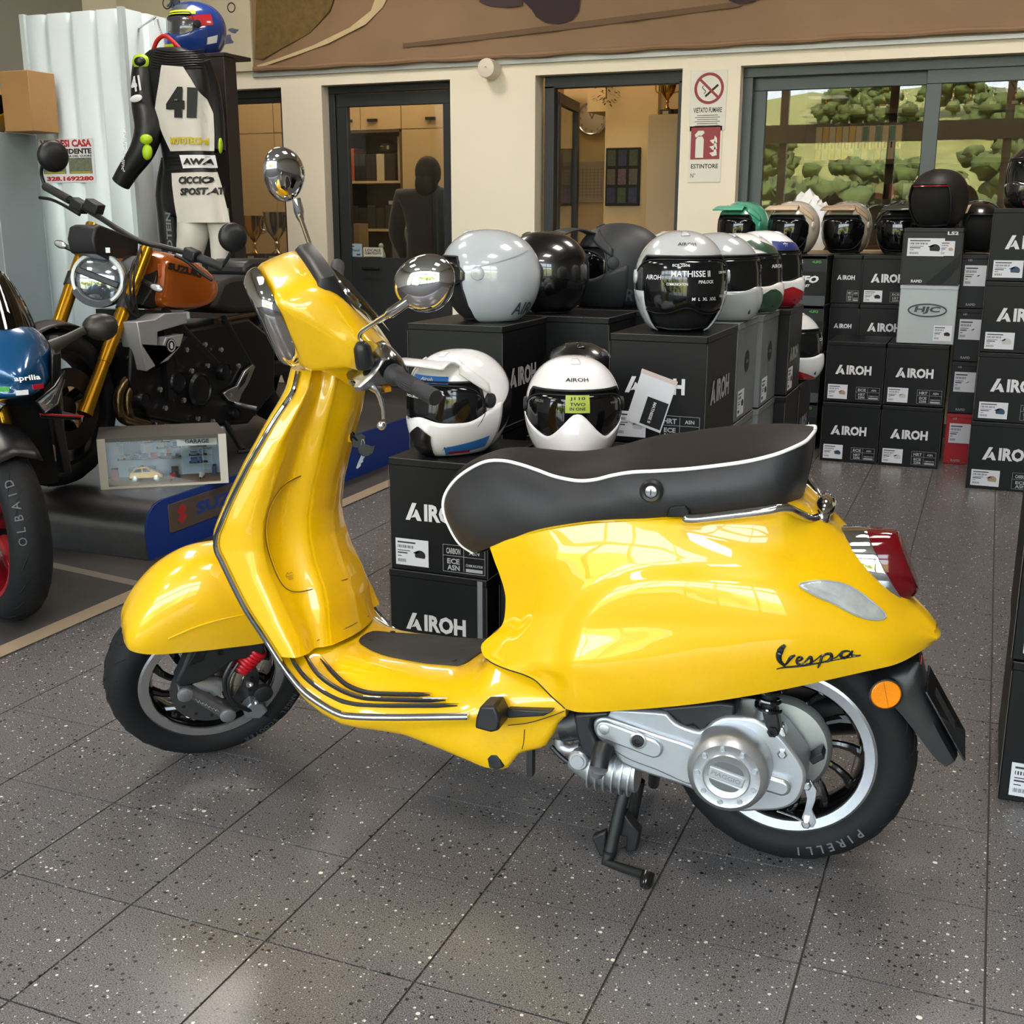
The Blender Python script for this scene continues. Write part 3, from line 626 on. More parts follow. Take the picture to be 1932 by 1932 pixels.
# ---- front suspension, brake and fender (turn with the bars)
W_ = .112
fs = scoot
HB = lambda u, v, k: Hp(u, v, k)
fcp = [HB(*q, .075) for q in ((363, 1195), (352, 1225), (340, 1255), (328, 1278), (335, 1286), (352, 1284), (378, 1276), (400, 1265), (425, 1246), (445, 1236), (470, 1232), (495, 1226), (498, 1200))]
fc = SO('fork_cover', side_prism(fcp, -.055, -.095), BLKP, fs, True, bev=.006)
sl = [HB(*q, .097) for q in ((366, 1238), (380, 1210), (404, 1205), (398, 1217), (382, 1248), (354, 1258))]
SO('cover_recess', side_prism(sl, -.093, -.0965), DARK, fc, True, bev=.001)
SO('cover_screw', MB().lathe([(.007, 0), (.007, .003), (.004, .003), (.004, .001), (0, .001)], 14, frame(HB(415, 1231, .095), (1, 0, 0), (0, 0, 1))), DARK, fc, True)
b0, b1 = Vector(HB(486, 1222, .075)), Vector(HB(453, 1262, .075)); ax = (b1-b0); prof = []
RMAT = mat('red_rubber_boot', 'B3101E', .38)
BM = frame(b0, ax.cross(Vector((0, 1, 0))), ax.cross(ax.cross(Vector((0, 1, 0)))), ax.normalized()) if False else None
bt = MB()
for i in range(7):
    c = b0.lerp(b1, (i+.5)/7); d = ax.normalized(); s1 = Vector((0, 1, 0)); s2 = d.cross(s1)
    bt.tube([tuple(c+(s1*math.cos(a)+s2*math.sin(a))*(.0215-.0008*i)) for a in np.linspace(0, 2*PI, 25)[:-1]], .0052, 8, closed=True)
bt.tube([tuple(b0), tuple(b1)], .020, 16); SO('spring_boot', bt, RMAT, fs, True)
b2 = Vector(HB(432, 1310, .075)); SO('damper_tube', MB().tube([tuple(b1), tuple(b1.lerp(b2, .45)), tuple(b1.lerp(b2, .5)), tuple(b2)], [.0195, .0195, .016, .012], 18), mat('damper_steel', 'A8A294', .25, .9), fs, True)
SO('swing_link', MB().tube([(FWC.x, -.065, FWC.z), tuple(Vector(HB(400, 1290, .07))), tuple(Vector(HB(360, 1290, .07)))], [.024, .02, .018], 12), SILV, fs, True)
SO('brake_disc', MB().lathe([(.045, -.062), (.098, -.062), (.098, -.066), (.045, -.066)], 56, Matrix.Translation(FWC) @ YAX), mat('disc_steel', '5A5B5E', .35, .85), fs, True)
dh = MB()
for i in range(14):
    a = 2*PI*i/14; dh.lathe([(.004, 0), (.004, -.0005), (0, -.0005)], 8, Matrix.Translation(FWC) @ YAX @ Matrix.Translation((.082*math.cos(a), .082*math.sin(a), -.0663)))
SO('disc_hole', dh, INK, fs, True)['kind'] = 'stuff'
cl0, cl1 = Vector(HB(349, 1307, .10)), Vector(HB(429, 1346, .10))
d = (cl1-cl0); n_ = Vector((d.z, 0, -d.x)).normalized()
cp_ = [cl0+n_*.018, cl0+n_*.006+d*.18, cl1+n_*.014-d*.1, cl1+n_*.019, cl1+d*.13, cl1-n_*.02, cl1-n_*.016-d*.15, cl0-n_*.016+d*.5, cl0-n_*.018+d*.1, cl0-n_*.016, cl0-d*.16]
cal = SO('brake_caliper', side_prism([tuple(p) for p in cp_], -.074, -.106), mat('caliper_cast', '77797C', .4, .8, noise=(80, .2)), fs, True, bev=.004)
for c in (cl0, cl1): SO('caliper_cap', MB().lathe([(.0175, 0), (.0175, .006), (.014, .008), (0, .008)], 20, frame((c.x, -.104, c.z), (1, 0, 0), (0, 0, 1))), mat('cap_cast', '85878A', .5, .7, noise=(300, .3)), cal, True)
SO('caliper_script', MB().tube([tuple(Vector((cl0.x, -.1075, cl0.z)).lerp(Vector((cl1.x, -.1075, cl1.z)), .22+.56*t)+Vector((0, 0, .005*math.sin(t*42)*(1-.5*t)))) for t in np.linspace(0, 1, 44)], .0011, 5), ALU, cal, True)
hubp = [HB(*q, .07) for q in ((455, 1330), (470, 1315), (492, 1318), (502, 1330), (488, 1345), (460, 1345))]
SO('speed_sensor', side_prism(hubp, -.05, -.092), mat('sensor_grey', '8C9094', .4, .6), fs, True, bev=.004)
for u, v in ((470, 1289), (480, 1323)): SO('bolt', MB().lathe([(.008, 0), (.008, .006), (.005, .006), (.005, .002), (0, .002)], 14, frame(HB(u, v, .095), (1, 0, 0), (0, 0, 1))), ALU, fs, True)
SO('axle_cap', MB().lathe([(.022, 0), (.022, .012), (.016, .015), (0, .015)], 20, frame(HB(495, 1304, .085), (1, 0, 0), (0, 0, 1))), BLKP, fs, True)
SO('brake_hose', MB().tube(crom([HB(440, 1245, .09), HB(424, 1280, .10), HB(428, 1310, .10), HB(445, 1330, .10), HB(470, 1340, .09)], 24), .0055, 8), BLKP, fs, True)
SO('sensor_cable', MB().tube(crom([HB(450, 1250, .095), HB(433, 1280, .105), HB(434, 1312, .105), HB(455, 1335, .10), HB(490, 1345, .08), HB(505, 1352, .07)], 24), .003, 6), BLKP, fs, True)
# fender: swept cross sections over the wheel
fd = []
fpath = [(-.803, .392, .030, .384), (-.795, .425, .058, .384), (-.772, .462, .077, .382), (-.742, .497, .088, .379), (-.703, .530, .095, .376), (-.645, .555, .099, .368), (-.589, .557, .100, .360), (-.54, .548, .099, .352), (-.49, .526, .096, .346), (-.45, .50, .09, .345)]
for (x, zt, w, zb) in [tuple(p) for p in crom(fpath, 40)]:
    half = [(0, zt), (-w*.35, zt-.004), (-w*.70, zt-(zt-zb)*.16), (-w*.93, zt-(zt-zb)*.42), (-w, zt-(zt-zb)*.72), (-w*.985, zb)]
    fd.append([(x, y, z) for y, z in crom(half, 20)])
fender = SO('front_fender', MB().grid(fd), YEL, steer=False, ang=60)
fender.data.transform(Matrix.Identity(4))
SO_f = [[(p[0], -p[1], p[2]) for p in r] for r in fd]
mbf = MB().grid(fd).grid(SO_f); bpy.data.objects.remove(fender)
fender = SO('front_fender', mbf, YEL, steer=True, ang=60, merge=.0005)
SO('fender_crease', MB().tube([(p[0], p[1]-.0006, p[2]) for p in crom([(-.715, -.0935, .42), (-.66, -.0985, .437), (-.60, -.1005, .444), (-.53, -.099, .44)], 24)], .0022, 6), YEL, fender, True)
# ---- headset
hs = scoot
prf = [(-.412, 1.134), (-.38, 1.149), (-.335, 1.157), (-.295, 1.135), (-.25, 1.072), (-.205, 1.012), (-.192, .992), (-.225, .955), (-.278, .925), (-.30, .942), (-.345, .975), (-.374, .983), (-.384, 1.02), (-.396, 1.06), (-.405, 1.10)]
pc_ = crom([(a, b, 0) for a, b in prf], 44, True); cen_ = np.array([-.30, 1.035, 0])
def hring(y, k, cx=-.30, cz=1.035, mix=0, oc=(-.262, 1.02), orr=.03):
    out = []
    for p in pc_:
        q = np.array([cx, cz, 0])+(p-cen_)*k; an = math.atan2(p[1]-cen_[1], p[0]-cen_[0]); e = np.array([oc[0]+orr*math.cos(an), oc[1]+orr*math.sin(an), 0]); q = q*(1-mix)+e*mix; out.append((q[0], y, q[1]))
    return out
rs_ = [(-.150, .42, .9), (-.138, .62, .7), (-.125, .80, .45), (-.112, .91, .22), (-.098, .965, .07), (-.08, .985, 0), (-.05, 1.0, 0), (0, 1.012, 0), (.05, 1.0, 0), (.08, .985, 0), (.098, .965, .07), (.112, .91, .22), (.125, .80, .45), (.138, .62, .7), (.150, .42, .9)]
SO('headset_shell', MB().loft([hring(y, k, mix=m, orr=.032) for y, k, m in rs_]), YEL, hs, True, ang=60)
def slantbox(x0a, x0b, x1a, x1b, w, mbx=None): return None
# headlamp: chrome frame and lens at the front
def hl(s, w, grow=0): # s: forward distance from the shell edge, rounded rectangle in the slanted plane
    out = []; a0 = np.array([-.421, 1.142]); a1 = np.array([-.376, .980]); c = (a0+a1)/2; up = (a0-a1)/2; hh = np.linalg.norm(up)+grow; up = up/np.linalg.norm(up); fwd_ = np.array([-up[1], up[0]])
    if fwd_[0] > 0: fwd_ = -fwd_
    for i in range(36):
        a = 2*PI*i/36; p = .55; sv = hh*math.copysign(abs(math.sin(a))**p, math.sin(a)); sh = w*math.copysign(abs(math.cos(a))**p, math.cos(a)); q = c+up*sv+fwd_*s; out.append((q[0], sh, q[1]))
    return out
SO('headlamp_frame', MB().loft([hl(-.006, .088, .006), hl(.004, .090, .006), hl(.014, .088, .003), hl(.026, .078, -.006), hl(.030, .070, -.012), hl(.024, .066, -.016)], cap0=False, cap1=False), CHROME, hs, True, ang=50)
SO('headlamp_lens', MB().loft([hl(.020, .067, -.015), hl(.030, .06, -.02), hl(.032, .02, -.06)]), mat('headlamp_glass', 'B8C0C6', .06, .4, 1.0), hs, True, ang=50)
# black cowl on top
wp = [HB(*q, .05) for q in ((588, 536), (589, 521), (597, 512), (604, 510), (620, 506), (631, 521), (646, 549), (660, 573), (671, 590), (659, 583), (635, 574), (613, 563), (598, 548))]
WR = []
for y, k, sh in ((-.098, .82, -.012), (-.09, .97, -.002), (-.06, 1.0, 0), (0, 1.0, .004), (.06, 1.0, 0), (.09, .97, -.002), (.098, .82, -.012)):
    c = Vector((sum(p[0] for p in wp)/len(wp), 0, sum(p[2] for p in wp)/len(wp))); WR.append([(c.x+(p[0]-c.x)*k, y, c.z+(p[2]-c.z)*k+sh+.004) for p in wp])
SO('instrument_cowl', MB().loft(WR), BLKP, hs, True, ang=50)
SO('instrument_screen', MB().loft([[(x+.002, y*s, z+.010*s) for x, y, z in ((-.272, -.055, 1.115), (-.272, .055, 1.115), (-.235, .06, 1.075), (-.188, .05, 1.005), (-.188, -.05, 1.005), (-.235, -.06, 1.075))] for s in (1.0, .8)]), mat('screen_brown_reflect', '6A5A48', .08, .2, 1.0), hs, True, ang=30)  # brown reflection put into the screen's base colour
# switch gear, grips, levers and mirrors, both sides
def swg(s):
    P = [Vector(HB(*q, .165)) for q in ((659, 720), (676, 706), (694, 690), (717, 658), (731, 653), (744, 660), (757, 674), (766, 690), (752, 702), (728, 712), (700, 716), (678, 726), (664, 729))]
    r = []
    for y, k in ((.125, .80), (.135, .97), (.16, 1.0), (.19, .97), (.20, .8)):
        c = sum(P, Vector())/len(P); r.append([(c.x+(p.x-c.x)*k, -s*y, c.z+(p.z-c.z)*k) for p in P])
    SO('switch_housing', MB().loft(r), mat('chrome_floor_speckle', '9A9C9E', .16, 1, noise=(200, .25)), hs, True, ang=40)  # grey speckle in the colour imitates the floor mirrored in the chrome
    lp = [Vector(HB(*q, .19)) for q in ((664, 727), (680, 730), (700, 735), (720, 742), (738, 741))]
    SO('switch_skirt', MB().tube([(p.x, -s*.175, p.z) for p in lp], [.006, .008, .009, .008, .005], 8, flat=(.6, 1.6)), CHROME, hs, True)
    SO('horn_button', MB().box2((HB(733, 737, .2)[0]-.006, -s*.19-.008, HB(733, 737, .2)[2]-.004), (HB(733, 737, .2)[0]+.006, -s*.19+.008, HB(733, 737, .2)[2]+.005)), mat('amber_button', 'C98A10', .4), hs, True)
    g0, g1 = Vector(HB(738, 704, .205)), Vector(HB(822, 751, .335)); g0.y *= s; g1.y *= s
    dd = (g1-g0); gp_ = [g0+dd*t for t in (0, .03, .10, .16, .2, .25, .6, .62, .95, 1.0)]
    SO('grip', MB().tube([tuple(p) for p in gp_], [.012, .0205, .0205, .019, .0155, .0148, .0148, .0154, .0158, .0148], 20), mat('grip_rubber', '26272A', .6, bump=(260, .3)), hs, True, ang=40)
    rb = MB()
    for k in range(24):
        a = 2*PI*k/24; s1 = dd.normalized().orthogonal().normalized(); s2 = dd.normalized().cross(s1); of = (s1*math.cos(a)+s2*math.sin(a))*.0149
        rb.tube([tuple(g0+dd*.26+of), tuple(g0+dd*.58+of)], .0009, 4)
    SO('grip_rib', rb, mat('grip_rubber'), hs, True)['kind'] = 'stuff'
    lv = crom([HB(688, 723, .18), HB(706, 733, .20), HB(716, 748, .225), HB(722, 770, .25), HB(724, 792, .27)], 20)
    lev = SO('brake_lever', MB().tube([(p[0], p[1]*s, p[2]) for p in lv], [.008]*6+[.006]*8+[.0045]*6, 10, flat=(1, .75)), ALU, hs, True)
    b = Vector(HB(720, 803, .275)); SO('lever_ball', MB().ell((b.x, b.y*s, b.z), (.0088,)*3, 16, 10), ALU, lev, True)
    return
swg(1); swg(-1)
MIRR = mat('mirror_glass', 'E8ECEE', .02, 1)
# near mirror
mi = thing('rear_view_mirror'); mi.parent = scoot
bx = Vector(HB(690, 690, .165)); bt_ = Vector(HB(681, 646, .165))
SO('stalk_boot', MB().tube([tuple(bx), tuple(bx.lerp(bt_, .2)), tuple(bx.lerp(bt_, .75)), tuple(bx.lerp(bt_, .95)), tuple(bt_)], [.019, .019, .0165, .011, .008], 16), BLKP, mi, True)
sk = crom([tuple(bt_), HB(678, 634, .17), HB(684, 624, .18), HB(712, 606, .21), HB(742, 587, .245), HB(772, 566, .265)], 22)
SO('mirror_stalk', MB().tube(sk, [.0045]*11+[.006]*4+[.0095]*7, 12), CHROME, mi, True)
def mirror_head(c, ex, ey, ez, rx, ry, rz, parent):
    F_ = frame(c, ex, ey, ez); rings = []
    for i in range(13):
        t = PI/2*i/12; k = math.cos(t)**.8 if i < 12 else 0.001; h = math.sin(t)
        rings.append([(rx*k*math.cos(a)*(1+.10*math.sin(a)), ry*k*math.sin(a), rz*h) for a in [2*PI*j/36 for j in range(36)]])
    SO('mirror_shell', MB().loft([[(p[0]*.97, p[1]*.97, -.004) for p in rings[0]]]+rings, cap0=False, M=F_), CHROME, parent, ang=60)
    SO('mirror_glass', MB().loft([[(p[0]*.965, p[1]*.965, -.003) for p in rings[0]], [(p[0]*.5, p[1]*.5, -.003) for p in rings[0]]], M=F_), MIRR, parent)
def to_local(p): c = Vector(p)-OSC; return Vector((c.dot(XS), c.dot(YS), c.z))
camL = to_local(CAM_C)
mc = STM @ Vector(HB(797, 537, .27)); vw = (camL-mc).normalized(); sx_ = Vector((0, 0, 1)).cross(vw).normalized(); up_ = vw.cross(sx_)
ez = (vw*.86-sx_*.42+Vector((0, 0, -.12))).normalized(); ex = (sx_*.93+up_*.34); ex = (ex-ez*ex.dot(ez)).normalized()
mirror_head(mc-ez*.014, ex, ez.cross(ex), ez, .060, .050, .036, mi)
m2 = thing('rear_view_mirror'); m2.parent = scoot
p0 = STM @ Vector(HB(602, 512, -.165)); p1 = STM @ Vector(HB(566, 408, -.20)); p2 = STM @ Vector(HB(559, 374, -.21))
SO('stalk_boot', MB().tube([tuple(p0-Vector((.0, 0, .03))), tuple(p0), tuple(p0+(p1-p0)*.05)], [.018, .013, .007], 14), BLKP, m2)
SO('mirror_stalk', MB().tube([tuple(p0), tuple(p0.lerp(p1, .9)), tuple(p1), tuple(p1.lerp(p2, .3)), tuple(p2)], [.005, .005, .0085, .0105, .009], 12), CHROME, m2)
mc = STM @ Vector(HB(541, 330, -.22)); vw = (camL-mc).normalized(); sx_ = Vector((0, 0, 1)).cross(vw).normalized(); up_ = vw.cross(sx_)
ez = (vw*.72+sx_*.55+Vector((0, 0, -.2))).normalized(); ex = (up_*.86-sx_*.5); ex = (ex-ez*ex.dot(ez)).normalized()
mirror_head(mc-ez*.012, ex, ez.cross(ex), ez, .056, .046, .034, m2)
# ---- engine and transmission on the near side
en = scoot
case = [S(*q, -.16) for q in ((1119, 1366), (1124, 1354), (1136, 1345), (1152, 1336), (1246, 1341), (1262, 1347), (1280, 1364), (1322, 1377), (1345, 1360), (1372, 1350), (1410, 1352), (1440, 1362), (1470, 1384), (1497, 1416), (1518, 1448), (1521, 1470), (1512, 1500), (1495, 1518), (1470, 1527), (1430, 1529), (1380, 1527), (1308, 1489), (1262, 1472), (1215, 1457), (1175, 1440), (1160, 1420), (1128, 1392))]
cs = SO('transmission_case', side_prism(crom(case, 90, True), -.07, -.165), SILV, en, bev=.008)
lid = [S(*q, -.17) for q in ((1121, 1365), (1128, 1354), (1142, 1351), (1180, 1362), (1240, 1384), (1300, 1404), (1320, 1420), (1318, 1470), (1300, 1478), (1240, 1452), (1180, 1428), (1130, 1390))]
SO('case_lid', side_prism(crom(lid, 60, True), -.16, -.176), SILV, cs, bev=.004)
def capsule(c0, c1, r, y0, y1, n=12):
    c0, c1 = np.array(c0), np.array(c1); d = (c1-c0)/np.linalg.norm(c1-c0); nn = np.array([-d[1], d[0]]); pts = []
    for i in range(n+1): a = PI*i/n; pts.append(c0-d*r*math.sin(a)+nn*r*math.cos(a))
    for i in range(n+1): a = PI*i/n; pts.append(c1+d*r*math.sin(a)-nn*r*math.cos(a))
    return MB().prism([tuple(p) for p in pts], -y0, -y1, SIDE)
a_, b_ = S(1141, 1377, -.18), S(1232, 1412, -.18); SO('case_rib', capsule((a_[0], a_[2]), (b_[0], b_[2]), .0185, -.170, -.184), SILV, cs, bev=.004)
a_, b_ = S(1440, 1477, -.18), S(1474, 1487, -.18); SO('case_bulge', capsule((a_[0], a_[2]), (b_[0], b_[2]), .0165, -.15, -.182), SILV, cs, bev=.006)
kp_ = S(1204, 1397, -.184); KM = frame(kp_, (1, 0, 0), (0, 0, 1))
SO('oil_plug', MB().lathe([(.016, 0), (.016, .003), (.0135, .004), (.0135, .0015), (0, .0015)], 24, KM), SILV, cs); SO('plug_core', MB().lathe([(.0118, .001), (.0118, .005), (.006, .006), (.005, .003), (0, .003)], 20, KM), BLKP, cs)
SO('case_boss', MB().lathe([(.010, -.002), (.010, .002), (.008, .003), (0, .003)], 18, frame(S(1140, 1376, -.184), (1, 0, 0), (0, 0, 1))), SILV, cs)
cc_ = Vector(S(1370, 1466, -.232)); CM = frame(cc_, (1, 0, 0), (0, 0, 1))
cv = SO('clutch_cover', MB().lathe([(.074, -.075), (.074, -.022), (.071, -.010), (.062, -.002), (.060, 0), (.0585, -.001), (.043, -.001), (.041, .0012), (.0395, 0), (0, 0)], 56, CM), SILV, en, ang=40)
for i in range(9):
    a = 2*PI*i/9+.35; bm_ = CM @ Matrix.Translation((.0515*math.cos(a), .0515*math.sin(a), -.001)); SO('cover_bolt', MB().lathe([(.0052, 0), (.0046, .0025), (.003, .0025), (.003, .001), (0, .001)], 12, bm_), SILV, cv)
tilt = Matrix.Rotation(rad(-14), 4, 'Z')
SO('name_bar', MB().box((0, 0, .0005), (.064, .019, .003), CM @ tilt), SILV, cv, bev=.001)
SO('embossed_name', MB().text('PIAGGIO', .0085, CM @ tilt @ Matrix.Translation((0, 0, .0024)), .02, width=.054), mat('emboss_grey', '8F9396', .4, .6), cv)
for s in (1, -1):
    arc = [(.034*math.cos(a), s*(.0115+.016*math.sin(a)**1.0)) for a in np.linspace(.15, PI-.15, 14)]
    SO('cover_recess', MB().prism([(p[0]*.82, p[1]) for p in arc], -.0002, .0014, CM @ tilt), mat('recess_grey', '6E7275', .45, .7), cv)
SO('drum_plate', MB().lathe([(.098, .0), (.098, -.012), (.09, -.022), (.06, -.028), (0, -.03)], 48, Matrix.Translation((.648, -.03, .245)) @ YAX), mat('drum_cast', '9DA19F', .45, .7, noise=(50, .1)), en, ang=40)
# brake arm, cable, bolts
SO('brake_arm', side_prism([S(*q, -.12) for q in ((1516, 1472), (1530, 1474), (1541, 1492), (1538, 1512), (1532, 1528), (1540, 1552), (1534, 1562), (1516, 1562), (1511, 1548), (1518, 1528), (1522, 1508), (1518, 1490))], -.112, -.119), ALU, en, bev=.001)
for u, v, y in ((1522, 1482, -.125), (1521, 1554, -.125), (1398, 1377, -.165), (1476, 1422, -.165)): SO('bolt', MB().lathe([(.009, -.006), (.009, .004), (.006, .006), (0, .006)], 6, frame(S(u, v, y), (1, 0, 0), (0, 0, 1))), ALU, en)
SO('brake_cable', MB().tube(crom([S(1466, 1530, -.12), S(1500, 1542, -.122), S(1518, 1552, -.122)], 10), .0022, 6), ALU, en)
SO('arm_stop', side_prism([S(*q, -.10) for q in ((1525, 1434), (1550, 1420), (1556, 1432), (1534, 1444))], -.06, -.10), BLKP, en, bev=.002)
# black air box, hose and cylinder
SO('air_box', side_prism([S(*q, -.14) for q in ((1240, 1330), (1360, 1318), (1390, 1322), (1390, 1348), (1372, 1358), (1342, 1362), (1336, 1374), (1322, 1374), (1312, 1362), (1294, 1366), (1278, 1352), (1262, 1340))], -.08, -.158), BLKP, en, bev=.006)
SO('drain_plug', MB().tube([S(1331, 1372, -.15), S(1330, 1382, -.15)], .006, 10), mat('brass', 'A8842C', .35, .9), en)
SO('intake_duct', side_prism([S(*q, -.17) for q in ((1086, 1344), (1150, 1338), (1152, 1348), (1120, 1354), (1117, 1368), (1128, 1398), (1162, 1406), (1158, 1424), (1150, 1440), (1110, 1424), (1098, 1408), (1090, 1380))], -.10, -.182), BLKP, en, bev=.007)
SO('filler_cap', MB().tube([S(1140, 1408, -.19), S(1134, 1425, -.205), S(1130, 1448, -.215)], [.0185, .0185, .017], 18), BLKP, en)
SO('filler_base', MB().tube([S(1130, 1448, -.212), S(1127, 1462, -.205)], [.018, .011], 16), SILV, en)
SO('rubber_coupling', MB().tube([S(1062, 1368, -.14), S(1078, 1368, -.14), S(1079, 1366, -.14), S(1098, 1362, -.14)], [.032, .032, .036, .034], 22), BLKP, en)
fin = SO('engine_cylinder', MB().tube([S(1080, 1425, -.12), S(1120, 1440, -.12), S(1205, 1455, -.12)], [.026, .040, .042], 20), SILV, en)
for k in range(6):
    c = Vector(S(1120+k*15, 1441+k*3, -.12)); dd = Vector((1, 0, -.1)).normalized(); SO('cooling_fin', MB().lathe([(.03, -.0015), (.049, -.0015), (.049, .0015), (.03, .0015)], 24, frame(c, (0, 1, 0), dd.cross(Vector((0, 1, 0))), dd)), SILV, fin)
SO('valve_cap', MB().lathe([(.020, -.02), (.020, 0), (.017, .004), (.013, .004), (.012, .006), (0, .006)], 24, frame(S(1091, 1435, -.175), (1, 0, 0), (0, 0, 1))), SILV, en)
SO('coolant_pipe', MB().tube(crom([S(1056, 1393, -.15), S(1058, 1408, -.15), S(1075, 1415, -.15), S(1095, 1412, -.15)], 14), .010, 12), SILV, en)
SO('engine_core', MB().box2((.27, -.10, .20), (.62, .12, .33)), DARK, en, bev=.02)
SO('carburettor', MB().box2((.30, -.06, .31), (.60, .10, .36)), DARK, en, bev=.01)
SO('fuel_hose', MB().tube(crom([S(1040, 1408, -.12), S(1056, 1425, -.12), S(1072, 1438, -.12)], 10), .005, 8), BLKP, en)
SO('exhaust_muffler', MB().tube([(.42, .13, .2), (.52, .15, .21), (.84, .16, .27), (.86, .16, .274)], [.03, .055, .055, .03], 24), DARK, en)
# shock absorber
sh = thing('shock_absorber'); sh.parent = scoot
t0, t1 = Vector(S(1446, 1300, -.15)), Vector(S(1450, 1338, -.15)); coil = []
for i in range(64): q = i/63; a = q*2*PI*4; coil.append(tuple((t0+Vector((0, 0, .03))).lerp(t1, q)+Vector((.021*math.cos(a), .021*math.sin(a), 0))))
SO('coil_spring', MB().tube(coil, .0042, 8), BLKG, sh); SO('damper_body', MB().tube([tuple(t0+Vector((0, 0, .1))), tuple(t1)], .014, 14), BLKP, sh)
SO('lower_clevis', side_prism([S(*q, -.16) for q in ((1438, 1340), (1466, 1338), (1473, 1376), (1468, 1390), (1452, 1394), (1446, 1378))], -.135, -.165), BLKP, sh, bev=.004)
SO('clevis_bolt', MB().lathe([(.010, 0), (.010, .006), (.005, .006), (.005, .002), (0, .002)], 6, frame(S(1458, 1380, -.166), (1, 0, 0), (0, 0, 1))), DARK, sh)
SO('mount_lug', side_prism([S(*q, -.15) for q in ((1462, 1372), (1478, 1374), (1484, 1388), (1474, 1402), (1498, 1418), (1490, 1428), (1456, 1404), (1450, 1392))], -.12, -.15), ALU, sh, bev=.002)
# ---- centre stand
cst = thing('centre_stand'); cst.parent = scoot
STM_ = mat('stand_black', '1E1F20', .5, .2, noise=(60, .2))
SO('stand_leg', MB().tube(crom([S(1190, 1470, -.10), S(1178, 1495, -.12), S(1164, 1550, -.135), S(1150, 1612, -.15)], 14), .0125, 14), STM_, cst)
q0 = Vector(S(1150, 1612, -.15)); SO('stand_leg', MB().tube([(.395, .02, .19), (.39, .07, .12), (q0.x+.02, .15, .02)], .0125, 14), STM_, cst)
SO('stand_strut', MB().tube([S(1206, 1472, -.06), S(1192, 1545, -.06)], .012, 12), STM_, cst)
SO('cross_bracket', side_prism([S(*q, -.13) for q in ((1160, 1548), (1178, 1536), (1192, 1556), (1206, 1572), (1200, 1606), (1180, 1608), (1182, 1580), (1158, 1575))], -.10, -.13), STM_, cst, bev=.003)
SO('stand_foot', side_prism([S(*q, -.15) for q in ((1116, 1578), (1144, 1566), (1142, 1616), (1132, 1614))], -.135, -.155), STM_, cst, bev=.004)
SO('stand_foot', MB().tube([tuple(q0+Vector((0, 0, .01))), (q0.x, q0.y, .0135)], [.014, .0135], 14), STM_, cst)
ped = Vector(S(1140, 1629, -.16)); SO('stand_pedal', MB().tube([(q0.x, q0.y, .014), tuple(Vector(S(1144, 1629, -.165))), tuple(Vector(S(1190, 1642, -.19))), tuple(Vector(S(1222, 1652, -.215)))], [.013, .011, .0085, .0085], 12), STM_, cst)
e = Vector(S(1219, 1664, -.222)); SO('pedal_tip', MB().tube([tuple(e+Vector((.002, .012, .014))), tuple(e+Vector((0, 0, .002))), tuple(e+Vector((-.001, -.01, -.004)))], [.0125, .0135, .009], 14), BLKG, cst)
# ---- rear mudguard, plate carrier, reflector
mg = thing('rear_mudguard'); mg.parent = scoot
gpth = [S(*q, -.03) for q in ((1600, 1290), (1660, 1266), (1720, 1245), (1742, 1262), (1756, 1300), (1778, 1358), (1800, 1408), (1792, 1424))]
outer_ = crom([S(*q, 0) for q in ((1640, 1262), (1700, 1244), (1735, 1236), (1746, 1274), (1766, 1322), (1806, 1410))], 18); inner_ = crom([S(*q, 0) for q in ((1630, 1300), (1660, 1296), (1690, 1315), (1720, 1350), (1764, 1408), (1786, 1424))], 18)
mgr = []
for i in range(18):
    a, b = outer_[i], inner_[i]; w = .052
    mgr.append([(a[0], -w*.7, a[2]), (a[0], w*.7, a[2]), (a[0]*.7+b[0]*.3, w, a[2]*.7+b[2]*.3), (b[0], w, b[2]), (b[0], w*.8, b[2]), (b[0], -w*.8, b[2]), (b[0], -w, b[2]), (a[0]*.7+b[0]*.3, -w, a[2]*.7+b[2]*.3)])
SO('mudguard_flap', MB().loft(mgr), BLKP, mg, ang=50)
r0 = Vector(S(1671, 1310, -.075)); RFM = frame(r0, Vector((.965, .26, 0)), (0, 0, 1))
SO('reflector', MB().lathe([(.0275, -.008), (.0275, .001), (.025, .003), (0, .003)], 36, RFM), mat('amber_reflector', 'F08A00', .25, 0, 1.0, noise=(700, .35)), mg)
SO('reflector_rim', MB().lathe([(.0272, -.012), (.030, -.010), (.030, .003), (.0272, .0035)], 36, RFM), BLKP, mg); SO('reflector_line', MB().box((0, 0, .0032), (.0008, .05, .0006), RFM @ Matrix.Rotation(rad(14), 4, 'Z')), mat('amber_dark', '9A4A00', .4), mg)
pA, pB, pC, pD = Vector(S(1752, 1255, .09)), Vector(S(1747, 1306, -.075)), Vector(S(1820, 1436, -.075)), Vector(S(1820, 1380, .09))
pn = (pD-pA).cross(pB-pA).normalized()
SO('plate_carrier', MB().loft([[tuple(p+pn*s) for p in (pA, pB, pC, pD)] for s in (-.002, .002)]), BLKG, mg, bev=.001)
pm = (pA+pC)/2; SO('carrier_slot', MB().loft([[tuple(pA.lerp(pB, a).lerp(pD.lerp(pC, a), b)+pn*s) for a, b in ((.35, .2), (.62, .2), (.62, .7), (.35, .7))] for s in (-.0026, .0026)]), INK, mg)
SO('red_tag', MB().box2(S(1733, 1292, -.03), tuple(Vector(S(1738, 1236, -.03))+Vector((.002, .002, 0)))), REDI, mg)
wheel_text('PIRELLI', .017, .1985, rad(62), .0595, .105, RM, rw, False)
wheel_text('ANGEL SCOOTER', .012, .197, rad(52), .0565, .068, FM, fwh, True, col='3C3E42')
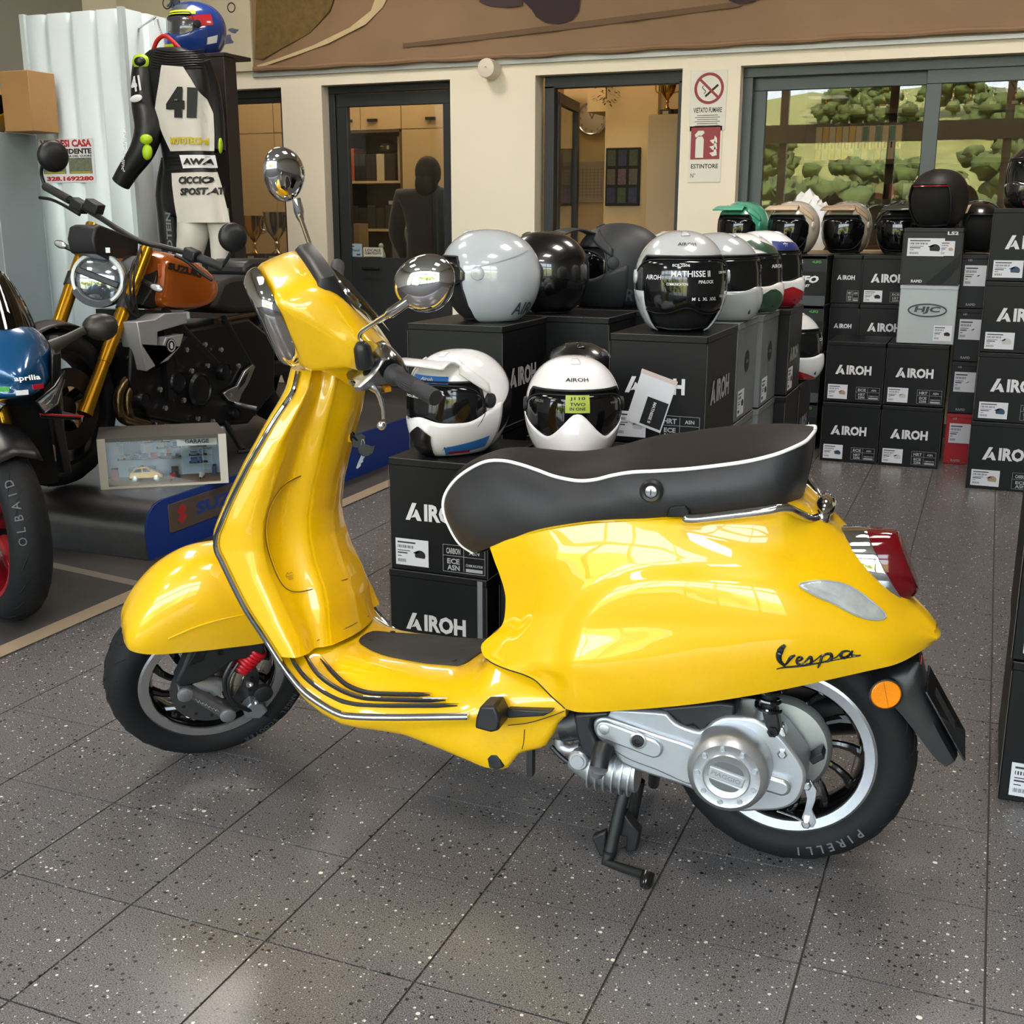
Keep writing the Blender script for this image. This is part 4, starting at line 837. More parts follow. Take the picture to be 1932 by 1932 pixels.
# ------------------------------------------------------------------ helmet cartons
CARD = mat('black_carton', '090A0B', .45, 0, 0, .3, noise=(30, .25), bump=(40, .1)); CARDG = mat('grey_carton', '6E7274', .38, .1, noise=(20, .08)); CARDS = mat('silver_carton', 'A9B1B4', .4, noise=(20, .05))
CARDD = mat('dark_grey_carton', '1E2022', .45, 0, 0, .35, noise=(20, .12)); CARDR = mat('red_carton', 'A81C24', .5, noise=(20, .1)); WORN = mat('worn_edge', '5A5650', .8)
LOGOW = mat('logo_white', 'D4D4D8', .5); LBL = mat('label_paper', 'D2D4DA', .6); LBLI = mat('label_ink', '33353C', .6); LINEW = mat('panel_white', 'A8AAAE', .6); GRN = mat('green_print', '3FA03A', .5); PICK = mat('picture_tan', 'A08A70', .6)
def airoh(mb, M, w, z=.0004):
    k = w/3.72; A = [[(0, 0), (.43, 1), (.70, 1), (.27, 0)], [(.52, .36), (.64, .66), (.74, .60), (1.0, 0), (.72, 0)], [(.34, .14), (.52, .36), (.60, .20)]]
    T = M @ Matrix.Translation((-w/2, -k/2, 0))
    for p in A: mb.add([(x*k, y*k, z) for x, y in p], [tuple(range(len(p)))], T)
    return mb.text('IROH', k*1.0, M @ Matrix.Translation((k*.57, 0, z)), .045, width=k*2.55)
def helmet_icon(mb, M, s):
    pts = [(s*math.cos(a)*(1 if math.cos(a) > 0 else .9), s*.85*math.sin(a)) for a in np.linspace(-.6, PI+.5, 14)]; mb.add([(p[0], p[1], .0006) for p in pts], [tuple(range(len(pts)))], M)
    mb.add([(-s*1.25, s*.35, .0006), (-s*.4, s*.75, .0006), (-s*.1, s*.5, .0006), (-s*.8, s*.2, .0006)], [(0, 1, 2, 3)], M)
def sticker(par, M, w, h, icon=PICK, name='shipping_label', left=True):
    st_ = O(name, MB().box((0, 0, .0002), (w, h, .0006), M), LBL, par)
    mb = MB(); L = -w/2
    for i, (y, ww, t) in enumerate(((.36, .55, .06), (.20, .5, .11), (.05, .38, .03), (-.04, .30, .05), (-.16, .12, .03), (-.33, .26, .12))):
        if t > .1:
            for b in range(11): mb.box((L+w*.06+w*ww*b/11+w*ww*.02, h*y, .0006), (w*ww*(.05 if b % 3 else .03), h*t, .0003), M)
        else: mb.box((L+w*.06+w*ww/2, h*y, .0006), (w*ww, h*t, .0003), M)
    O('label_print', mb, LBLI, st_)
    ic = MB(); helmet_icon(ic, M @ Matrix.Translation((w*.24, -h*.08, .0002)), min(w*.17, h*.3)); O('helmet_picture', ic, icon, st_)
def spec_panel(par, M, w, h, top=('HRT', 'ECE', '2206')):
    mb = MB(); t = .0009
    for (x, y, a, b) in ((0, h/2, w, t), (0, -h/2, w, t), (-w/2, 0, t, h), (w/2, 0, t, h), (0, 0, t, h*.9), (0, h*.1, w, t)): mb.box((x, y, .0004), (a, b, .0005), M)
    mb.text(top[0], h*.22, M @ Matrix.Translation((-w*.25, h*.28, .0006)), .03, width=w*.34)
    mb.text(top[1], h*.2, M @ Matrix.Translation((-w*.25, -h*.10, .0006)), .03, width=w*.3); mb.text(top[2], h*.2, M @ Matrix.Translation((-w*.25, -h*.34, .0006)), .03, width=w*.3)
    mb.text('COMMUNICATION', h*.1, M @ Matrix.Translation((w*.25, -h*.2, .0006)), .02, width=w*.4); mb.text('ASN', h*.16, M @ Matrix.Translation((w*.25, h*.28, .0006)), .03)
    mb.box((w*.25, -h*.38, .0006), (w*.4, h*.12, .0003), M)
    O('spec_panel', mb, LINEW, par)
def carton(label, x, y, z, w, h, d, m=CARD, rz=0, group='stacked helmet cartons', prints=(), name='helmet_carton'):
    t = thing(name, (x+w/2, y+d/2, z), rad(rz), label, 'box', group)
    mb = MB(); lidh = .045
    mb.box2((-w/2+.002, -d/2+.002, .001), (w/2-.002, d/2-.002, h-.004)); O('carton_body', mb, m, t, bev=.002)
    O('carton_lid', MB().box2((-w/2, -d/2, h-.02), (w/2, d/2, h)), m, t, bev=.003)
    ed = MB(); e = .0009
    for sx in (-1, 1): ed.tube([(sx*(w/2-.0005), -d/2+.0005, 0.004), (sx*(w/2-.0005), -d/2+.0005, h-.022)], e, 5)
    ed.tube([(-w/2+.002, -d/2, h-.0005), (w/2-.002, -d/2, h-.0005)], e, 5); ed.tube([(w/2, -d/2+.002, h-.0005), (w/2, d/2-.002, h-.0005)], e, 5)
    O('worn_edge', ed, WORN, t)
    FR = frame((0, -d/2+.0012, h/2), (1, 0, 0), (0, 0, 1)); RT = frame((w/2-.0012, 0, h/2), (0, 1, 0), (0, 0, 1))
    for pr in prints:
        if pr == 'logo': O('logo_print', airoh(MB(), FR @ Matrix.Translation((-w*.02, h*.04, .0009)), w*.62), LOGOW, t)
        if pr == 'logo_side': O('logo_print', airoh(MB(), RT @ Matrix.Translation((-d*.05, -h*.04, .0009)), d*.60), mat('logo_grey', 'A2A2A6', .5), t)
        if pr == 'label': sticker(t, FR @ Matrix.Translation((-w*.27, -h*.33, .0009)), w*.34, h*.24)
        if pr == 'label_white': sticker(t, FR @ Matrix.Translation((-w*.27, -h*.33, .0009)), w*.34, h*.24, mat('picture_white', 'B8B8B4', .5))
        if pr == 'label_blue': sticker(t, FR @ Matrix.Translation((-w*.27, -h*.33, .0009)), w*.34, h*.24, mat('picture_blue', '24405A', .5))
        if pr == 'label_black': sticker(t, FR @ Matrix.Translation((-w*.27, -h*.33, .0009)), w*.34, h*.24, INK)
        if pr == 'label_side': sticker(t, RT @ Matrix.Translation((-d*.25, -h*.32, .0009)), d*.32, h*.26, INK)
        if pr == 'spec': spec_panel(t, FR @ Matrix.Translation((w*.25, -h*.34, .0009)), w*.40, h*.22)
        if pr == 'hrt': spec_panel(t, FR @ Matrix.Translation((w*.25, -h*.34, .0009)), w*.40, h*.20, ('ECE', 'HRT', '2206'))
        if pr == 'carbon': spec_panel(t, FR @ Matrix.Translation((w*.26, -h*.34, .0009)), w*.42, h*.24, ('CARBON', 'ECE', 'ASN'))
        if pr == 'grey_stripe': O('tape_strip', MB().box((w*.43, 0, .0011), (w*.05, h*.97, .0005), FR), mat('silver_tape', '7C7C80', .3, .3), t)
        if pr == 'seal_side': O('round_print', MB().lathe([(.034, .0011), (0, .0011)], 24, RT @ Matrix.Translation((0, h*.08, 0))), INK, t); O('seal_letters', MB().text('AIROH', .010, RT @ Matrix.Translation((0, h*.08, .0014)), .03), mat('seal_grey', '8A8C8E', .5), t)
    return t
Hh = .305
carton('black carton lettered AIROH under the white and blue helmet, above a plain one', -.075, .58, Hh, .285, Hh, .36, prints=('logo', 'label_black', 'carbon'))
carton('bottom black carton lettered AIROH with a grey tape strip behind the floor mat', -.080, .578, 0, .288, Hh, .36, prints=('logo', 'grey_stripe'))
carton('black carton on the floor behind the seat front, half hidden by the scooter', .225, .62, 0, .29, Hh, .37)
carton('black carton carrying the white open visor helmet behind the seat', .225, .62, Hh, .29, Hh, .37, prints=('logo', 'label'))
for k, l in enumerate(('lowest', 'middle', 'top')):
    carton(('top black carton with AIROH on its side, under the grey open face helmet' if k == 2 else l+' hidden black carton in the stack under the grey open face helmet'), -.29, 1.12, Hh*k-.002*k, .315, Hh-.003, .37, prints=('logo_side',) if k else ())
    carton(('top black carton under the glossy black open face helmet' if k == 2 else l+' black carton in the stack under the glossy black helmet'), -.175, 1.495, Hh*k, .41, Hh-.004, .295)
    carton(('top black carton lettered AIROH with a plastic bag taped to its front' if k == 2 else l+' black carton in the stack under the silver flip-up helmet'), .385, 1.03, Hh*k, .275, Hh-.004, .40, prints=('logo', 'logo_side', 'label_white', 'spec') if k == 2 else ('logo_side',))
    carton(('top black carton under the matt black peaked helmet' if k == 2 else l+' black carton in the stack under the matt black peaked helmet'), -.02, 1.80, Hh*k, .36, Hh-.003, .34)
    carton(l+' grey carton with round seal right behind the bagged carton', .385, 1.445, Hh*k, .275, Hh-.004, .30, CARDG, prints=('seal_side', 'label_side'))
    carton(l+' grey carton with round seal, second behind the bagged carton', .39, 1.76, Hh*k, .285, Hh-.004, .30, CARDG, prints=('seal_side', 'label_side'))
    carton(l+' black carton lettered AIROH at the far end of the row', .41, 2.075, Hh*k, .30, Hh-.004, .30, prints=('logo_side', 'label_side'))
for k in range(2):
    carton(('upper' if k else 'lower')+' black carton with grey side panel right of the helmet row', .47, 2.40, Hh*k, .24, Hh-.004, .32, prints=('logo_side',))
# plastic bag on the bagged carton
bag = thing('plastic_bag', (.51, 1.028, .73), 0, 'clear zip bag with white sheet and booklet taped to the black carton', 'bag')
BGM = frame((0, -.0008, 0), (math.cos(rad(-17)), 0, math.sin(rad(-17))), (math.sin(rad(17)), 0, math.cos(rad(17))))
O('bag_sheet', MB().box((0, 0, .0012), (.105, .152, .001), BGM), mat('bag_white', 'D8DCE0', .25, 0, .5, bump=(30, .5)), bag)
O('zip_strip', MB().box((0, .070, .002), (.107, .012, .0012), BGM), mat('zip_pink', 'C9B9B4', .2), bag)
O('booklet', MB().box((.018, -.030, .002), (.062, .078, .001), BGM), CARDD, bag); O('booklet_title', MB().text('MATHISSE II', .009, BGM @ Matrix.Translation((.012, -.03, .0027)) @ Matrix.Rotation(rad(-90), 4, 'Z'), .03, width=.06), LOGOW, bag)
# wall of cartons at the back right
for k in range(2):
    nm = ('upper', 'lower')[1-k]
    carton(('second row' if k else 'floor row')+' AIROH carton below the green striped ones', .60, 4.0+.02*k, .308*k, .285, .305, .37, prints=('logo', 'label' if k else 'label_blue', 'hrt'), group='cartons along the back wall')
    carton(('second row AIROH carton right under the silver HJC box' if k else 'floor row AIROH carton beside the red box'), .893, 4.0+.015*k, .308*k, .288, .305, .37, prints=('logo', 'label_white', 'spec'), group='cartons along the back wall')
t = carton('silver grey carton with oval HJC logo and a small label', .928, 4.04, .616, .27, .285, .34, CARDS, group='cartons along the back wall')
FRh = frame((0, -.17+.0008, .165), (1, 0, 0), (0, 0, 1)); lg = MB().tube([tuple(FRh @ Vector((.088*math.cos(a), .03*math.sin(a), .0016))) for a in np.linspace(0, 2*PI, 33)[:-1]], .0032, 6, closed=True); lg.text('HJC', .036, FRh @ Matrix.Translation((0, 0, .0022)) @ Matrix(((1, .22, 0, 0), (0, 1, 0, 0), (0, 0, 1, 0), (0, 0, 0, 1))), .04, width=.118)
O('logo_print', lg, mat('logo_dark', '3A4044', .5), t); sticker(t, frame((.08, -.17+.0008, .055), (1, 0, 0), (0, 0, 1)), .085, .075, CARDD)
t = carton('dark grey carton lettered LS2 with two white labels under the matt black helmet', .922, 4.06, .902, .275, .27, .34, CARDD, group='cartons along the back wall')
FRh = frame((0, -.17+.0008, .135), (1, 0, 0), (0, 0, 1)); sticker(t, FRh @ Matrix.Translation((-.03, .045, .001)), .17, .085, INK); sticker(t, FRh @ Matrix.Translation((.07, .04, .002)), .065, .07, mat('picture_skin', 'B8927A', .6))
O('diagonal_print', MB().add([(-.02, -.134, .001), (.06, -.134, .001), (.136, -.04, .001), (.136, .02, .001)], [(0, 1, 2, 3)], FRh), CARD, t)
O('logo_print', MB().text('LS2', .016, FRh @ Matrix.Translation((.09, .112, .0012)), .04, width=.05).text('RAPID', .014, FRh @ Matrix.Translation((-.06, -.118, .0012)), .03), LOGOW, t)
for k in range(4):
    t = carton(['red LS2 carton with white label on the floor', 'dark LS2 carton standing on the red one', 'third dark LS2 carton from the floor above the red one', 'topmost narrow dark LS2 carton under the black and beige helmet'][k], 1.195, 4.17, .262*k, .122, .258, .33, CARDR if k == 0 else CARDD, group='narrow cartons beside the tall stack')
    FRh = frame((0, -.165+.0008, .129), (1, 0, 0), (0, 0, 1)); sticker(t, FRh @ Matrix.Translation((.008, .03, .001)), .10, .10, LBL)
    O('logo_print', MB().text('LS2', .010, FRh @ Matrix.Translation((-.02, .105, .0012)), .03).text('RAPID', .012, FRh @ Matrix.Translation((0, -.11, .0012)), .03), mat('print_grey', '8E8E92', .5), t)
for k in range(4):
    n_ = ('lowest', 'second lowest', 'second from top', 'topmost')[k]
    carton(n_+' rear row AIROH carton beside the green lettered ones', .545, 4.47, .2575*k, .15, .255, .36, prints=('logo', 'spec'), group='rear row cartons')
    carton(n_+' rear row AIROH carton partly behind the silver box', .70, 4.46, .2575*k, .275, .255, .36, prints=('logo', 'label_black', 'hrt'), group='rear row cartons')
    t = carton(n_+' dark carton with UFO lettering and green print', .20, 4.30, .2575*k, .335, .255, .36, CARD, group='green lettered cartons')
    FRh = frame((0, -.18+.0008, .1275), (1, 0, 0), (0, 0, 1)); O('top_band', MB().box((0, .085, .0004), (.333, .08, .0008), FRh), CARDD, t); O('foot_band', MB().box((0, -.105, .0004), (.333, .05, .0008), FRh), mat('slate_print', '3C4246', .5), t)
    O('green_print', MB().text('HELMET', .02, FRh @ Matrix.Translation((-.02, .098, .0014)), .03, width=.1).text('<UFO', .014, FRh @ Matrix.Translation((.115, .095, .0014)), .03), GRN, t)
    SK = Matrix(((1, .3, 0, 0), (0, 1, 0, 0), (0, 0, 1, 0), (0, 0, 0, 1)))
    O('logo_print', MB().text('UFO', .038, FRh @ Matrix.Translation((.07, .005, .0014)) @ SK, .05, width=.12).text('PLAST', .014, FRh @ Matrix.Translation((.06, -.028, .0014)) @ SK, .04), LOGOW, t)
    carton(n_+' plain dark carton under the mint green helmet', -.16, 4.32, .2575*k, .34, .255, .36, CARD, group='rear row cartons')
for k in range(4):
    carton(['bottom AIROH carton of the tall stack at the picture edge', 'second AIROH carton from the floor in the tall stack', 'third AIROH carton from the floor in the tall stack', 'top AIROH carton of the tall stack under the dark helmet'][k], 1.318+.004*(k % 2), 3.62, .316*k, .36, .313, .38, prints=('logo', ('label', 'label_blue', 'label_white', 'label_blue')[k], ('carbon', 'spec', 'hrt', 'spec')[k]), group='tall carton stack')
for k in range(2):
    carton(['lower', 'upper'][k]+' black carton cut off by the right picture border beside the tail', 1.466-.004*k, .452, .322*k, .36, .319 if k == 0 else .36, .40, prints=('label_white',), group='cartons beside the rear wheel')

# ------------------------------------------------------------------ helmets
LINER = mat('helmet_lining', '0C0C0E', .9); TRIM = mat('rubber_trim', '111214', .5)
def helmet(label, pos, yaw, kind, col, visor=None, peak=None, s=1.0, brow=20, accents=(), logo=None, gloss=True, tilt=0, group='helmets on the cartons', roll=0):
    t = thing('motorcycle_helmet', pos, rad(yaw), label, 'helmet', group); t.scale = (s, s, s); t.rotation_euler = (rad(roll), rad(tilt), rad(yaw))
    def sp(az, el, k=1.0, chin=0):
        ca, sa, ce, se = math.cos(az), math.sin(az), math.cos(el), math.sin(el)
        pw = lambda q, e: math.copysign(abs(q)**e, q)
        if chin >= .3: k += .02*math.exp(-(az/.35)**2)
        ax = (.138 if ca > 0 else .150)*(1+chin*max(0, ca)**2*max(0, -se*1.6))
        c = .128 if se > 0 else .150
        z = .130+c*pw(se, .95)*k
        return (ax*pw(ca, .92)*pw(ce, .88)*k, .120*pw(sa, .95)*pw(ce, .88)*k, max(z, .002))
    D = math.pi/180; full = kind in ('full', 'adv')
    azo = {'jet': 62, 'mod': 74, 'full': 78, 'adv': 76}[kind]
    def elow(a):
        a = abs(a)/D; f = sst(azo-10, azo+13, a); e0 = brow+(0 if kind == 'jet' else 2); e1 = -60
        return (e0*(1-f)+e1*f)*D
    G = []; NA = 96
    for i in range(NA+1):
        a = -PI+2*PI*i/NA; lo = elow(a); G.append([sp(a, PI/2*(1-.0001)*(1-q)+lo*q) for q in np.linspace(0, 1, 26)])
    m = mat('helmet_'+col+('' if gloss else '_matt'), col, .25 if gloss else .5, 0, 1.0 if gloss else 0, .5, crough=.03)
    O('shell', MB().grid(G), m, t, ang=70, merge=.0008, solid=.002)
    O('edge_trim', MB().tube([G[i][-1] for i in range(NA)], .0042, 6, closed=True), TRIM, t)
    O('lining', MB().loft([[sp(a, e, .93) for a in np.linspace(-PI, PI, 33)[:-1]] for e in np.linspace(PI/2*.999, -60*D, 14)], cap0=False), LINER, t, ang=80)
    if full:
        C = []
        for i in range(49):
            a = (-98+196*i/48)*D; top = (-14+(15 if brow == 23 else 5)*math.exp(-(a/D/17)**2)-(6*math.exp(-((abs(a)/D-38)/14)**2) if brow == 23 else 0)+15*sst(50, 98, abs(a)/D))*D; C.append([sp(a, top+( -60*D-top)*q, 1.022, .30) for q in np.linspace(0, 1, 12)])
        O('chin_bar', MB().grid(C), m, t, ang=70, solid=.003)
        if kind == 'full' or kind == 'adv':
            for sg in (-1, 1): O('chin_vent', MB().box((0, 0, 0), (.006, .003, .028), Matrix.Translation(sp(sg*13*D, -36*D, 1.012, .30)) @ Matrix.Rotation(sg*rad(14), 4, 'X')), TRIM, t, bev=.001)
    if kind == 'mod':
        for sg in (-1, 1): O('cheek_guard', MB().grid([[sp(sg*(58+40*u)*D, (-8-50*v)*D, 1.008+.02*(1-u)) for v in np.linspace(0, 1, 8)] for u in np.linspace(0, 1, 10)]), m, t, ang=70, solid=.004)
    if visor:
        vm, lo_, hi_ = visor; V = []; w = {'jet': 66, 'mod': 80, 'full': 77, 'adv': 74}[kind]
        for i in range(41):
            a = (-w+2*w*i/40)*D; ed = 1-(abs(a)/(w*D))**6*.75; nose = ((14 if brow == 23 else 7)*math.exp(-(a/D/17)**2) if kind in ('full', 'mod', 'adv') else 0)
            V.append([sp(a, ((lo_+nose)*ed+((hi_*ed)-(lo_+nose)*ed)*q)*D, 1.022, .1) for q in np.linspace(0, 1, 10)])
        O('visor', MB().grid(V), vm, t, ang=70, solid=.002)
        bd = [r[0] for r in V]+[r[-1] for r in V[::-1]]; O('visor_rim', MB().tube(bd, .0022, 5, closed=True), TRIM, t)
        for sg in (-1, 1): O('visor_pivot', MB().lathe([(.020, -.004), (.018, .004), (.012, .006), (0, .006)], 18, frame(sp(sg*82*D, 4*D, 1.02), (1, 0, 0), (0, 0, 1), (0, sg, 0))), TRIM if kind in ('full', 'adv') and not col.startswith('2') else m, t)
    if peak:
        pm, ln, up_ = peak; Pk = []
        for i in range(25):
            a = (-46+92*i/24)*D; b = Vector(sp(a, 46*D, 1.02)); k = math.cos(a*1.15); tip = Vector((.118+ln*k, math.sin(a)*.125, b.z+up_*k-.012*(1-k)))
            Pk.append([tuple(b.lerp(tip, q)+Vector((0, 0, .014*math.sin(q*PI)))) for q in np.linspace(0, 1, 8)])
        O('peak', MB().grid(Pk), pm, t, ang=60, solid=.005)
        for sg in (-1, 1): O('peak_mount', MB().grid([[sp(sg*(44+38*u)*D, (46-30*u+(10-20*v)*(1-.4*u))*D, 1.03) for v in np.linspace(0, 1, 4)] for u in np.linspace(0, 1, 8)]), pm, t, ang=60, solid=.004)
    def band(a0, a1, f0, f1, mm, nm, k=1.014, chin=0):
        k = .985 if k < 1 else max(k+.006, 1.018) if chin == 0 else k+.012 if chin < .3 else max(k+.030, 1.046)
        B = [[sp((a0+(a1-a0)*u)*D, (f0(u)+(f1(u)-f0(u))*v)*D, k, chin) for v in np.linspace(0, 1, 6)] for u in np.linspace(0, 1, 18)]
        O(nm, MB().grid(B), mm, t, ang=80)
    for ac in accents: band(*ac)
    def wrap(txt, az, el, hdeg, wdeg, mm, k=1.036, nm='lettering', chin=.1):
        k += .012 if k < 1.03 else .004
        v, f, w, h = text_geo(txt, .02); mb = MB(); mb.add([sp((az+p[0]/w*wdeg)*D, (el+p[1]/h*hdeg)*D, k, chin) for p in v], f); O(nm, mb, mm, t, ang=80)
    for lgx in (logo or ()): wrap(*lgx)
    # crown vent and base strap
    O('crown_vent', MB().grid([[sp((-10+20*u)*D, (62+12*v)*D, 1.02+.02*math.sin(PI*u)*math.sin(PI*v)) for v in np.linspace(0, 1, 7)] for u in np.linspace(0, 1, 7)]), m, t, ang=60, solid=.002)
    O('chin_strap', MB().tube([(.03, -.07, .012), (.06, -.03, .007), (.065, .02, .007), (.03, .07, .012)], .006, 6, flat=(.5, 1.4)), INK, t)
    return t
c_ = lambda x: (lambda u: x)
VBLK = mat('visor_black', '08090B', .08, 0, .35, .5); VCLR = glass_mat('visor_clear', (205, 210, 212), .08); VSMK = mat('visor_smoke', '0E1012', .1, 0, .25, .5)
PBLUE = mat('print_blue', '2F72BE', .3, 0, .8); PRED = mat('print_red', 'A81A26', .3, 0, .8); PNAVY = mat('print_navy', '1C2E72', .3, 0, .8); PGRN = mat('print_forest', '2B4A36', .3, 0, .8); PBLK = mat('print_black', '101012', .3, 0, .6); PLIME = mat('print_lime', 'A8B84A', .5)
T1 = .613; T3 = .912
helmet('white and blue peaked helmet with black visor film lettered COMMANDER', (.055, .745, T1), -104, 'adv', 'E2E3E6', (VSMK, -30, 22), (mat('peak_white', 'DADBDE', .3, 0, .8), .085, .012), 1.04, 24, [(-30, 30, c_(24), c_(33), PBLUE, 'blue_band', 1.012), (30, 85, lambda u: -52+8*u, lambda u: -40+10*u, PBLUE, 'blue_stripe', 1.014, .3), (-16, 16, c_(-58), lambda u: -16-18*abs(u-.5), PBLK, 'black_mouthpiece', 1.03, .30), (34, 62, c_(-50), c_(-46), PRED, 'red_stripe', 1.016, .3), (95, 150, lambda u: -35+40*u, lambda u: -5+40*u, PBLK, 'black_graphic')],
       [('COMMANDER', -6, 14, 5, 66, LOGOW), ('ENDURO HELMET', -6, 8, 2.6, 56, LOGOW), ('PINLOCK', -28, -14, 4, 26, LOGOW), ('AIROH', 40, -42, 5, 26, PBLK, 1.02, 'lettering', .3), ('Airoh', 0, 29, 4, 18, LOGOW, 1.016)])
helmet('white helmet with lime label reading J110 TWO IN ONE in its visor', (.372, .765, T1), -66, 'full', 'ECECEE', (VBLK, -30, 20), None, 1.02, 23, [(-13, 13, c_(2), c_(20), PLIME, 'lime_label', 1.03, .1), (48, 92, lambda u: -58+20*u, lambda u: -50+22*u, PRED, 'red_stripe', 1.014, .3), (-92, -48, lambda u: -36-22*u, lambda u: -28-22*u, PRED, 'red_stripe', 1.014, .3)],
       [('AIROH', 0, 38, 5, 30, PBLK, 1.012), ('J110', 0, 16, 4, 16, INK, 1.046), ('TWO', 0, 10.5, 3.4, 16, INK, 1.046), ('IN ONE', 0, 6, 3, 16, INK, 1.046), ('AIROH', -48, 12, 3, 14, mat('film_grey', '70747A', .5)), ('WARNING', 50, 10, 2.4, 16, mat('film_grey'))])
helmet('plain black helmet behind the white J110 helmet', (.40, .985+.16, T1), -66, 'full', '0B0B0D', (VBLK, -22, 20), None, .98) if False else None
helmet('light grey open face helmet lettered AIR on the black carton', (-.10, 1.305, T3-.006), -160, 'jet', 'A9B0B5', (VBLK, -8, 18), None, 1.08, 24, [(80, 150, lambda u: 10+22*u, lambda u: 11+22*u, mat('line_grey', '83898D', .4), 'panel_line', 1.006)], [('AIR', 140, -34, 16, 34, mat('logo_dark'), 1.02)])
helmet('glossy black open face helmet behind the light grey one', (-.045, 1.645, T3), -162, 'jet', '08080A', (VBLK, -8, 18), None, 1.02, 24)
helmet('matt black peaked helmet with clear goggles and grey lettering', (.115, 1.97, T3), -160, 'adv', '2A2C2F', (VCLR, -26, 20), (mat('peak_black', '26282B', .5), .09, .005), 1.12, 24, [(70, 160, lambda u: -30, lambda u: -28, mat('line_dark', '151618', .5), 'panel_line', 1.006)], [('AIROH', 108, -34, 18, 66, mat('logo_slate', '4C5054', .5), 1.02)], gloss=False)
helmet('white and blue full face helmet behind the matt black peaked one', (.20, 2.40, T3), 150, 'full', 'E4E6EA', (VSMK, -22, 20), None, 1.0, 24, [(-150, -60, lambda u: 10+20*u, lambda u: 40+15*u, PNAVY, 'blue_panel')])
carton('black carton under the white and blue helmet at the rear of the pile', .05, 2.25, 0, .3, T3-.006, .3)
helmet('silver flip-up helmet with lettered dark visor, MATHISSE II', (.535, 1.20, T3), -68, 'mod', 'AEB2B4', (VSMK, -30, 25), None, 1.06, 27, [], [('AIROH', 0, 46, 5, 28, PBLK, 1.012), ('MATHISSE II', 4, 9, 6.5, 46, LOGOW), ('ECE 2206', -8, 18, 3, 20, LOGOW), ('AIROH', -42, 5, 5, 22, LOGOW), ('COMMUNICATION', -12, -1, 2.2, 24, LOGOW), ('PINLOCK', 22, 1, 3, 20, LOGOW), ('CLEAR VISION', 50, 10, 2.6, 18, LOGOW), ('M  L  XL  XXL', 22, -14, 3, 34, LOGOW), ('WARNING', 54, -12, 2.6, 18, LOGOW)])
helmet('grey full face helmet right behind the silver flip-up one', (.545, 1.60, T3), -22, 'full', 'A4A9AC', (VSMK, -26, 24), None, 1.02, 26, [], [('CO', 30, 12, 5, 12, LOGOW)])
helmet('white and dark green full face helmet in the row of helmets', (.56, 1.91, T3), -20, 'full', 'DEDFDC', (VSMK, -26, 24), None, 1.0, 26, [(-60, 60, lambda u: 30+6*math.sin(u*9), lambda u: 48+8*math.sin(u*7), PGRN, 'green_graphic'), (-70, 70, c_(-56), lambda u: -24-8*math.sin(u*12), PGRN, 'green_chin', 1.014, .3)], [('AIROH', 0, 10, 5, 28, LOGOW)])
helmet('white, blue and red full face helmet with a star at the row end', (.575, 2.23, T3), -18, 'full', 'E6E7EA', (VSMK, -26, 24), None, 1.02, 26, [(-50, 60, c_(28), lambda u: 46-6*u, PNAVY, 'blue_panel'), (-50, 20, c_(-56), lambda u: -20-20*abs(u-.4), PRED, 'red_chin', 1.014, .3)], [('*', -22, 38, 9, 12, LOGOW, 1.014), ('COF', 20, 10, 5, 20, LOGOW)])
helmet('white and red full face helmet on the lower cartons, mostly hidden', (.62, 2.57, .612), -18, 'full', 'D9DADA', (VSMK, -26, 24), None, 1.0, 26, [(-60, 0, c_(-56), lambda u: -30-20*u, PRED, 'red_chin', 1.014, .3)], [('COF', 10, 10, 5, 20, LOGOW)])
helmet('black helmet peeking out behind the white J110 helmet', (.345, 1.19, T1), -66, 'full', '0B0B0D', (VBLK, -22, 20), None, 1.0) if False else None
TE = 1.033
def peakset(c): return (mat('peak_'+c, c, .3, 0, .8), .055, -.012)
helmet('mint green open face helmet with short peak', (.05, 4.48, TE), -112, 'jet', '4FA88C', (VBLK, -45, 18), peakset('57B093'), 1.06, 26, group='helmets on the rear cartons')
helmet('pale beige open face helmet with peak next to the mint one', (.325, 4.47, TE), -108, 'jet', 'C9BFB0', (VBLK, -45, 18), peakset('D6BEA0'), 1.06, 26, group='helmets on the rear cartons')
helmet('brownish beige open face helmet with peak, third of the row', (.585, 4.64, TE), -104, 'jet', 'A99E90', (VBLK, -45, 18), peakset('AE967A'), 1.06, 26, group='helmets on the rear cartons')
helmet('dark green black open face helmet with peak beside the LS2 box', (.86, 4.66, TE), -88, 'jet', '1C2420', (VBLK, -45, 18), peakset('2E3528'), 1.06, 26, group='helmets on the rear cartons')
helmet('matt black open face helmet with red lining edge on the LS2 carton', (1.06, 4.22, 1.174), -118, 'jet', '1F1B19', None, None, 1.08, 26, [(-58, 58, c_(22), c_(25), PRED, 'red_brow', .985)], gloss=False, group='helmets on the rear cartons')
helmet('black and beige open face helmet behind the matt black one', (1.245, 4.48, 1.048), -60, 'jet', '121214', None, None, 1.0, 26, [(-170, -60, lambda u: 0+30*u, lambda u: 30+25*u, mat('print_beige', 'BFA98E', .4), 'beige_panel')], group='helmets on the rear cartons')
helmet('dark helmet with pink accents on top of the tall carton stack', (1.50, 3.80, 1.266), -130, 'full', '151416', (VCLR, -26, 24), None, 1.08, 26, [(20, 70, c_(-50), c_(-40), mat('print_magenta', '7A1E4A', .3, 0, .8), 'pink_stripe', 1.014, .3)], group='helmets on the rear cartons')
b = carton('black carton under the black helmet behind the white J110 one', .15, 1.0, 0, .225, .612, .36)
helmet('black helmet showing its crown above the white J110 helmet', (.248, 1.165, .613), -66, 'full', '0E0D0E', (VBLK, -22, 20), None, 1.0)
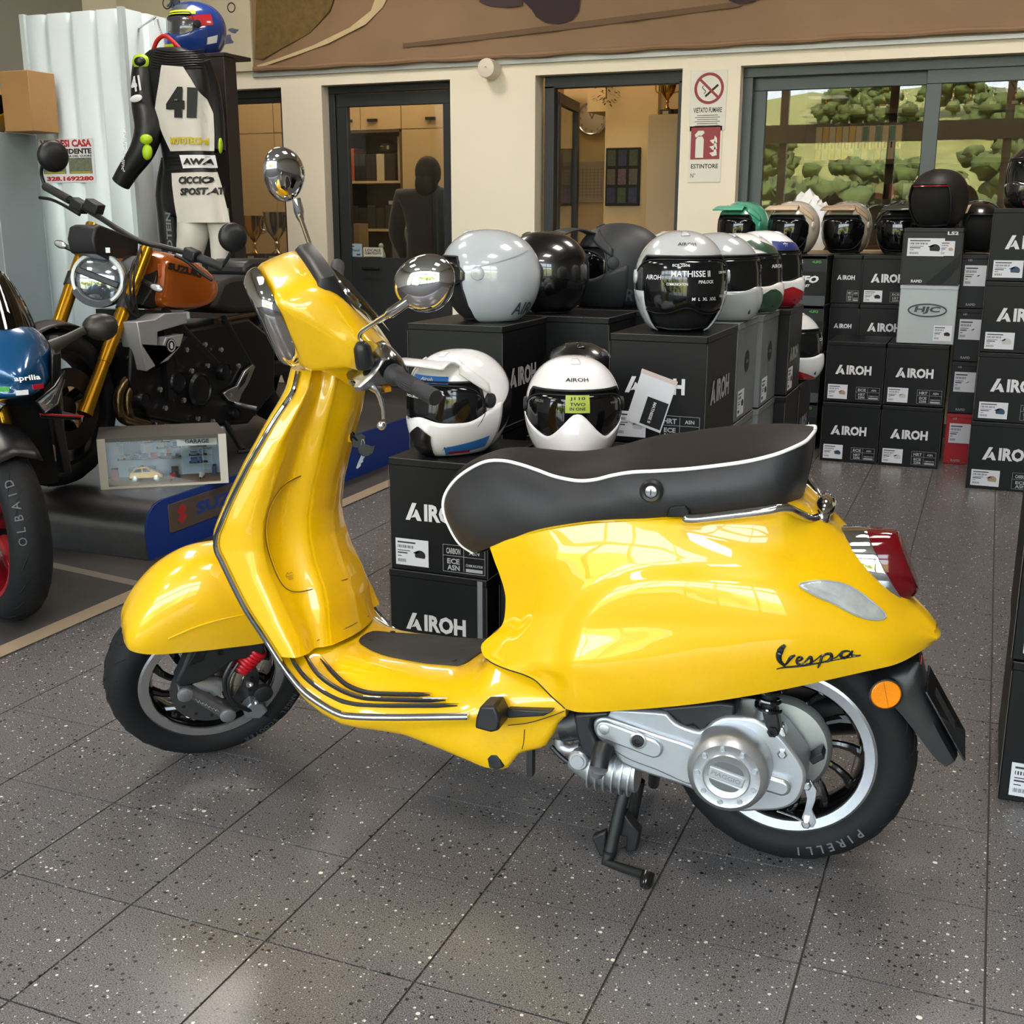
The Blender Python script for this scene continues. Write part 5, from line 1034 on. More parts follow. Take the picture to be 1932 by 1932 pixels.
# ------------------------------------------------------------------ joinery in the back wall and the office behind it
FY = WALLY+.09
def fr_rect(x0, x1, z0, z1, w, y0=FY, d=.06): return MB().box2((x0, y0, z1-w), (x1, y0+d, z1)).box2((x0, y0, z0), (x1, y0+d, z0+w)).box2((x0, y0, z0+w), (x0+w, y0+d, z1-w)).box2((x1-w, y0, z0+w), (x1, y0+d, z1-w))
OGL = glass_mat('office_glass', (244, 246, 244), .06)
def leaf(name, x0, x1, z0, z1, w, y, panel=None, parent=None):
    t = O(name, fr_rect(x0, x1, z0, z1, w, y, .045), ANTH, parent, bev=.003)
    zz = z0+w
    if panel: O('door_panel', MB().box2((x0+w, y+.01, z0+w), (x1-w, y+.035, panel)), ANTH, t); zz = panel
    O('pane', MB().box2((x0+w, y+.02, zz), (x1-w, y+.026, z1-w)), OGL, t); return t
# window_1: narrow strip window, far left
w1 = struct(O('window_1', fr_rect(W1[0], W1[1], .45, TOP, .055), ANTH, bev=.003)); leaf('sash', W1[0]+.05, W1[1]-.04, .50, TOP-.05, .04, FY+.015, parent=w1)
# door_1: glazed door with solid lower panel
d1 = struct(O('door_1', fr_rect(D1[0], D1[1], -.06, TOP, .05), ANTH, bev=.003)); leaf('door_leaf', D1[0]+.055, D1[1]-.02, .01, TOP-.055, .085, FY+.012, panel=.935, parent=d1)
hp = ony(700, 506, FY); O('door_handle', MB().tube([(hp.x-.05, FY-.03, hp.z), (hp.x+.08, FY-.03, hp.z-.005)], .011, 10).tube([(hp.x-.05, FY+.02, hp.z), (hp.x-.05, FY-.03, hp.z)], .012, 10), DARK, d1)
# door_2: open doorway, its glazed leaf swung into the office
d2 = struct(O('door_2', MB().box2((D2[0]+.03, FY, 0), (D2[0]+.10, FY+.07, TOP-.06)).box2((D2[1]-.045, FY, 0), (D2[1], FY+.07, TOP-.06)).box2((D2[0]+.03, FY, TOP-.075), (D2[1], FY+.07, TOP)), ANTH, bev=.003))
lf = thing('door_leaf', (D2[0]+.11, FY+.07, 0), rad(99)); lf.parent = d2
O('leaf_frame', fr_rect(0, .78, .02, TOP-.09, .07, 0, .045), ANTH, lf, bev=.003); O('pane', MB().box2((.07, .02, .09), (.71, .026, TOP-.16)), OGL, lf)
# window_2: wide sliding window
w2 = struct(O('window_2', fr_rect(W2[0], W2[1], .86, TOP, .06, FY, .12), mat('slate_frame', '4A5052', .4, .3), bev=.003)); SL = MATS['slate_frame']
mx = wx(1752, 250)
for (a, b, y) in ((W2[0]+.05, mx+.04, FY+.06), (mx-.04, mx+1.25, FY+.015), (mx+1.2, W2[1]-.05, FY+.06)):
    s_ = O('sash', fr_rect(a, b, .91, TOP-.05, .085, y, .04), SL, w2, bev=.003); O('pane', MB().box2((a+.085, y+.016, .99), (b-.085, y+.022, TOP-.135)), OGL, s_)
# things fixed on the showroom side of the wall
BAN = mat('banner_print', '8C6F55', .7, noise=(2.2, .22), bump=(8, .15))
zb = ony(900, 113, WALLY-.03).z; xb = ony(480, 137, WALLY-.03).x
ban = thing('wall_banner', (xb, WALLY-.03, zb), 0, 'huge brown printed racing banner hanging across the top of the wall', 'banner')
O('banner_sheet', MB().grid([[(x, .004*math.sin(x*9+z*5)+.003*math.sin(x*23), z) for z in np.linspace(.02, 1.35, 12)] for x in np.linspace(0, X1-xb-.1, 90)]), BAN, ban, ang=180)
O('banner_hem', MB().tube([(x, -.006, .014+.004*math.sin(x*11)) for x in np.linspace(0, X1-xb-.1, 60)], [.018+.003*math.sin(i*1.7) for i in range(60)], 8), BAN, ban)
def onban(px): return [(ony(u, v, WALLY-.04).x-xb, ony(u, v, WALLY-.04).z-zb) for u, v in px]
def banpoly(name, px, c, off, rough=.75, noise=(5, .2)):
    O(name, MB().add([(x, -.011-off, z) for x, z in onban(px)], [tuple(range(len(px)))]), mat(name+'_ink', c, rough, noise=noise), ban)
banpoly('grass_print', [(481, 108), (484, -30), (640, -30), (622, 20), (585, 62), (530, 92), (495, 112)], '6E5830', .0004, noise=(26, .45))
banpoly('kerb_print', [(484, 124), (520, 112), (590, 86), (660, 52), (700, 20), (718, -30), (744, -30), (722, 14), (690, 46), (620, 82), (560, 104), (490, 128)], 'C9B48C', .0008)
banpoly('shade_print', [(760, 90), (900, 76), (1100, 52), (1400, 12), (1400, 2), (1100, 40), (900, 66), (760, 82)], '6C5440', .0006)
banpoly('wheel_print', [(1003, 18), (1012, 32), (1030, 42), (1055, 46), (1080, 38), (1092, 22), (1096, -10), (1080, -30), (1000, -30), (985, 0)], '32222A', .001)
banpoly('boot_print', [(905, 4), (925, 12), (960, 14), (985, 10), (985, -20), (900, -20)], '43333A', .0012)
banpoly('tyre_print', [(1376, 2), (1395, 9), (1420, 4), (1440, -6), (1440, -20), (1370, -20)], '3A2A2E', .001)
o = struct(O('trim_8', MB().box2((xb-.02, WALLY-.022, zb-.035), (X1, WALLY-.002, zb-.012)), mat('rail_grey', 'A9ABAC', .4, .3)))
# painted board at the left
zl = ony(300, 136, WALLY-.05); zr = ony(476, 133, WALLY-.05)
pt = thing('painted_board', (zl.x, WALLY-.04, zr.z), 0, 'cream board with blue-grey brush strokes behind the multicoloured helmet', 'picture')
O('board', MB().box2((-.35, 0, 0), (zr.x-zl.x, .03, 1.2)), mat('board_cream', 'C9BFA8', .7, noise=(4, .08)), pt)
bl = MB()
for (u, v, du, dv) in ((395, 60, 24, 9), (425, 75, 20, 12), (415, 105, 22, 6), (330, 8, 20, 10), (380, 30, 30, 6), (440, 58, 12, 5)):
    c = ony(u, v, WALLY-.045); k = .0034; P = [(c.x-zl.x+du*k*math.cos(a)*(1+.3*math.sin(3*a+u)), -.002, c.z-zr.z+dv*k*math.sin(a)*(1+.3*math.cos(2*a+v))) for a in np.linspace(0, 2*PI, 17)[:-1]]; bl.add(P, [tuple(range(16))])
O('brush_strokes', bl, mat('stroke_blue', '5B6480', .7, noise=(20, .4)), pt)
bl = MB()
for (u, v, r) in ((315, 6, 11), (332, 4, 9), (436, 14, 9)):
    c = ony(u, v, WALLY-.045); bl.tube([(c.x-zl.x+r*.0034*math.cos(a), -.003, c.z-zr.z+r*.0034*math.sin(a)) for a in np.linspace(0, 2*PI, 21)[:-1]], .004, 4, closed=True)
O('ring_strokes', bl, mat('stroke_dark', '2A2A34', .7), pt)
c = ony(924, 130, WALLY-.05); al = thing('wall_alarm', (c.x, WALLY, c.z), 0, 'small white cylindrical alarm sounder under the banner', 'alarm')
O('alarm_body', MB().lathe([(.062, 0), (.062, .10), (.058, .115), (.05, .118), (.008, .118), (.005, .114), (0, .114)], 32, frame((0, 0, 0), (1, 0, 0), (0, 0, 1))), mat('alarm_white', 'DCD2C4', .5), al)
# safety signs
def signM(u0, v0, u1, v1): a = ony(u0, v0, WALLY-.004); b = ony(u1, v1, WALLY-.004); return a, b
a = ony(1336, 190, WALLY-.004); s1 = thing('no_smoking_sign', (a.x, WALLY-.003, a.z), 0, 'white no smoking sign lettered VIETATO FUMARE', 'sign'); SG = mat('sign_white', 'DAD6CC', .35); SR = mat('sign_red', '8C1F26', .4)
SM = frame((0, -.002, 0), (1, 0, 0), (0, 0, 1)); q = .00342
O('sign_plate', MB().box((0, 0, -.001), (66*q, 104*q, .003), SM), SG, s1, bev=.0005)
O('red_ring', MB().lathe([(22*q, .001), (27*q, .001), (27*q, .0016), (22*q, .0016), (22*q, .001)], 40, SM @ Matrix.Translation((1*q, 21*q, 0))).box((1*q, 21*q, .0014), (50*q, 4.5*q, .0008), SM @ Matrix.Translation((1*q, 21*q, 0)) @ Matrix.Rotation(rad(-43), 4, 'Z') @ Matrix.Translation((-1*q, -21*q, 0))), SR, s1)
O('cigarette', MB().box((6*q, 17*q, .0006), (30*q, 4*q, .0006), SM @ Matrix.Translation((6*q, 17*q, 0)) @ Matrix.Rotation(rad(40), 4, 'Z') @ Matrix.Translation((-6*q, -17*q, 0))).tube([tuple(SM @ Vector(((-8+3*math.sin(t*6))*q, (12+14*t)*q, .0008))) for t in np.linspace(0, 1, 14)], .002, 4), INK, s1)
tx = MB().text('VIETATO FUMARE', 9*q, SM @ Matrix.Translation((0, -16*q, .001)), .02, width=52*q)
for k in range(6): tx.box((0, (-25-3.6*k)*q, .0008), ((46 if k % 2 else 38)*q, 1.0*q, .0004), SM)
O('sign_text', tx, INK, s1)
a = ony(1330, 291, WALLY-.004); s2 = thing('extinguisher_sign', (a.x, WALLY-.003, a.z), 0, 'red and white fire extinguisher sign lettered ESTINTORE', 'sign')
O('sign_plate', MB().box((0, 0, -.001), (60*q, 98*q, .003), SM), SG, s2, bev=.0005); O('red_field', MB().box((0, 19*q, .0008), (54*q, 56*q, .0006), SM), SR, s2)
ex = MB().prism([(-18*q, -6*q), (-3*q, -6*q), (-3*q, 26*q), (-6*q, 31*q), (-14*q, 31*q), (-18*q, 26*q)], .0012, .0018, SM).prism([(-20*q, 34*q), (-14*q, 41*q), (-4*q, 41*q), (-2*q, 37*q), (-8*q, 32*q), (-12*q, 33*q), (-18*q, 29*q)], .0012, .0018, SM)
for k in range(3): ex.prism([(8*q, (2+11*k)*q), (14*q, (-4+11*k)*q), (22*q, (-2+11*k)*q), (21*q, (6+11*k)*q), (17*q, (14+9*k)*q), (16*q, (4+11*k)*q)], .0012, .0018, SM)
O('white_pictogram', ex, SG, s2); O('sign_text', MB().text('ESTINTORE', 8*q, SM @ Matrix.Translation((0, -21*q, .001)), .02, width=50*q).text('N°', 8*q, SM @ Matrix.Translation((-21*q, -37*q, .001)), .0, width=9*q), INK, s2)
# ---- office furniture
CAB = mat('cabinet_beige', 'B79F7A', .55, noise=(3, .05)); CABD = mat('niche_brown', '4A3B2C', .7)
def px7(u, v, Y): p = ony(u, v, Y); return p.x, p.z
CY = 7.0
def cabinet(label, x0, x1, z0, z1, doors, niche=None, dep=.4):
    t = thing('wall_cabinet', (0, CY, 0), 0, label, 'cabinet', 'beige office cabinets')
    if niche: O('cabinet_back', MB().box2((x0, dep-.03, z0), (x1, dep, z1)).box2((x0, 0, z0), (x0+.02, dep, z1)).box2((x1-.02, 0, z0), (x1, dep, z1)).box2((x0, 0, z1-.02), (x1, dep, z1)).box2((x0, 0, z0), (x1, dep, z0+.02)), CABD, t)
    else: O('cabinet_body', MB().box2((x0, .02, z0), (x1, dep, z1)), CAB, t)
    for (a, b, c, d, hx) in doors:
        dd = O('cabinet_door', MB().box2((a+.003, 0, c+.003), (b-.003, .02, d-.003)), CAB, t, bev=.002)
        if hx is not None: O('handle', MB().box2((hx-.045, -.02, c+.07), (hx+.045, 0, c+.09)), DARK, dd)
    for z in (niche or ()): O('shelf', MB().box2((x0+.02, .01, z-.02), (x1-.02, dep-.03, z)), CAB, t)
    return t
xa, xb_, xc, xd, xe = [px7(u, 245, CY)[0] for u in (420, 655, 680, 757, 838)]; zt = px7(700, 150, CY)[1]; zm = px7(757, 244, CY)[1]; zs1 = px7(720, 341, CY)[1]; zs2 = px7(720, 432, CY)[1]
cabinet('beige cupboard with plain tall doors behind the trophies', xa-.6, xb_-.05, 0, zt, [(xa-.6, (xa+xb_)/2-.1, zm, zt, xa), (xa-.6, (xa+xb_)/2-.1, 0, zm, None), ((xa+xb_)/2-.1, xb_-.05, zm, zt, None), ((xa+xb_)/2-.1, xb_-.05, 0, zm, None)])
cabinet('beige upper cupboard over the shelf niche seen through the door', xb_-.05, xd, zm, zt, [(xb_-.05, xc, zm, zt, xc-.12), (xc, xd, zm, zt, xc+.12)])
nic = cabinet('open dark shelf niche with books and boxed goods', xb_-.05, xd, .0, zm, [], niche=(zs2, zs1))
cabinet('beige tall cupboard right of the shelf niche', xd, xe+.9, 0, zt, [(xd, xe, zm, zt, xe-.12), (xd, xe, 0, zm, None), (xe, xe+.9, zm, zt, None), (xe, xe+.9, 0, zm, None)])
def item(name, label, cat, u0, u1, v0, v1, Y, c, d=.18, zfloor=None, group=None, bev=.003):
    x0, z0 = px7(u0, v1, Y); x1, z1 = px7(u1, v0, Y); z0 = zfloor if zfloor is not None else z0
    o = O(name, MB().box2((x0, Y, z0), (x1-.004, Y+d, z1)), mat('item_'+c, c, .5), bev=bev); return tag(o, label, cat, group)
IY = CY+.05; ZU = zs1+.001; ZL = zs2+.001
item('ring_binder', 'orange binder at the shelf end', 'binder', 658, 668, 280, 340, IY, 'A8502A', zfloor=ZU)
for k in range(4): item('ring_binder', ['first', 'second', 'third', 'fourth'][k]+' black binder from the orange one', 'binder', 669+k*10.5, 679+k*10.5, 291, 340, IY, '17151A', zfloor=ZU, group='black binders')
item('product_box', 'white box with black panel beside the binders', 'box', 711, 725, 290, 340, IY, 'B5A894', zfloor=ZU); item('product_box', 'black box carrying the dark cap', 'box', 726, 746, 290, 340, IY, '1E1815', zfloor=ZU)
item('paper_roll', 'pale document case at the right end of the upper shelf', 'case', 751, 758, 256, 340, IY, 'A39880', zfloor=ZU)
cp = ony(733, 288, IY+.08); cap = thing('baseball_cap', (cp.x, IY+.09, cp.z+.004), 0, 'black cap with a star and crest on the shelf', 'cap'); O('cap_crown', MB().lathe([(.085, 0), (.085, .03), (.07, .07), (.035, .093), (0, .098)], 20), INK, cap); O('cap_star', MB().text('*', .04, frame((-.02, -.086, .035), (1, 0, 0), (0, 0, 1)), .05), mat('gold_print', 'A67A30', .5), cap); O('cap_crest', MB().box((.035, -.083, .035), (.022, .004, .03)), mat('crest_white', 'A8A49C', .6), cap)
for k in range(5): item('gadget_box', ['first', 'second', 'third', 'fourth', 'fifth'][k]+' dark gadget box on the lower shelf', 'box', 661+k*16.5, 676+k*16.5, 388+4*(k % 2), 433, IY, ['201A17', '261F1A', '1A1614', '241C18', '1C1816'][k], zfloor=ZL, group='gadget boxes')
px_, pz_ = px7(743, 405, IY-.002); o = O('box_flash', MB().box((px_, IY-.004, pz_+.1), (.09, .004, .03)), mat('crest_white')); tag(o, 'white paper flash standing before the gadget boxes', 'card')
# desk with monitor and goods below the niche
dk = thing('office_desk', (0, 6.1, 0), 0, 'dark reception desk behind the glazed door', 'desk'); dx0, dz0 = px7(650, 486, 6.1); dx1, _ = px7(852, 486, 6.1)
O('desk_top', MB().box2((dx0-.2, 0, .70), (dx1+.2, .6, .74)), CABD, dk); O('desk_front', MB().box2((dx0-.2, .02, 0), (dx1+.2, .06, .70)), CABD, dk); O('desk_side', MB().box2((dx0-.2, .06, 0), (dx0-.16, .58, .7)).box2((dx1+.16, .06, 0), (dx1+.2, .58, .7)), CABD, dk)
item('display_case', 'grey display case on the desk', 'case', 740, 790, 432, 486, 6.25, '6B6A62', .3, .741); item('cream_box', 'cream box with red edge at the glass', 'box', 661, 678, 422, 486, 6.25, '9A8568', .15, .741)
fg = onz(0, 0) if False else None
x_, z_ = px7(724, 486, 6.2); o = O('figurine', MB().tube([(x_, 6.2, .741), (x_+.012, 6.2, .80), (x_-.012, 6.2, .86), (x_, 6.2, .93), (x_-.02, 6.2, .99)], [.012, .016, .022, .016, .012], 8).ell((x_-.02, 6.2, 1.0), (.02, .02, .022), 10, 8), mat('pale_blue', 'B8CCD2', .4)); tag(o, 'pale blue slender figurine behind the door glass', 'figurine')
gy = FY+.012+.018
for (nm, lab, u0, u1, v0, v1, c) in (('glass_sticker', 'pale blue sticker in the corner of the door glass', 661, 683, 460, 484, '9FB4C6'), ('notice_card', 'small notice LOCALE on the door glass', 686, 722, 467, 484, 'C6C3B4')):
    x0, z0 = px7(u0, v1, gy); x1, z1 = px7(u1, v0, gy); t = thing(nm, ((x0+x1)/2, gy, (z0+z1)/2), 0, lab, 'sticker'); w, h = x1-x0, z1-z0; O('sticker_sheet', MB().box((0, -.001, 0), (w, .001, h)), mat('sheet_'+c, c, .5), t)
    M_ = frame((0, -.0018, 0), (1, 0, 0), (0, 0, 1)); O('sticker_text', (MB().text('LOCALE', h*.32, M_ @ Matrix.Translation((0, h*.2, 0)), .03, width=w*.8).text('CLIMATIZZATO', h*.22, M_ @ Matrix.Translation((0, -h*.14, 0)), .05, width=w*.85) if 'notice' in nm else MB().text('Nexi', h*.2, M_, .02, width=w*.6).box((-w*.3, h*.3, .0), (w*.3, h*.1, .001), M_).box((w*.2, -h*.34, .0), (w*.3, h*.12, .001), M_)), LBLI, t)
# person in black behind the glazed door, seen from the back
pp = thing('person', (-2.53, 5.82, 0), rad(100), 'person in black coat with dark hair seen from behind through the glass door', 'person')
me = bpy.data.meshes.new('body'); V = [(0, 0, .90), (0, 0, 1.12), (.01, 0, 1.32), (0, 0, 1.42), (.015, 0, 1.50), (0, .11, .86), (.03, .11, .47), (0, .11, .06), (.10, .12, .03), (0, -.11, .86), (.02, -.11, .47), (0, -.11, .06), (.10, -.12, .03), (-.01, .20, 1.36), (-.03, .25, 1.10), (.14, .22, .92), (.22, .20, .90), (-.01, -.20, 1.36), (-.03, -.25, 1.10), (.14, -.22, .92), (.22, -.20, .90)]
E_ = [(0, 1), (1, 2), (2, 3), (3, 4), (0, 5), (5, 6), (6, 7), (7, 8), (0, 9), (9, 10), (10, 11), (11, 12), (2, 13), (13, 14), (14, 15), (15, 16), (2, 17), (17, 18), (18, 19), (19, 20)]
RAD = [(.17, .15), (.16, .15), (.15, .17), (.065, .07), (.08, .08), (.10, .10), (.07, .07), (.055, .055), (.04, .05), (.10, .10), (.07, .07), (.055, .055), (.04, .05), (.085, .085), (.065, .065), (.05, .05), (.03, .045), (.085, .085), (.065, .065), (.05, .05), (.03, .045)]
me.from_pydata(V, E_, []); bo = bpy.data.objects.new('body', me); COL.objects.link(bo); bo.parent = pp; me.materials.append(mat('black_coat', '0A0A0B', .85, sheen=.3))
md = bo.modifiers.new('skin', 'SKIN'); md.use_smooth_shade = True
for i, r in enumerate(RAD): me.skin_vertices[0].data[i].radius = r
me.skin_vertices[0].data[0].use_root = True; bo.modifiers.new('sub', 'SUBSURF').levels = 2
O('head', MB().ell((.025, 0, 1.52), (.095, .075, .115), 20, 14).ell((.12, 0, 1.51), (.018, .014, .02), 8, 6).ell((.03, .076, 1.51), (.02, .01, .03), 8, 6).ell((.03, -.076, 1.51), (.02, .01, .03), 8, 6), mat('skin_tone', '8A6650', .6), pp)
O('hair', MB().ell((-.005, 0, 1.535), (.108, .094, .118), 20, 14).ell((-.06, 0, 1.45), (.06, .085, .10), 16, 10), mat('dark_hair', '0B0908', .7, bump=(90, .6)), pp)
# trophies
GOLD = mat('trophy_gold', 'B08A3C', .2, 1); SLV = mat('trophy_silver', 'A59A88', .18, 1); WOODB = mat('trophy_base', '2A1A14', .4)
def trophy(x, y, z, h, label, m=GOLD, group=None, handles=True):
    t = thing('trophy_cup', (x, y, z), 0, label, 'trophy', group); w = h*.24
    O('trophy_base', MB().box2((-w*.7, -w*.7, 0), (w*.7, w*.7, h*.18)), WOODB, t, bev=.004); O('base_plate', MB().box2((-w*.35, -w*.72, h*.05), (w*.35, -w*.70, h*.13)), mat('plate_white', 'A09A90', .4), t)
    O('cup_bowl', MB().lathe([(w*.5, h*.18), (w*.16, h*.24), (w*.12, h*.34), (w*.22, h*.38), (w*.12, h*.42), (w*.3, h*.48), (w*.75, h*.62), (w*.95, h*.80), (w*1.0, h*.97), (w*1.06, h), (w*.95, h*.99), (w*.85, h*.80), (w*.3, h*.55), (0, h*.54)], 28), m, t, ang=50)
    if handles:
        for s in (-1, 1): O('cup_handle', MB().tube(crom([(s*w*.7, 0, h*.62), (s*w*1.35, 0, h*.66), (s*w*1.45, 0, h*.82), (s*w*1.2, 0, h*.92), (s*w*.98, 0, h*.9)], 16), h*.018, 6), m, t)
    return t
sb = thing('trophy_stand', (0, 5.78, 0), 0, 'low cream stand behind the narrow window', 'stand'); O('stand_top', MB().box2((W1[0]+.02, 0, .84), (W1[1]-.02, .34, .87)), CAB, sb); O('stand_side', MB().box2((W1[0]+.02, .02, 0), (W1[0]+.06, .32, .84)).box2((W1[1]-.06, .02, 0), (W1[1]-.02, .32, .84)), CAB, sb)
p = ony(515, 400, 5.9); trophy(p.x, 5.93, .87, p.z-.87, 'large silver trophy cup behind the narrow window', SLV); p = ony(474, 395, 5.95); trophy(p.x-.02, 6.0, .87, .36, 'small golden trophy beside the large silver cup', GOLD)
# room seen through the open doorway
CLK = ony(1119, 224, 7.6); cl = thing('wall_clock', (CLK.x, 7.6, CLK.z), 0, 'round white wall clock in the office', 'clock'); CF = frame((0, -.03, 0), (1, 0, 0), (0, 0, 1)); rc = .125
struct(O('wall_office', MB().box2((-2.3, 7.62, 0), (-1.02, 7.75, 4.0)), mat('office_paint')))
O('clock_face', MB().lathe([(rc, -.03), (rc, -.002), (0, -.002)], 36, CF), mat('clock_white', 'C9C2B4', .5), cl); O('clock_rim', MB().tube([tuple(CF @ Vector((rc*math.cos(a), rc*math.sin(a), 0))) for a in np.linspace(0, 2*PI, 41)[:-1]], .010, 8, closed=True), ALU, cl)
nb = MB()
for k in range(12): nb.text(str(k or 12), .022, CF @ Matrix.Translation((rc*.8*math.sin(k*PI/6), rc*.8*math.cos(k*PI/6), .001)), .01)
O('clock_numerals', nb, mat('numeral_grey', '7A746A', .5), cl); O('clock_hand', MB().box((0, .03, .003), (.006, .07, .002), CF @ Matrix.Rotation(rad(-25), 4, 'Z')), INK, cl); O('clock_hand', MB().box((0, .045, .004), (.004, .10, .002), CF @ Matrix.Rotation(rad(25), 4, 'Z')), INK, cl)
zc = ony(1120, 300, 7.6); pc2 = ony(1100, 345, 7.6); cal_ = thing('wall_planner', (pc2.x, 7.6, pc2.z), 0, 'yearly wall planner sheet below the clock', 'calendar'); O('planner_sheet', MB().box2((-.22, -.01, -.16), (.24, 0, .17)), mat('planner_white', 'A79E90', .6), cal_)
gl = MB()
for k in range(9): gl.box((0, -.011, -.10+.026*k), (.34, .001, .002))
for k in range(11): gl.box((-.17+.034*k, -.011, 0), (.002, .001, .24))
O('planner_grid', gl, mat('planner_line', '6A6258', .6), cal_)
fY = 6.9; f0 = ony(1142, 388, fY); f1 = ony(1209, 278, fY); pf = thing('photo_board', ((f0.x+f1.x)/2, fY, f0.z), 0, 'black frame with nine dark photographs on the office wall', 'picture'); w, h = f1.x-f0.x, f1.z-f0.z
struct(O('wall_pier', MB().box2((f0.x-.02, fY+.02, 0), (f1.x+.12, 7.62, 4.0)), mat('office_paint')))
O('frame_panel', MB().box2((-w/2, -.01, 0), (w/2, .015, h)), INK, pf, bev=.003)
for i in range(3):
    for j in range(3): O('photo', MB().box2((-w/2+w*(.05+.32*i), -.013, h*(.04+.325*j)), (-w/2+w*(.29+.32*i), -.0105, h*(.31+.325*j))), mat('photo_%d' % ((i*2+j) % 4), ['2E3450', '55504A', '3C4A38', '5E4E5C'][(i*2+j) % 4], .4, noise=(60, .6)), pf)
tY = 6.35; c0 = ony(1224, 216, tY); c1 = ony(1287, 430, tY); tcab = thing('tall_cabinet', (c0.x, tY, 0), 0, 'tall plain beige cabinet inside the open doorway', 'cabinet'); O('cabinet_body', MB().box2((0, .02, 0), (.6, .5, c0.z)), CAB, tcab); O('cabinet_door', MB().box2((0, 0, .05), (.30, .02, c0.z-.01)), CAB, tcab); O('cabinet_door', MB().box2((.303, 0, .05), (.6, .02, c0.z-.01)), CAB, tcab)
trophy(c0.x+.08, tY+.2, c0.z, .26, 'golden trophy on top of the tall cabinet, first one', GOLD); trophy(c0.x+.28, tY+.2, c0.z, .32, 'larger golden trophy on the tall cabinet', GOLD)
hb = ony(1152, 150, 6.9); hpl = thing('hanging_plant', (hb.x, 6.8, hb.z-.1), 0, 'dark hanging dried plant by the office beam', 'plant')
lv = MB()
for k in range(150):
    a = random.uniform(0, 6.28); r = random.uniform(0, .10); z = random.uniform(-.08, .24); c = Vector((r*math.cos(a), r*math.sin(a), z)); d = Vector((math.cos(a), math.sin(a), random.uniform(-.8, .3)))*.035; s_ = Vector((-math.sin(a), math.cos(a), 0))*.008; lv.add([tuple(c), tuple(c+d*.5+s_), tuple(c+d), tuple(c+d*.5-s_)], [(0, 1, 2, 3)])
O('foliage', lv, mat('dry_leaf', '3A3C1E', .8, noise=(30, .5)), hpl)['kind'] = 'stuff'; O('plant_cord', MB().tube([(0, 0, -.05), (0, 0, 4.0-hb.z+.1)], .004, 6), INK, hpl)
bm_ = struct(O('beam_office', MB().box2((-1.72, 7.0, 2.02), (-.9, 7.62, 2.3)), mat('office_paint')))
# room behind the sliding window: trophy shelf, binders
SY = 7.3; sz = ony(1600, 207, SY).z; sx0 = ony(1535, 207, SY).x; 
struct(O('wall_shelving', MB().box2((sx0-.1, SY+.3, 0), (3.2, SY+.32, sz+.75)), mat('shelf_brown', '6B5136', .7)))
bz = ony(1620, 301, SY).z; rz_ = ony(1660, 376, SY).z
for zz, lb in ((sz, 'top brown wall shelf carrying the trophies behind the sliding window'), (bz, 'middle brown wall shelf carrying the white binders'), (rz_, 'low brown wall shelf carrying the red folders')):
    t = thing('wall_shelf', (0, SY, zz), 0, lb, 'shelf', 'office wall shelves'); O('shelf_board', MB().box2((sx0-.1, 0, -.03), (3.18, .298, 0)), CABD, t); O('shelf_lip', MB().box2((sx0-.1, -.006, -.034), (3.18, 0, 0)), CABD, t)
for k, u in enumerate((1540, 1602, 1650, 1693, 1735, 1782, 1815, 1858, 1900)): trophy(ony(u, 200, SY).x+.05, SY+.14, sz, .26+.02*((k*7) % 4), ['first', 'second', 'third', 'fourth', 'fifth', 'sixth', 'seventh', 'eighth', 'ninth'][k]+' trophy from the shelf end behind the sliding window', [GOLD, SLV][k % 2], 'trophies on the long shelf', False)
for k in range(13):
    x0 = ony(1537+12.5*k, 270, SY).x; t = thing('ring_binder', (x0+.03, SY, bz), 0, ['first', 'second', 'third', 'fourth', 'fifth', 'sixth', 'seventh', 'eighth', 'ninth', 'tenth', 'eleventh', 'twelfth', 'thirteenth'][k]+' '+('yellow' if k < 6 else 'teal')+' banded white binder behind the sliding window', 'binder', 'white ring binders'); hb_ = ony(1600, 238, SY).z-bz
    O('binder_body', MB().box2((-.026, .02, 0), (.018, .24, hb_)), mat('binder_white', 'B9AE9A', .6), t); cb = mat('binder_band_%d' % (k < 6), 'BFA02A' if k < 6 else '1E6A66', .5)
    O('spine_band', MB().box2((-.022, .015, hb_*(.55 if k % 2 else .02)), (.014, .02, hb_*(.98 if k % 2 else .30))), cb, t); O('spine_print', MB().box2((-.008, .016, hb_*.34), (.002, .02, hb_*.52)), INK, t)
for k in range(4): item('ring_binder', ['first', 'second', 'third', 'fourth'][k]+' red or pale folder on the low shelf behind the window', 'folder', 1650+26*k, 1668+26*k, 346, 376, SY+.02, ['8A2A2A', '8A2A2A', '9AA090', '7A8A80'][k], .2, rz_+.001)
# crumpled white plastic by the window
cw = ony(1520, 385, 4.95); n_ = 18; G_ = []
for i in range(n_):
    row = []
    for j in range(n_): u, v = i/(n_-1), j/(n_-1); row.append((-.2+.4*u, -.10+.2*v, .13*math.sin(PI*u)**.8*math.sin(PI*v)**.7+random.uniform(-.018, .018)))
    G_.append(row)
sup = thing('window_shelf', (0, 4.86, 0), 0, 'pale board along the window sill behind the helmets', 'shelf'); O('sill_board', MB().box2((W2[0]-.05, 0, 1.02), (2.2, .3, 1.04)), CAB, sup); O('board_leg', MB().box2((W2[0], .02, 0), (W2[0]+.04, .28, 1.02)).box2((2.1, .02, 0), (2.14, .28, 1.02)), CAB, sup)
o = O('plastic_sheet', MB().grid(G_), mat('white_plastic', 'E8E8E8', .35), loc=(cw.x, 5.0, 1.055), ang=25, solid=.004); o.scale = (1.0, .9, 2.3); tag(o, 'crumpled white plastic sheet behind the beige helmets', 'plastic sheet')
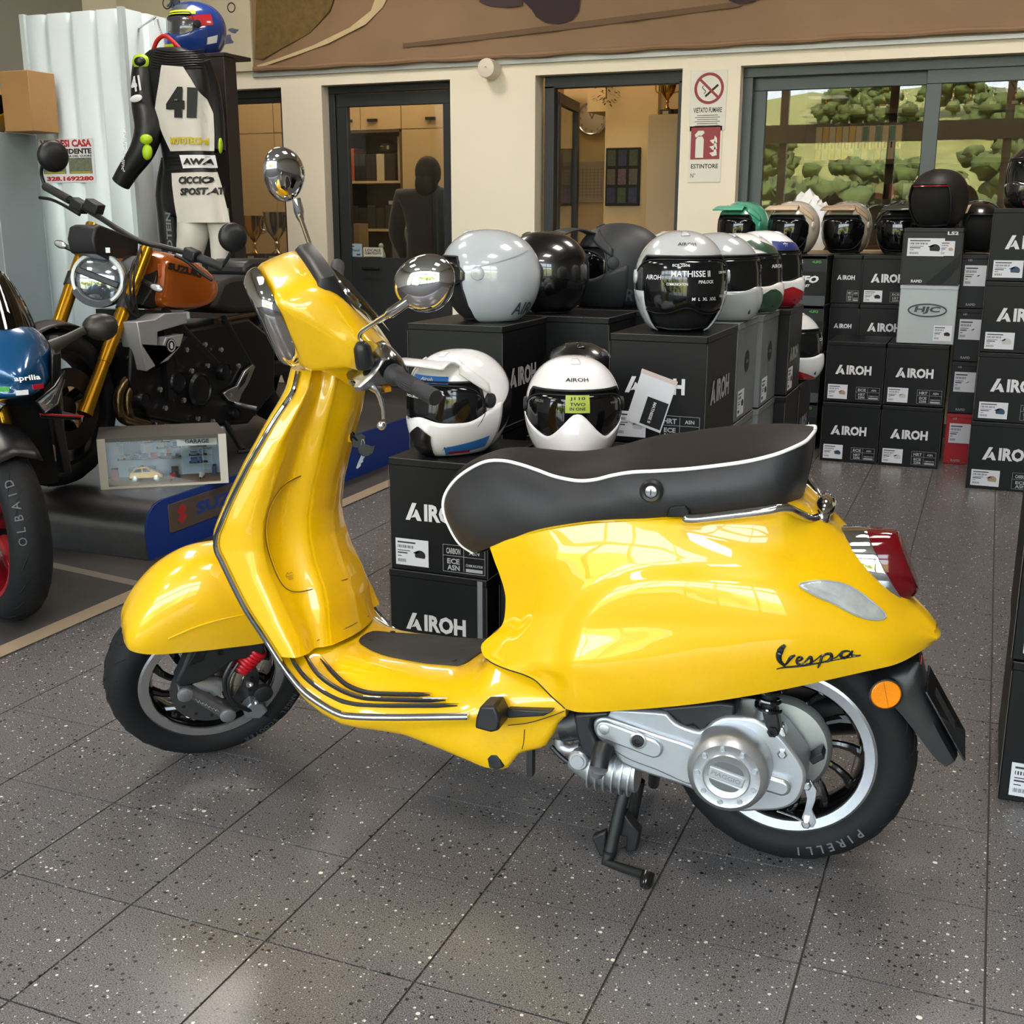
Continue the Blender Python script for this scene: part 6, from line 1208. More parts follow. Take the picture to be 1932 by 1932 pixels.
# warm office lamps, unseen; the last pair added to brighten the cupboards
for k, x in enumerate((-3.4, -1.4, .8, 2.6, -2.5, -4.5)):
    t = thing('ceiling_light', (x, 6.6 if k not in (1, 5) else 6.2, 2.9), 0, 'unseen warm lamp panel put in to light the back room', 'ceiling light', 'unseen office lamps'); O('diffuser', MB().box2((-.3, -.15, -.02), (.3, .15, 0)), mat('office_lamp', 'FFD9A6', .5, emit=9.0 if k else 9.0) if k in (1, 2, 3) else mat('office_fill_bright', 'FFE0B4', .5, emit=17.0), t); O('lamp_housing', MB().box2((-.31, -.16, 0), (.31, .16, .04)), FRM, t); O('lamp_rod', MB().box2((-.01, -.01, .04), (.01, .01, 1.1)), FRM, t)
# ------------------------------------------------------------------ platform and what stands on it
STEEL = mat('brushed_steel', '77777A', .3, .9, noise=(18, .2)); BLUE = mat('platform_blue', '0F2F7A', .45)
PX0, PX1, PY0, PY1, PH = -2.16, -1.41, 1.185, 3.6, .212
pf_ = thing('display_platform', (0, 0, 0), 0, 'low metal display platform with blue side lettered SUZUKI', 'platform')
prof = [(PY0+.01, .004), (PY0, .10), (PY0+.004, .135), (PY0+.022, .175), (PY0+.055, .203), (PY0+.10, PH), (PY1, PH), (PY1, PH-.006), (PY0+.10, PH-.006), (PY0+.03, .16), (PY0+.01, .1), (PY0+.02, .004)]
YZ = lambda x0, x1, pts: MB().loft([[(x, a, b) for a, b in pts] for x in (x0, x1)])
O('steel_deck', YZ(PX0, PX1, prof), STEEL, pf_, ang=40)
sidep = [(PY0+.012, .004), (PY0+.003, .10), (PY0+.007, .135), (PY0+.024, .173), (PY0+.056, .20), (PY0+.10, PH-.002), (PY1, PH-.002), (PY1, .004)]
O('blue_side', YZ(PX1-.004, PX1+.006, sidep), BLUE, pf_); O('platform_core', MB().box2((PX0+.01, PY0+.12, .0), (PX1-.01, PY1-.01, PH-.02)), DARK, pf_)
y0, z0 = onx(330, 998, PX1+.008).y, onx(330, 998, PX1+.008).z
pl_ = O('name_plate', MB().box2((PX1+.006, 1.315, .075), (PX1+.009, 2.0, .185)), mat('plate_bronze', '6E6258', .4, .6), pf_, bev=.001)
PM = frame((PX1+.0095, 1.315, .075), (0, 1, 0), (0, 0, 1)); O('plate_text', MB().text('SUZUKI', .05, PM @ Matrix.Translation((.37, .058, .0004)), .05, width=.42), mat('text_blue', '1D3D82', .5), pl_)
O('plate_emblem', MB().add([(.045, .075, .0005), (.075, .098, .0005), (.105, .078, .0005), (.085, .062, .0005), (.105, .048, .0005), (.075, .02, .0005), (.045, .042, .0005), (.066, .055, .0005)], [tuple(range(8))], PM), mat('text_red', 'A02A26', .5), pl_)
# ---- miniature garage in a box
DL0 = Vector((-1.725, 1.33, PH)); dex = Vector((.795, .607, 0)); dey = Vector((-.607, .795, 0)); DM = frame((0, 0, 0), dex, dey, (0, 0, 1))
dg = thing('miniature_garage', DL0, 0, 'glass fronted miniature garage diorama with a sign GARAGE', 'diorama'); WD, HD, DD = .475, .195, .15
def dbox(nm, lo, hi, m, par=dg, bev=0): return O(nm, MB().box2(lo, hi, DM), m, par, bev=bev)
dbox('case_floor', (0, 0, 0), (WD, DD, .012), mat('mini_floor', '8A6A48', .6)); dbox('case_back', (0, DD-.006, 0), (WD, DD, HD), mat('mini_wall', 'B4C8DC', .7, noise=(40, .15))); dbox('case_side', (0, 0, 0), (.006, DD, HD), mat('case_grey', '4A4B4C', .6)); dbox('case_side', (WD-.006, 0, 0), (WD, DD, HD), MATS['case_grey'])
O('case_roof', MB().add([(0, -.004, HD), (WD, -.004, HD), (WD-.03, DD, HD+.02), (.0, DD, HD+.02), (0, -.004, HD-.014), (WD, -.004, HD-.014), (WD-.03, DD, HD), (0, DD, HD)], [(0, 1, 2, 3), (7, 6, 5, 4), (0, 4, 5, 1), (1, 5, 6, 2), (2, 6, 7, 3), (3, 7, 4, 0)], DM), mat('case_top', '55534F', .35, noise=(30, .1)), dg)
WPT = mat('mini_post', 'D6D2C6', .5); dbox('front_post', (0, -.006, 0), (.03, 0, HD), WPT); dbox('front_post', (WD-.03, -.006, 0), (WD, 0, HD), WPT); dbox('front_sill', (.03, -.006, 0), (WD-.03, 0, .008), WPT)
dbox('glass_front', (.03, -.003, .008), (WD-.03, -.002, HD-.014), glass_mat('case_glass', (245, 248, 248), .05))
sg_ = dbox('sign_board', (.29, .006, HD-.042), (.44, .009, HD-.016), WPT); O('sign_letters', MB().text('GARAGE', .016, DM @ frame((.365, .0055, HD-.026), (1, 0, 0), (0, 0, 1)), .03, width=.09), mat('mini_navy', '2A3A5A', .5), sg_)
rnd = random.Random(3); MCOL = ['2F5F9A', 'B03028', 'D8D8D4', '28406A', '7090B0', 'B8B8B0', '1E1E22']
for (a, b, z) in ((.06, .26, .150), (.21, .30, .125), (.06, .30, .085), (.33, .40, .125), (.33, .40, .09), (.33, .40, .06)):
    sh_ = dbox('mini_shelf', (a, DD-.035, z), (b, DD-.006, z+.004), mat('mini_shelf_dark', '3A2C26', .6))
    x = a+.006
    while x < b-.02:
        w = rnd.uniform(.008, .026); h = rnd.uniform(.010, .022); c = rnd.choice(MCOL); dbox('mini_carton', (x, DD-.03, z+.004), (x+w, DD-.012, z+.004+h), mat('mini_'+c, c, .5), sh_); x += w+rnd.uniform(.002, .014)
for (a, b, z0_, z1_, c) in ((.085, .15, .10, .145, '28406A'), (.05, .07, .105, .135, 'C9C6BC'), (.16, .19, .10, .14, 'C4C0B6'), (.30, .305, .01, .16, 'D8D8D4'), (.245, .262, .10, .125, 'A83028')): dbox('mini_poster', (a, DD-.009, z0_), (b, DD-.006, z1_), mat('mini_'+c, c, .5))
for (a, b, z1_, c) in ((.035, .06, .055, 'A82A28'), (.26, .285, .05, '1E1E22'), (.415, .43, .05, '28406A'), (.10, .20, .055, '7090B0')): dbox('mini_cabinet', (a, DD-.06, .012), (b, DD-.02, z1_), mat('mini_'+c, c, .5))
rk_ = MB()
for z in (.03, .06, .09, .118): rk_.box((.40, DD-.04, z), (.035, .02, .002), DM)
for x in (.383, .417): rk_.box((x, DD-.05, .065), (.002, .002, .11), DM)
O('mini_rack', rk_, WPT, dg)
car = thing('toy_car', DL0+DM.to_3x3() @ Vector((.165, .055, .012)), math.atan2(dex.y, dex.x), 'yellow toy car inside the miniature garage', 'toy car')
cpf = [(-.062, .014), (-.064, .028), (-.058, .036), (-.040, .052), (-.015, .060), (.008, .058), (.026, .042), (.050, .035), (.062, .026), (.063, .014)]
O('car_body', MB().loft([[(x, y*(1 if z < .038 else .82), z) for x, z in cpf] for y in (-.024, .024)]), mat('toy_yellow', 'E0A010', .25, 0, 1.0), car, bev=.004)
for s in (-1, 1):
    O('car_window', MB().add([(-.046, s*.0225, .040), (-.014, s*.0225, .040), (-.014, s*.0215, .054), (-.034, s*.0215, .052)], [(0, 1, 2, 3)]).add([(-.010, s*.0225, .040), (.020, s*.0225, .040), (.006, s*.0215, .054), (-.010, s*.0215, .055)], [(0, 1, 2, 3)]), mat('toy_glass', '1A1C22', .1), car)
    for x in (-.04, .04): O('car_wheel', MB().lathe([(.0, -.004), (.008, -.004), (.013, -.003), (.013, .003), (.008, .004), (0, .004)], 18, Matrix.Translation((x, s*.024, .013)) @ Matrix.Rotation(PI/2, 4, 'X')), ALU, car)
for k, (x, c, lb) in enumerate(((.265, 'B03028', 'red'), (.375, 'D8D8D4', 'white'))):
    ms = thing('toy_scooter', DL0+DM.to_3x3() @ Vector((x, .05, .012)), math.atan2(dex.y, dex.x)+1.2, 'tiny '+lb+' scooter model inside the miniature garage', 'toy scooter')
    O('toy_body', MB().ell((.010, 0, .017), (.014, .008, .011), 12, 8).tube([(-.012, 0, .008), (-.016, 0, .03)], [.007, .004], 8).box((-.003, 0, .008), (.02, .01, .004)), mat('mini_'+c), ms); O('toy_wheel', MB().lathe([(.0, -.002), (.006, -.002), (.006, .002), (0, .002)], 12, Matrix.Translation((-.014, 0, .006)) @ Matrix.Rotation(PI/2, 4, 'X')).lathe([(.0, -.002), (.006, -.002), (.006, .002), (0, .002)], 12, Matrix.Translation((.014, 0, .006)) @ Matrix.Rotation(PI/2, 4, 'X')), INK, ms)
# ---- orange naked motorcycle on the platform
XB = -1.90; BO = Vector((XB, 2.0, PH)); moto = thing('motorcycle', BO, 0, 'orange and black naked motorcycle with golden forks on the platform', 'motorcycle')
def B(u, v, off): p = onx(u, v, XB+off)-BO; return p
def bprism(px_, o0, o1, k0=1.0):
    P = [B(u, v, o1) for u, v in px_]; c = sum(P, Vector())/len(P)
    return MB().loft([[(o0, c.y+(p.y-c.y)*k0, c.z+(p.z-c.z)*k0) for p in P], [(o1, p.y, p.z) for p in P]])
GOLDF = mat('gold_fork', 'B8861E', .25, .85); ORG = mat('orange_lacquer', 'A8520C', .25, .2, 1.0); SILP = mat('silver_panel', 'A6A6A6', .35, .4)
tkp = [(309, 484), (330, 486), (365, 492), (398, 509), (414, 532), (418, 547), (409, 573), (380, 582), (357, 585), (308, 581), (302, 568), (313, 532)]
P = [B(u, v, .13) for u, v in tkp]; c = sum(P, Vector())/len(P)
TR = []
for o_, k, zz in ((.135, .86, -.01), (.13, .97, 0), (.09, 1.06, .012), (0, 1.08, .03), (-.09, 1.06, .012), (-.13, .97, 0), (-.135, .86, -.01)): TR.append([(o_, c.y+(p.y-c.y)*k, c.z+(p.z-c.z)*k+(zz if p.z > c.z else 0)) for p in P])
tank = O('fuel_tank', MB().loft(TR), ORG, moto, ang=50, sub=1)
TM = frame(B(349, 505, .137)+Vector((.0, 0, -.01)), (0, .97, -.2), (0, .2, .97)); O('tank_lettering', MB().text('SUZUKI', .03, TM, .05, width=.22), INK, tank)
O('tank_flank', bprism([(308, 575), (302, 560), (312, 530), (309, 490), (300, 500), (290, 540), (268, 575), (285, 583)], .0, .10), BLKP, moto, bev=.006)
BSEAT = mat('bike_seat', '1E1C1B', .6)
O('rider_seat', bprism([(413, 548), (420, 530), (440, 521), (470, 519), (515, 535), (500, 570), (485, 590), (440, 592), (400, 581)], -.13, .13), BSEAT, moto, bev=.025)
O('pillion_seat', bprism([(464, 520), (465, 496), (478, 489), (545, 488), (580, 500), (587, 517), (550, 530), (515, 538)], -.11, .11), mat('pillion_cover', '232324', .4), moto, bev=.02)
O('tail_unit', bprism([(470, 545), (515, 538), (587, 519), (590, 530), (520, 575), (480, 590)], -.09, .09), DARK, moto, bev=.01)
shp = [(259, 607), (292, 603), (312, 591), (353, 589), (354, 610), (312, 622), (298, 626), (296, 684), (313, 636), (347, 630), (340, 655), (318, 680), (292, 692), (277, 701), (266, 650)]
shr = O('radiator_shroud', bprism(shp, .10, .20, .95), SILP, moto, bev=.004)
n8 = B(323, 652, .204); N8 = frame(n8, (0, 1, 0), (0, 0, 1)); O('number_disc', MB().lathe([(.028, -.004), (.028, .001), (.0, .001)], 28, N8), INK, shr); O('number_ring', MB().lathe([(.024, .0015), (.021, .0015)], 28, N8), WHITE, shr); O('number_eight', MB().text('8', .026, N8 @ Matrix.Translation((0, 0, .002)), .04), WHITE, shr)
O('shroud_inner', bprism([(296, 630), (348, 612), (346, 632), (312, 637), (296, 688)], .08, .15), DARK, moto)
O('radiator', MB().box((-.0, B(255, 640, 0).y, B(255, 640, 0).z-.06), (.34, .05, .36)), DARK, moto)
O('engine_block', bprism([(250, 640), (300, 690), (360, 620), (470, 600), (520, 640), (520, 740), (470, 800), (380, 808), (280, 790), (245, 720)], -.17, .15, .95), mat('engine_black', '131314', .4, .4, noise=(40, .4)), moto, bev=.015)
for (u, v, r) in ((373, 735, .075), (268, 755, .035), (420, 700, .04), (330, 720, .05), (440, 780, .03)):
    O('engine_cover', MB().lathe([(r, -.05), (r, .012), (r*.85, .022), (r*.8, .016), (r*.4, .02), (0, .02)], 28, frame(B(u, v, .155), (0, 1, 0), (0, 0, 1))), mat('cover_black', '1C1C1E', .3, .5), moto)
for k, (u, v) in enumerate(((360, 700), (390, 690), (345, 755), (372, 790), (400, 795), (432, 745), (310, 770), (300, 735), (415, 660), (448, 690), (350, 660), (385, 650))):
    O('engine_bolt', MB().lathe([(.011, 0), (.011, .010), (.006, .012), (0, .012)], 8, frame(B(u, v, .165), (0, 1, 0), (0, 0, 1))), ALU, moto)
EXH = mat('exhaust_pipe', '6B5A42', .25, .9)
for dx in (0, 17): O('exhaust_pipe', MB().tube([tuple(p) for p in crom([tuple(B(u+dx, v, .12)) for u, v in ((240, 668), (247, 690), (246, 708), (232, 725), (224, 745), (224, 770), (232, 790), (262, 800))], 30)], .020, 12), EXH, moto)
frb = MB()
for a, b in (((310, 585), (420, 700)), ((420, 600), (470, 690)), ((300, 600), (330, 690)), ((470, 690), (430, 790))): frb.tube([tuple(B(*a, .14)), tuple(B(*b, .14))], .018, 10)
O('main_frame', frb, DARK, moto)
for a, b in (((408, 606), (480, 593)), ((439, 650), (505, 608)), ((408, 606), (452, 640))): O('subframe_bar', MB().tube([tuple(B(*a, .13)), tuple(B(*b, .12))], .012, 10), mat('frame_bronze', '5A4A3A', .35, .8), moto)
ftb = O('footrest_bracket', bprism([(478, 687), (482, 692), (470, 722), (456, 745), (450, 762), (432, 756), (422, 742), (432, 735), (448, 728), (462, 700)], .16, .175), ALU, moto, bev=.003); O('footrest_hole', bprism([(470, 700), (462, 722), (450, 735), (455, 718)], .174, .177), DARK, ftb)
O('footrest', MB().tube([tuple(B(445, 762, .17)), tuple(B(470, 768, .24)), tuple(B(484, 771, .27))], .010, 10), ALU, moto)
O('side_stand', MB().tube([tuple(B(424, 796, .14)), (.26, B(455, 868, .25).y, .012)], .014, 10).tube([(.25, B(455, 868, .25).y-.02, .008), (.29, B(455, 868, .25).y+.03, .008)], .009, 8), DARK, moto)
HZ = .95
def fork(pa, pb, off, tag_):
    a, b = B(*pa, off), B(*pb, off); d = (b-a); ax = d.normalized(); ex_ = a+ax*((a.z-.28)/-ax.z)
    O('fork_tube', MB().tube([tuple(a-ax*.05), tuple(b)], .027, 16), GOLDF, moto); O('fork_clamp', MB().tube([tuple(a+d*.38), tuple(a+d*.50)], .032, 16), BLKP, moto); O('fork_slider', MB().tube([tuple(b), tuple(ex_)], [.024, .03], 14), GOLDF, moto)
    return ex_
fa = fork((269, 490), (196, 684), .10, 0); fb = fork((168, 445), (101, 640), -.10, 1)
WF = (fa+fb)/2; WF = Vector((0, WF.y, .305))
XAX = Matrix(((0, 0, 1, 0), (1, 0, 0, 0), (0, 1, 0, 0), (0, 0, 0, 1)))
def mwheel(name, c, R, w, parent, rimc, M0=None, spokes=5, tread=True):
    t = thing(name); t.parent = parent; M = (M0 or Matrix.Identity(4)) @ Matrix.Translation(c) @ XAX; r0 = R*.72
    pr = crom([(r0, -w*.40, 0), (r0+.02, -w*.49, 0), (R-.035, -w*.48, 0), (R-.012, -w*.32, 0), (R, 0, 0), (R-.012, w*.32, 0), (R-.035, w*.48, 0), (r0+.02, w*.49, 0), (r0, w*.40, 0)], 30)
    O('tyre', MB().lathe([(p[0], p[1]) for p in pr], 64, M), RUB, t, ang=60)
    if tread:
        g = MB()
        for i in range(22):
            for s in (1, -1):
                pts = []
                for q in np.linspace(.08, .92, 8): h = s*w*.48*q; a = 2*PI*(i+.5*(s > 0))/22+.5*q*q; rr = np.interp(abs(h), [0, w*.32, w*.48], [R, R-.012, R-.035])+.0006; pts.append(tuple(M @ Vector((rr*math.cos(a), rr*math.sin(a), h))))
                g.tube(pts, .0024, 4)
        O('tread_groove', g, mat('groove_black'), t)['kind'] = 'stuff'
    O('rim', MB().lathe([(r0+.004, -w*.36), (r0+.002, -w*.42), (r0-.012, -w*.40), (r0-.020, -w*.1), (r0-.020, w*.1), (r0-.012, w*.40), (r0+.002, w*.42), (r0+.004, w*.36)], 56, M), rimc, t, ang=40)
    for i in range(spokes):
        a = 2*PI*i/spokes+.3
        for da in (-.11, .11): O('spoke', MB().tube([tuple(M @ Vector((.03*math.cos(a), .03*math.sin(a), 0))), tuple(M @ Vector(((r0-.015)*math.cos(a+da), (r0-.015)*math.sin(a+da), 0)))], [.016, .013], 8), rimc, t)
    O('hub', MB().lathe([(0, -w*.5), (.04, -w*.5), (.045, w*.5), (0, w*.5)], 24, M), DARK, t)
    for s in (1, -1):
        O('brake_disc', MB().lathe([(.085, s*w*.56), (.155, s*w*.56), (.155, s*(w*.56+.005)), (.085, s*(w*.56+.005)), (.085, s*w*.56)], 48, M), mat('disc_bright', 'A8AAAC', .3, .9) if rimc is not DARK else mat('disc_dark', '3A3632', .4, .8), t)
        dh_ = MB()
        for i in range(30): a = 2*PI*i/30; dh_.lathe([(.005, 0), (0, 0)], 8, M @ Matrix.Translation((.12+.02*((i % 3)-1), 0, 0)) if False else M @ Matrix.Translation(((.12+.022*((i % 3)-1))*math.cos(a), (.12+.022*((i % 3)-1))*math.sin(a), s*(w*.56+.0056))))
        O('disc_hole', dh_, INK, t)['kind'] = 'stuff'
    return t
mwheel('front_wheel', WF, .30, .12, moto, DARK); mwheel('rear_wheel', Vector((0, .86, .315)), .31, .17, moto, DARK)
O('front_mudguard', MB().grid([[(x, WF.y-.33*math.cos(a), WF.z+.33*math.sin(a)-abs(x)*.25) for x in np.linspace(-.07, .07, 7)] for a in np.linspace(rad(35), rad(150), 16)]), BLKP, moto, ang=60, solid=.004)
O('swing_arm', MB().box2((-.13, .35, .27), (-.09, .88, .34)).box2((.09, .35, .27), (.13, .88, .34)), DARK, moto, bev=.01)
# head lamp unit facing the viewer
hc = B(186, 527, .0); hn = Vector((.42, -.88, .12)).normalized(); hx = Vector((0, 0, 1)).cross(hn).normalized(); HM = frame(hc, hx, hn.cross(hx), hn); q_ = .108
hlm = thing('head_lamp'); hlm.parent = moto
O('lamp_shell', MB().lathe([(q_*.4, -.12), (q_*.95, -.07), (q_, -.01), (q_*.97, .012), (q_*.84, .014), (q_*.80, .004)], 40, HM), SILP, hlm, ang=50)
O('daylight_ring', MB().lathe([(q_*.97, .012), (q_*.93, .020), (q_*.84, .018), (q_*.82, .010)], 40, HM), mat('drl_white', 'D8DCDE', .25), hlm)
O('lamp_glass', MB().lathe([(q_*.82, .006), (q_*.6, .016), (0, .022)], 36, HM), mat('lamp_reflector', '8E949A', .08, .8, 1.0, noise=(45, .7)), hlm, ang=60)
O('lamp_bar', MB().box((0, .006, .020), (q_*1.6, q_*.24, .012), HM @ Matrix.Rotation(rad(-22), 4, 'Z')), BLKP, hlm, bev=.004)
O('lamp_lip', MB().lathe([(q_*1.02, -.01), (q_*1.02, .024), (q_*.80, .024)], 20, HM, rad(205), rad(300)), BLKP, hlm)
for (a, b) in (((232, 512), (243, 492)),): O('lamp_bracket', MB().box((0, 0, 0), (.05, .10, .014), frame((B(*a, .04)+B(*b, .04))/2, hx, (B(*b, .04)-B(*a, .04)).normalized())), SILP, hlm, bev=.004)
O('instrument_pod', bprism([(176, 452), (180, 428), (190, 424), (262, 452), (262, 478), (244, 486), (205, 490), (182, 478)], -.08, .05), BLKP, moto, bev=.008)
lm_ = B(203, 472, .052); O('pod_emblem', MB().box((.0, 0, 0), (.018, .02, .004), frame(lm_+Vector((.004, -.004, 0)), hx, (0, 0, 1))), mat('emblem_silver', 'C8CCD0', .3, .5), moto)
bar = [(ony(u, v, y)-BO) for u, v, y in ((86, 352, 2.02), (140, 382, 1.93), (191, 412, 1.86), (222, 432, 1.83), (266, 456, 1.82), (310, 466, 1.84), (362, 481, 1.88), (420, 504, 1.93))]
O('handlebar', MB().tube([tuple(p) for p in crom([tuple(p) for p in bar], 40)], .0115, 10), BLKP, moto)
for a, b in ((0, 1), (7, 6)): O('bar_grip', MB().tube([tuple(bar[a]), tuple(bar[a].lerp(bar[b], .85))], .018, 14), mat('grip_rubber'), moto)
O('brake_reservoir', MB().box((0, 0, 0), (.07, .05, .045), Matrix.Translation(ony(178, 390, 1.88)-BO) @ Matrix.Rotation(rad(25), 4, 'Y')), BLKP, moto, bev=.005); O('switch_block', MB().box((0, 0, 0), (.06, .05, .05), Matrix.Translation(bar[6]) @ Matrix.Rotation(rad(20), 4, 'Y')), BLKP, moto, bev=.008); O('switch_block', MB().box((0, 0, 0), (.07, .05, .05), Matrix.Translation(bar[1].lerp(bar[2], .2)) @ Matrix.Rotation(rad(25), 4, 'Y')), BLKP, moto, bev=.008)
for pts in (((75, 373, 1.95), (95, 376, 1.93), (118, 386, 1.9), (150, 405, 1.86)), ((400, 529, 1.86), (375, 512, 1.85), (350, 492, 1.84), (330, 482, 1.83))): O('hand_lever', MB().tube([tuple(p) for p in crom([tuple(ony(*p)-BO) for p in pts], 14)], .007, 8), DARK, moto)
def bmirror(cu, cv, y, ru, stalk):
    t = thing('bike_mirror'); t.parent = moto; c = ony(cu, cv, y)-BO; vn = (CAM_C-(c+BO)).normalized(); n = (vn+Vector((.1, .35, 0))).normalized(); ex_ = Vector((0, 0, 1)).cross(n).normalized()
    r = ru*(c+BO-CAM_C).length/CAM_F; O('mirror_housing', MB().lathe([(r, -.012), (r, 0), (r*.9, .012), (r*.5, .022), (0, .025)], 28, frame(c, ex_, n.cross(ex_), n)), BLKP, t, ang=60); O('mirror_glass', MB().lathe([(r*.95, -.012), (0, -.012)], 28, frame(c, ex_, n.cross(ex_), n)), MIRR, t)
    O('mirror_stem', MB().tube([tuple(p) for p in crom([tuple(ony(*p)-BO) for p in stalk], 12)], .0075, 8), BLKP, t)
bmirror(101, 295, 2.0, 26, ((92, 300, 2.01), (82, 308, 2.0), (78, 328, 2.01), (86, 352, 2.02))); bmirror(440, 448, 1.92, 26, ((443, 456, 1.93), (436, 476, 1.93), (420, 503, 1.93)))
for (u, v, y, su, sv) in ((114, 461, 1.72, 158, 479), (295, 543, 1.72, 250, 522)):
    t = thing('bike_indicator'); t.parent = moto; c = ony(u, v, y)-BO; b_ = ony(su, sv, y+.03)-BO; d = (b_-c).normalized(); O('indicator_stem', MB().tube([tuple(b_), tuple(c-d*.0)], [.014, .010], 10), BLKP, t)
    vn = (CAM_C-(c+BO)).normalized(); ex_ = Vector((.926, 0, -.25)).normalized(); IM = frame(c+vn*.006, ex_, vn.cross(ex_), vn); O('indicator_lens', MB().ell((0, 0, 0), (.030, .013, .012), 16, 8, IM), mat('clear_lens'), t); O('indicator_case', MB().ell((0, 0, -.006), (.033, .016, .012), 16, 8, IM), BLKP, t)
for k in range(3): O('control_cable', MB().tube([tuple(p) for p in crom([tuple(B(270+k*8, 462+k*3, .05)), tuple(B(262-k*12, 480+k*20, .12)), tuple(B(252-k*5, 540+k*20, .14)), tuple(B(262, 600, .10))], 18)], .005, 6), BLKP, moto)
O('tank_badge', MB().box((0, 0, 0), (.004, .03, .05), Matrix.Translation(B(303, 510, .112))), mat('badge_orange', 'C8602A', .5), moto)
# ---- woven chair half hidden behind the motorcycle
WIC = mat('wicker_brown', '6A4420', .55, noise=(60, .35), bump=(150, .5)); ch = thing('wicker_chair', (-2.62, 2.42, .003), rad(-60), 'brown woven wicker chair behind the motorcycle forks', 'chair')
for k in range(14): O('back_strand', MB().tube([(-.2+.03*k, .2, .40), (-.22+.034*k, .25, .80)], .009, 6), WIC, ch)
for k in range(10): O('back_weave', MB().tube([(-.22, .2+.005*k, .42+.04*k), (0, .225+.005*k, .42+.04*k), (.23, .2+.005*k, .42+.04*k)], .008, 6), WIC, ch)
O('seat', MB().box((0, 0, .39), (.44, .42, .05)), WIC, ch, bev=.015)
for (x, y) in ((-.2, -.19), (.2, -.19), (-.2, .19), (.2, .19)): O('leg', MB().tube([(x, y, .37), (x*1.15, y*1.15, .018)], .018, 10), WIC, ch)
for s in (-1, 1): O('leg_brace', MB().tube([tuple(p) for p in crom([(-.2, s*.2, .1), (0, s*.19, .24), (.2, s*.2, .1)], 12)], .011, 8), WIC, ch)
# ------------------------------------------------------------------ white corrugated column, cabinets
CORR = mat('corrugated_white', 'C6D2D6', .4, .1, noise=(3, .05)); CXA, CXB, CYA, CYB = -3.86, -3.17, 3.4, 3.80; CT = ony(140, 22, 3.4).z
col_ = thing('clad_column', (0, 0, 0), 0, 'tall column clad in white corrugated sheet with a flyer', 'column')
def corr(n, L):
    pts = []
    for k in range(n): a = L*k/n; w = L/n; pts += [(a, 0), (a+w*.72, 0), (a+w*.80, .018), (a+w*.90, .018), (a+w*.97, 0)]
    return pts+[(L, 0)]
fp = [(CXA+a, CYA+d) for a, d in corr(4, CXB-CXA)]; rp = [(CXB-d*.8, CYA+.01+a) for a, d in corr(2, CYB-CYA)]
wall_ = fp+rp; O('corrugated_sheet', MB().loft([[(x, y, z) for x, y in wall_] for z in (0, CT)], closed=False), CORR, col_, ang=20, solid=.003); O('column_core', MB().box2((CXA+.02, CYA+.03, 0), (CXB-.04, CYB, CT-.02)), CREAM, col_)
for x, y in ((CXA, CYA), (CXB, CYA), (CXB, CYB)): O('corner_profile', MB().box2((x-.02, y-.02, 0), (x+.012, y+.012, CT+.005)), CORR, col_)
# flyer
f0, f1 = ony(80, 345, CYA-.004), ony(175, 260, CYA-.004); fl = thing('sale_flyer', ((f0.x+f1.x)/2, CYA-.004, (f0.z+f1.z)/2), 0, 'printed flyer VENDESI CASA INDIPENDENTE on the white column', 'flyer'); w, h = abs(f1.x-f0.x), abs(f1.z-f0.z); FM_ = frame((0, -.001, 0), (1, 0, 0), (0, 0, 1))
O('flyer_sheet', MB().box((0, 0, 0), (w, h, .001), FM_), mat('flyer_paper', 'D8DADC', .6), fl)
O('flyer_red_text', MB().text('VENDESI CASA', h*.17, FM_ @ Matrix.Translation((0, h*.39, .001)), .05, width=w*.94).text('328.1692280', h*.11, FM_ @ Matrix.Translation((w*.03, -h*.41, .001)), .06, width=w*.86), mat('flyer_red', 'B0282E', .6), fl)
O('flyer_black_text', MB().text('INDIPENDENTE', h*.12, FM_ @ Matrix.Translation((0, h*.21, .001)), .05, width=w*.92).text('ZONA MADONNA DEL CUORE', h*.05, FM_ @ Matrix.Translation((0, h*.10, .001)), .04, width=w*.92), INK, fl)
for s in (-1, 1): O('flyer_photo', MB().box((s*w*.24, -h*.12, .0008), (w*.42, h*.36, .0006), FM_), mat('flyer_photo', '6A6E5C', .6, noise=(60, .6)), fl); O('photo_caption', MB().box((s*w*.24, -h*.27, .0014), (w*.38, h*.04, .0005), FM_), mat('caption_yellow', 'A89A3A', .6), fl)
GCAB = mat('grey_locker', '8C979B', .45, .2); gx1 = ony(86, 450, 3.38).x; gz = ony(20, 246, 3.05).z
gc = thing('metal_locker', (0, 0, 0), 0, 'grey steel locker at the left picture border', 'cabinet'); O('locker_body', MB().box2((gx1-.9, 3.05, 0), (gx1, 3.38, gz)), GCAB, gc, bev=.004); O('locker_door', MB().box2((gx1-.88, 3.035, .05), (gx1-.16, 3.05, gz-.02)), mat('locker_light', 'A9B6BA', .4, .2), gc, bev=.003)
for k in range(5): O('rivet', MB().ell((gx1-.06, 3.047, .4+.25*k), (.006, .004, .006), 8, 6), ALU, gc)
cb0 = ony(12, 245, 3.15); cb1 = ony(54, 132, 3.15); o = O('cardboard_box', MB().box2((cb0.x, 3.14, gz+.001), (cb1.x, 3.34, cb1.z)), mat('cardboard', 'A07A4C', .75, noise=(8, .1)), bev=.004); tag(o, 'brown cardboard box on the grey locker', 'box')
helmet('yellow and black helmet on the grey locker at the picture border', (cb0.x-.17, 3.18, gz+.001), -60, 'full', 'C08A14', (VBLK, -22, 20), None, 1.05, 24, [(-170, -20, c_(-56), c_(-20), PBLK, 'black_panel')], group='helmets on the left furniture')
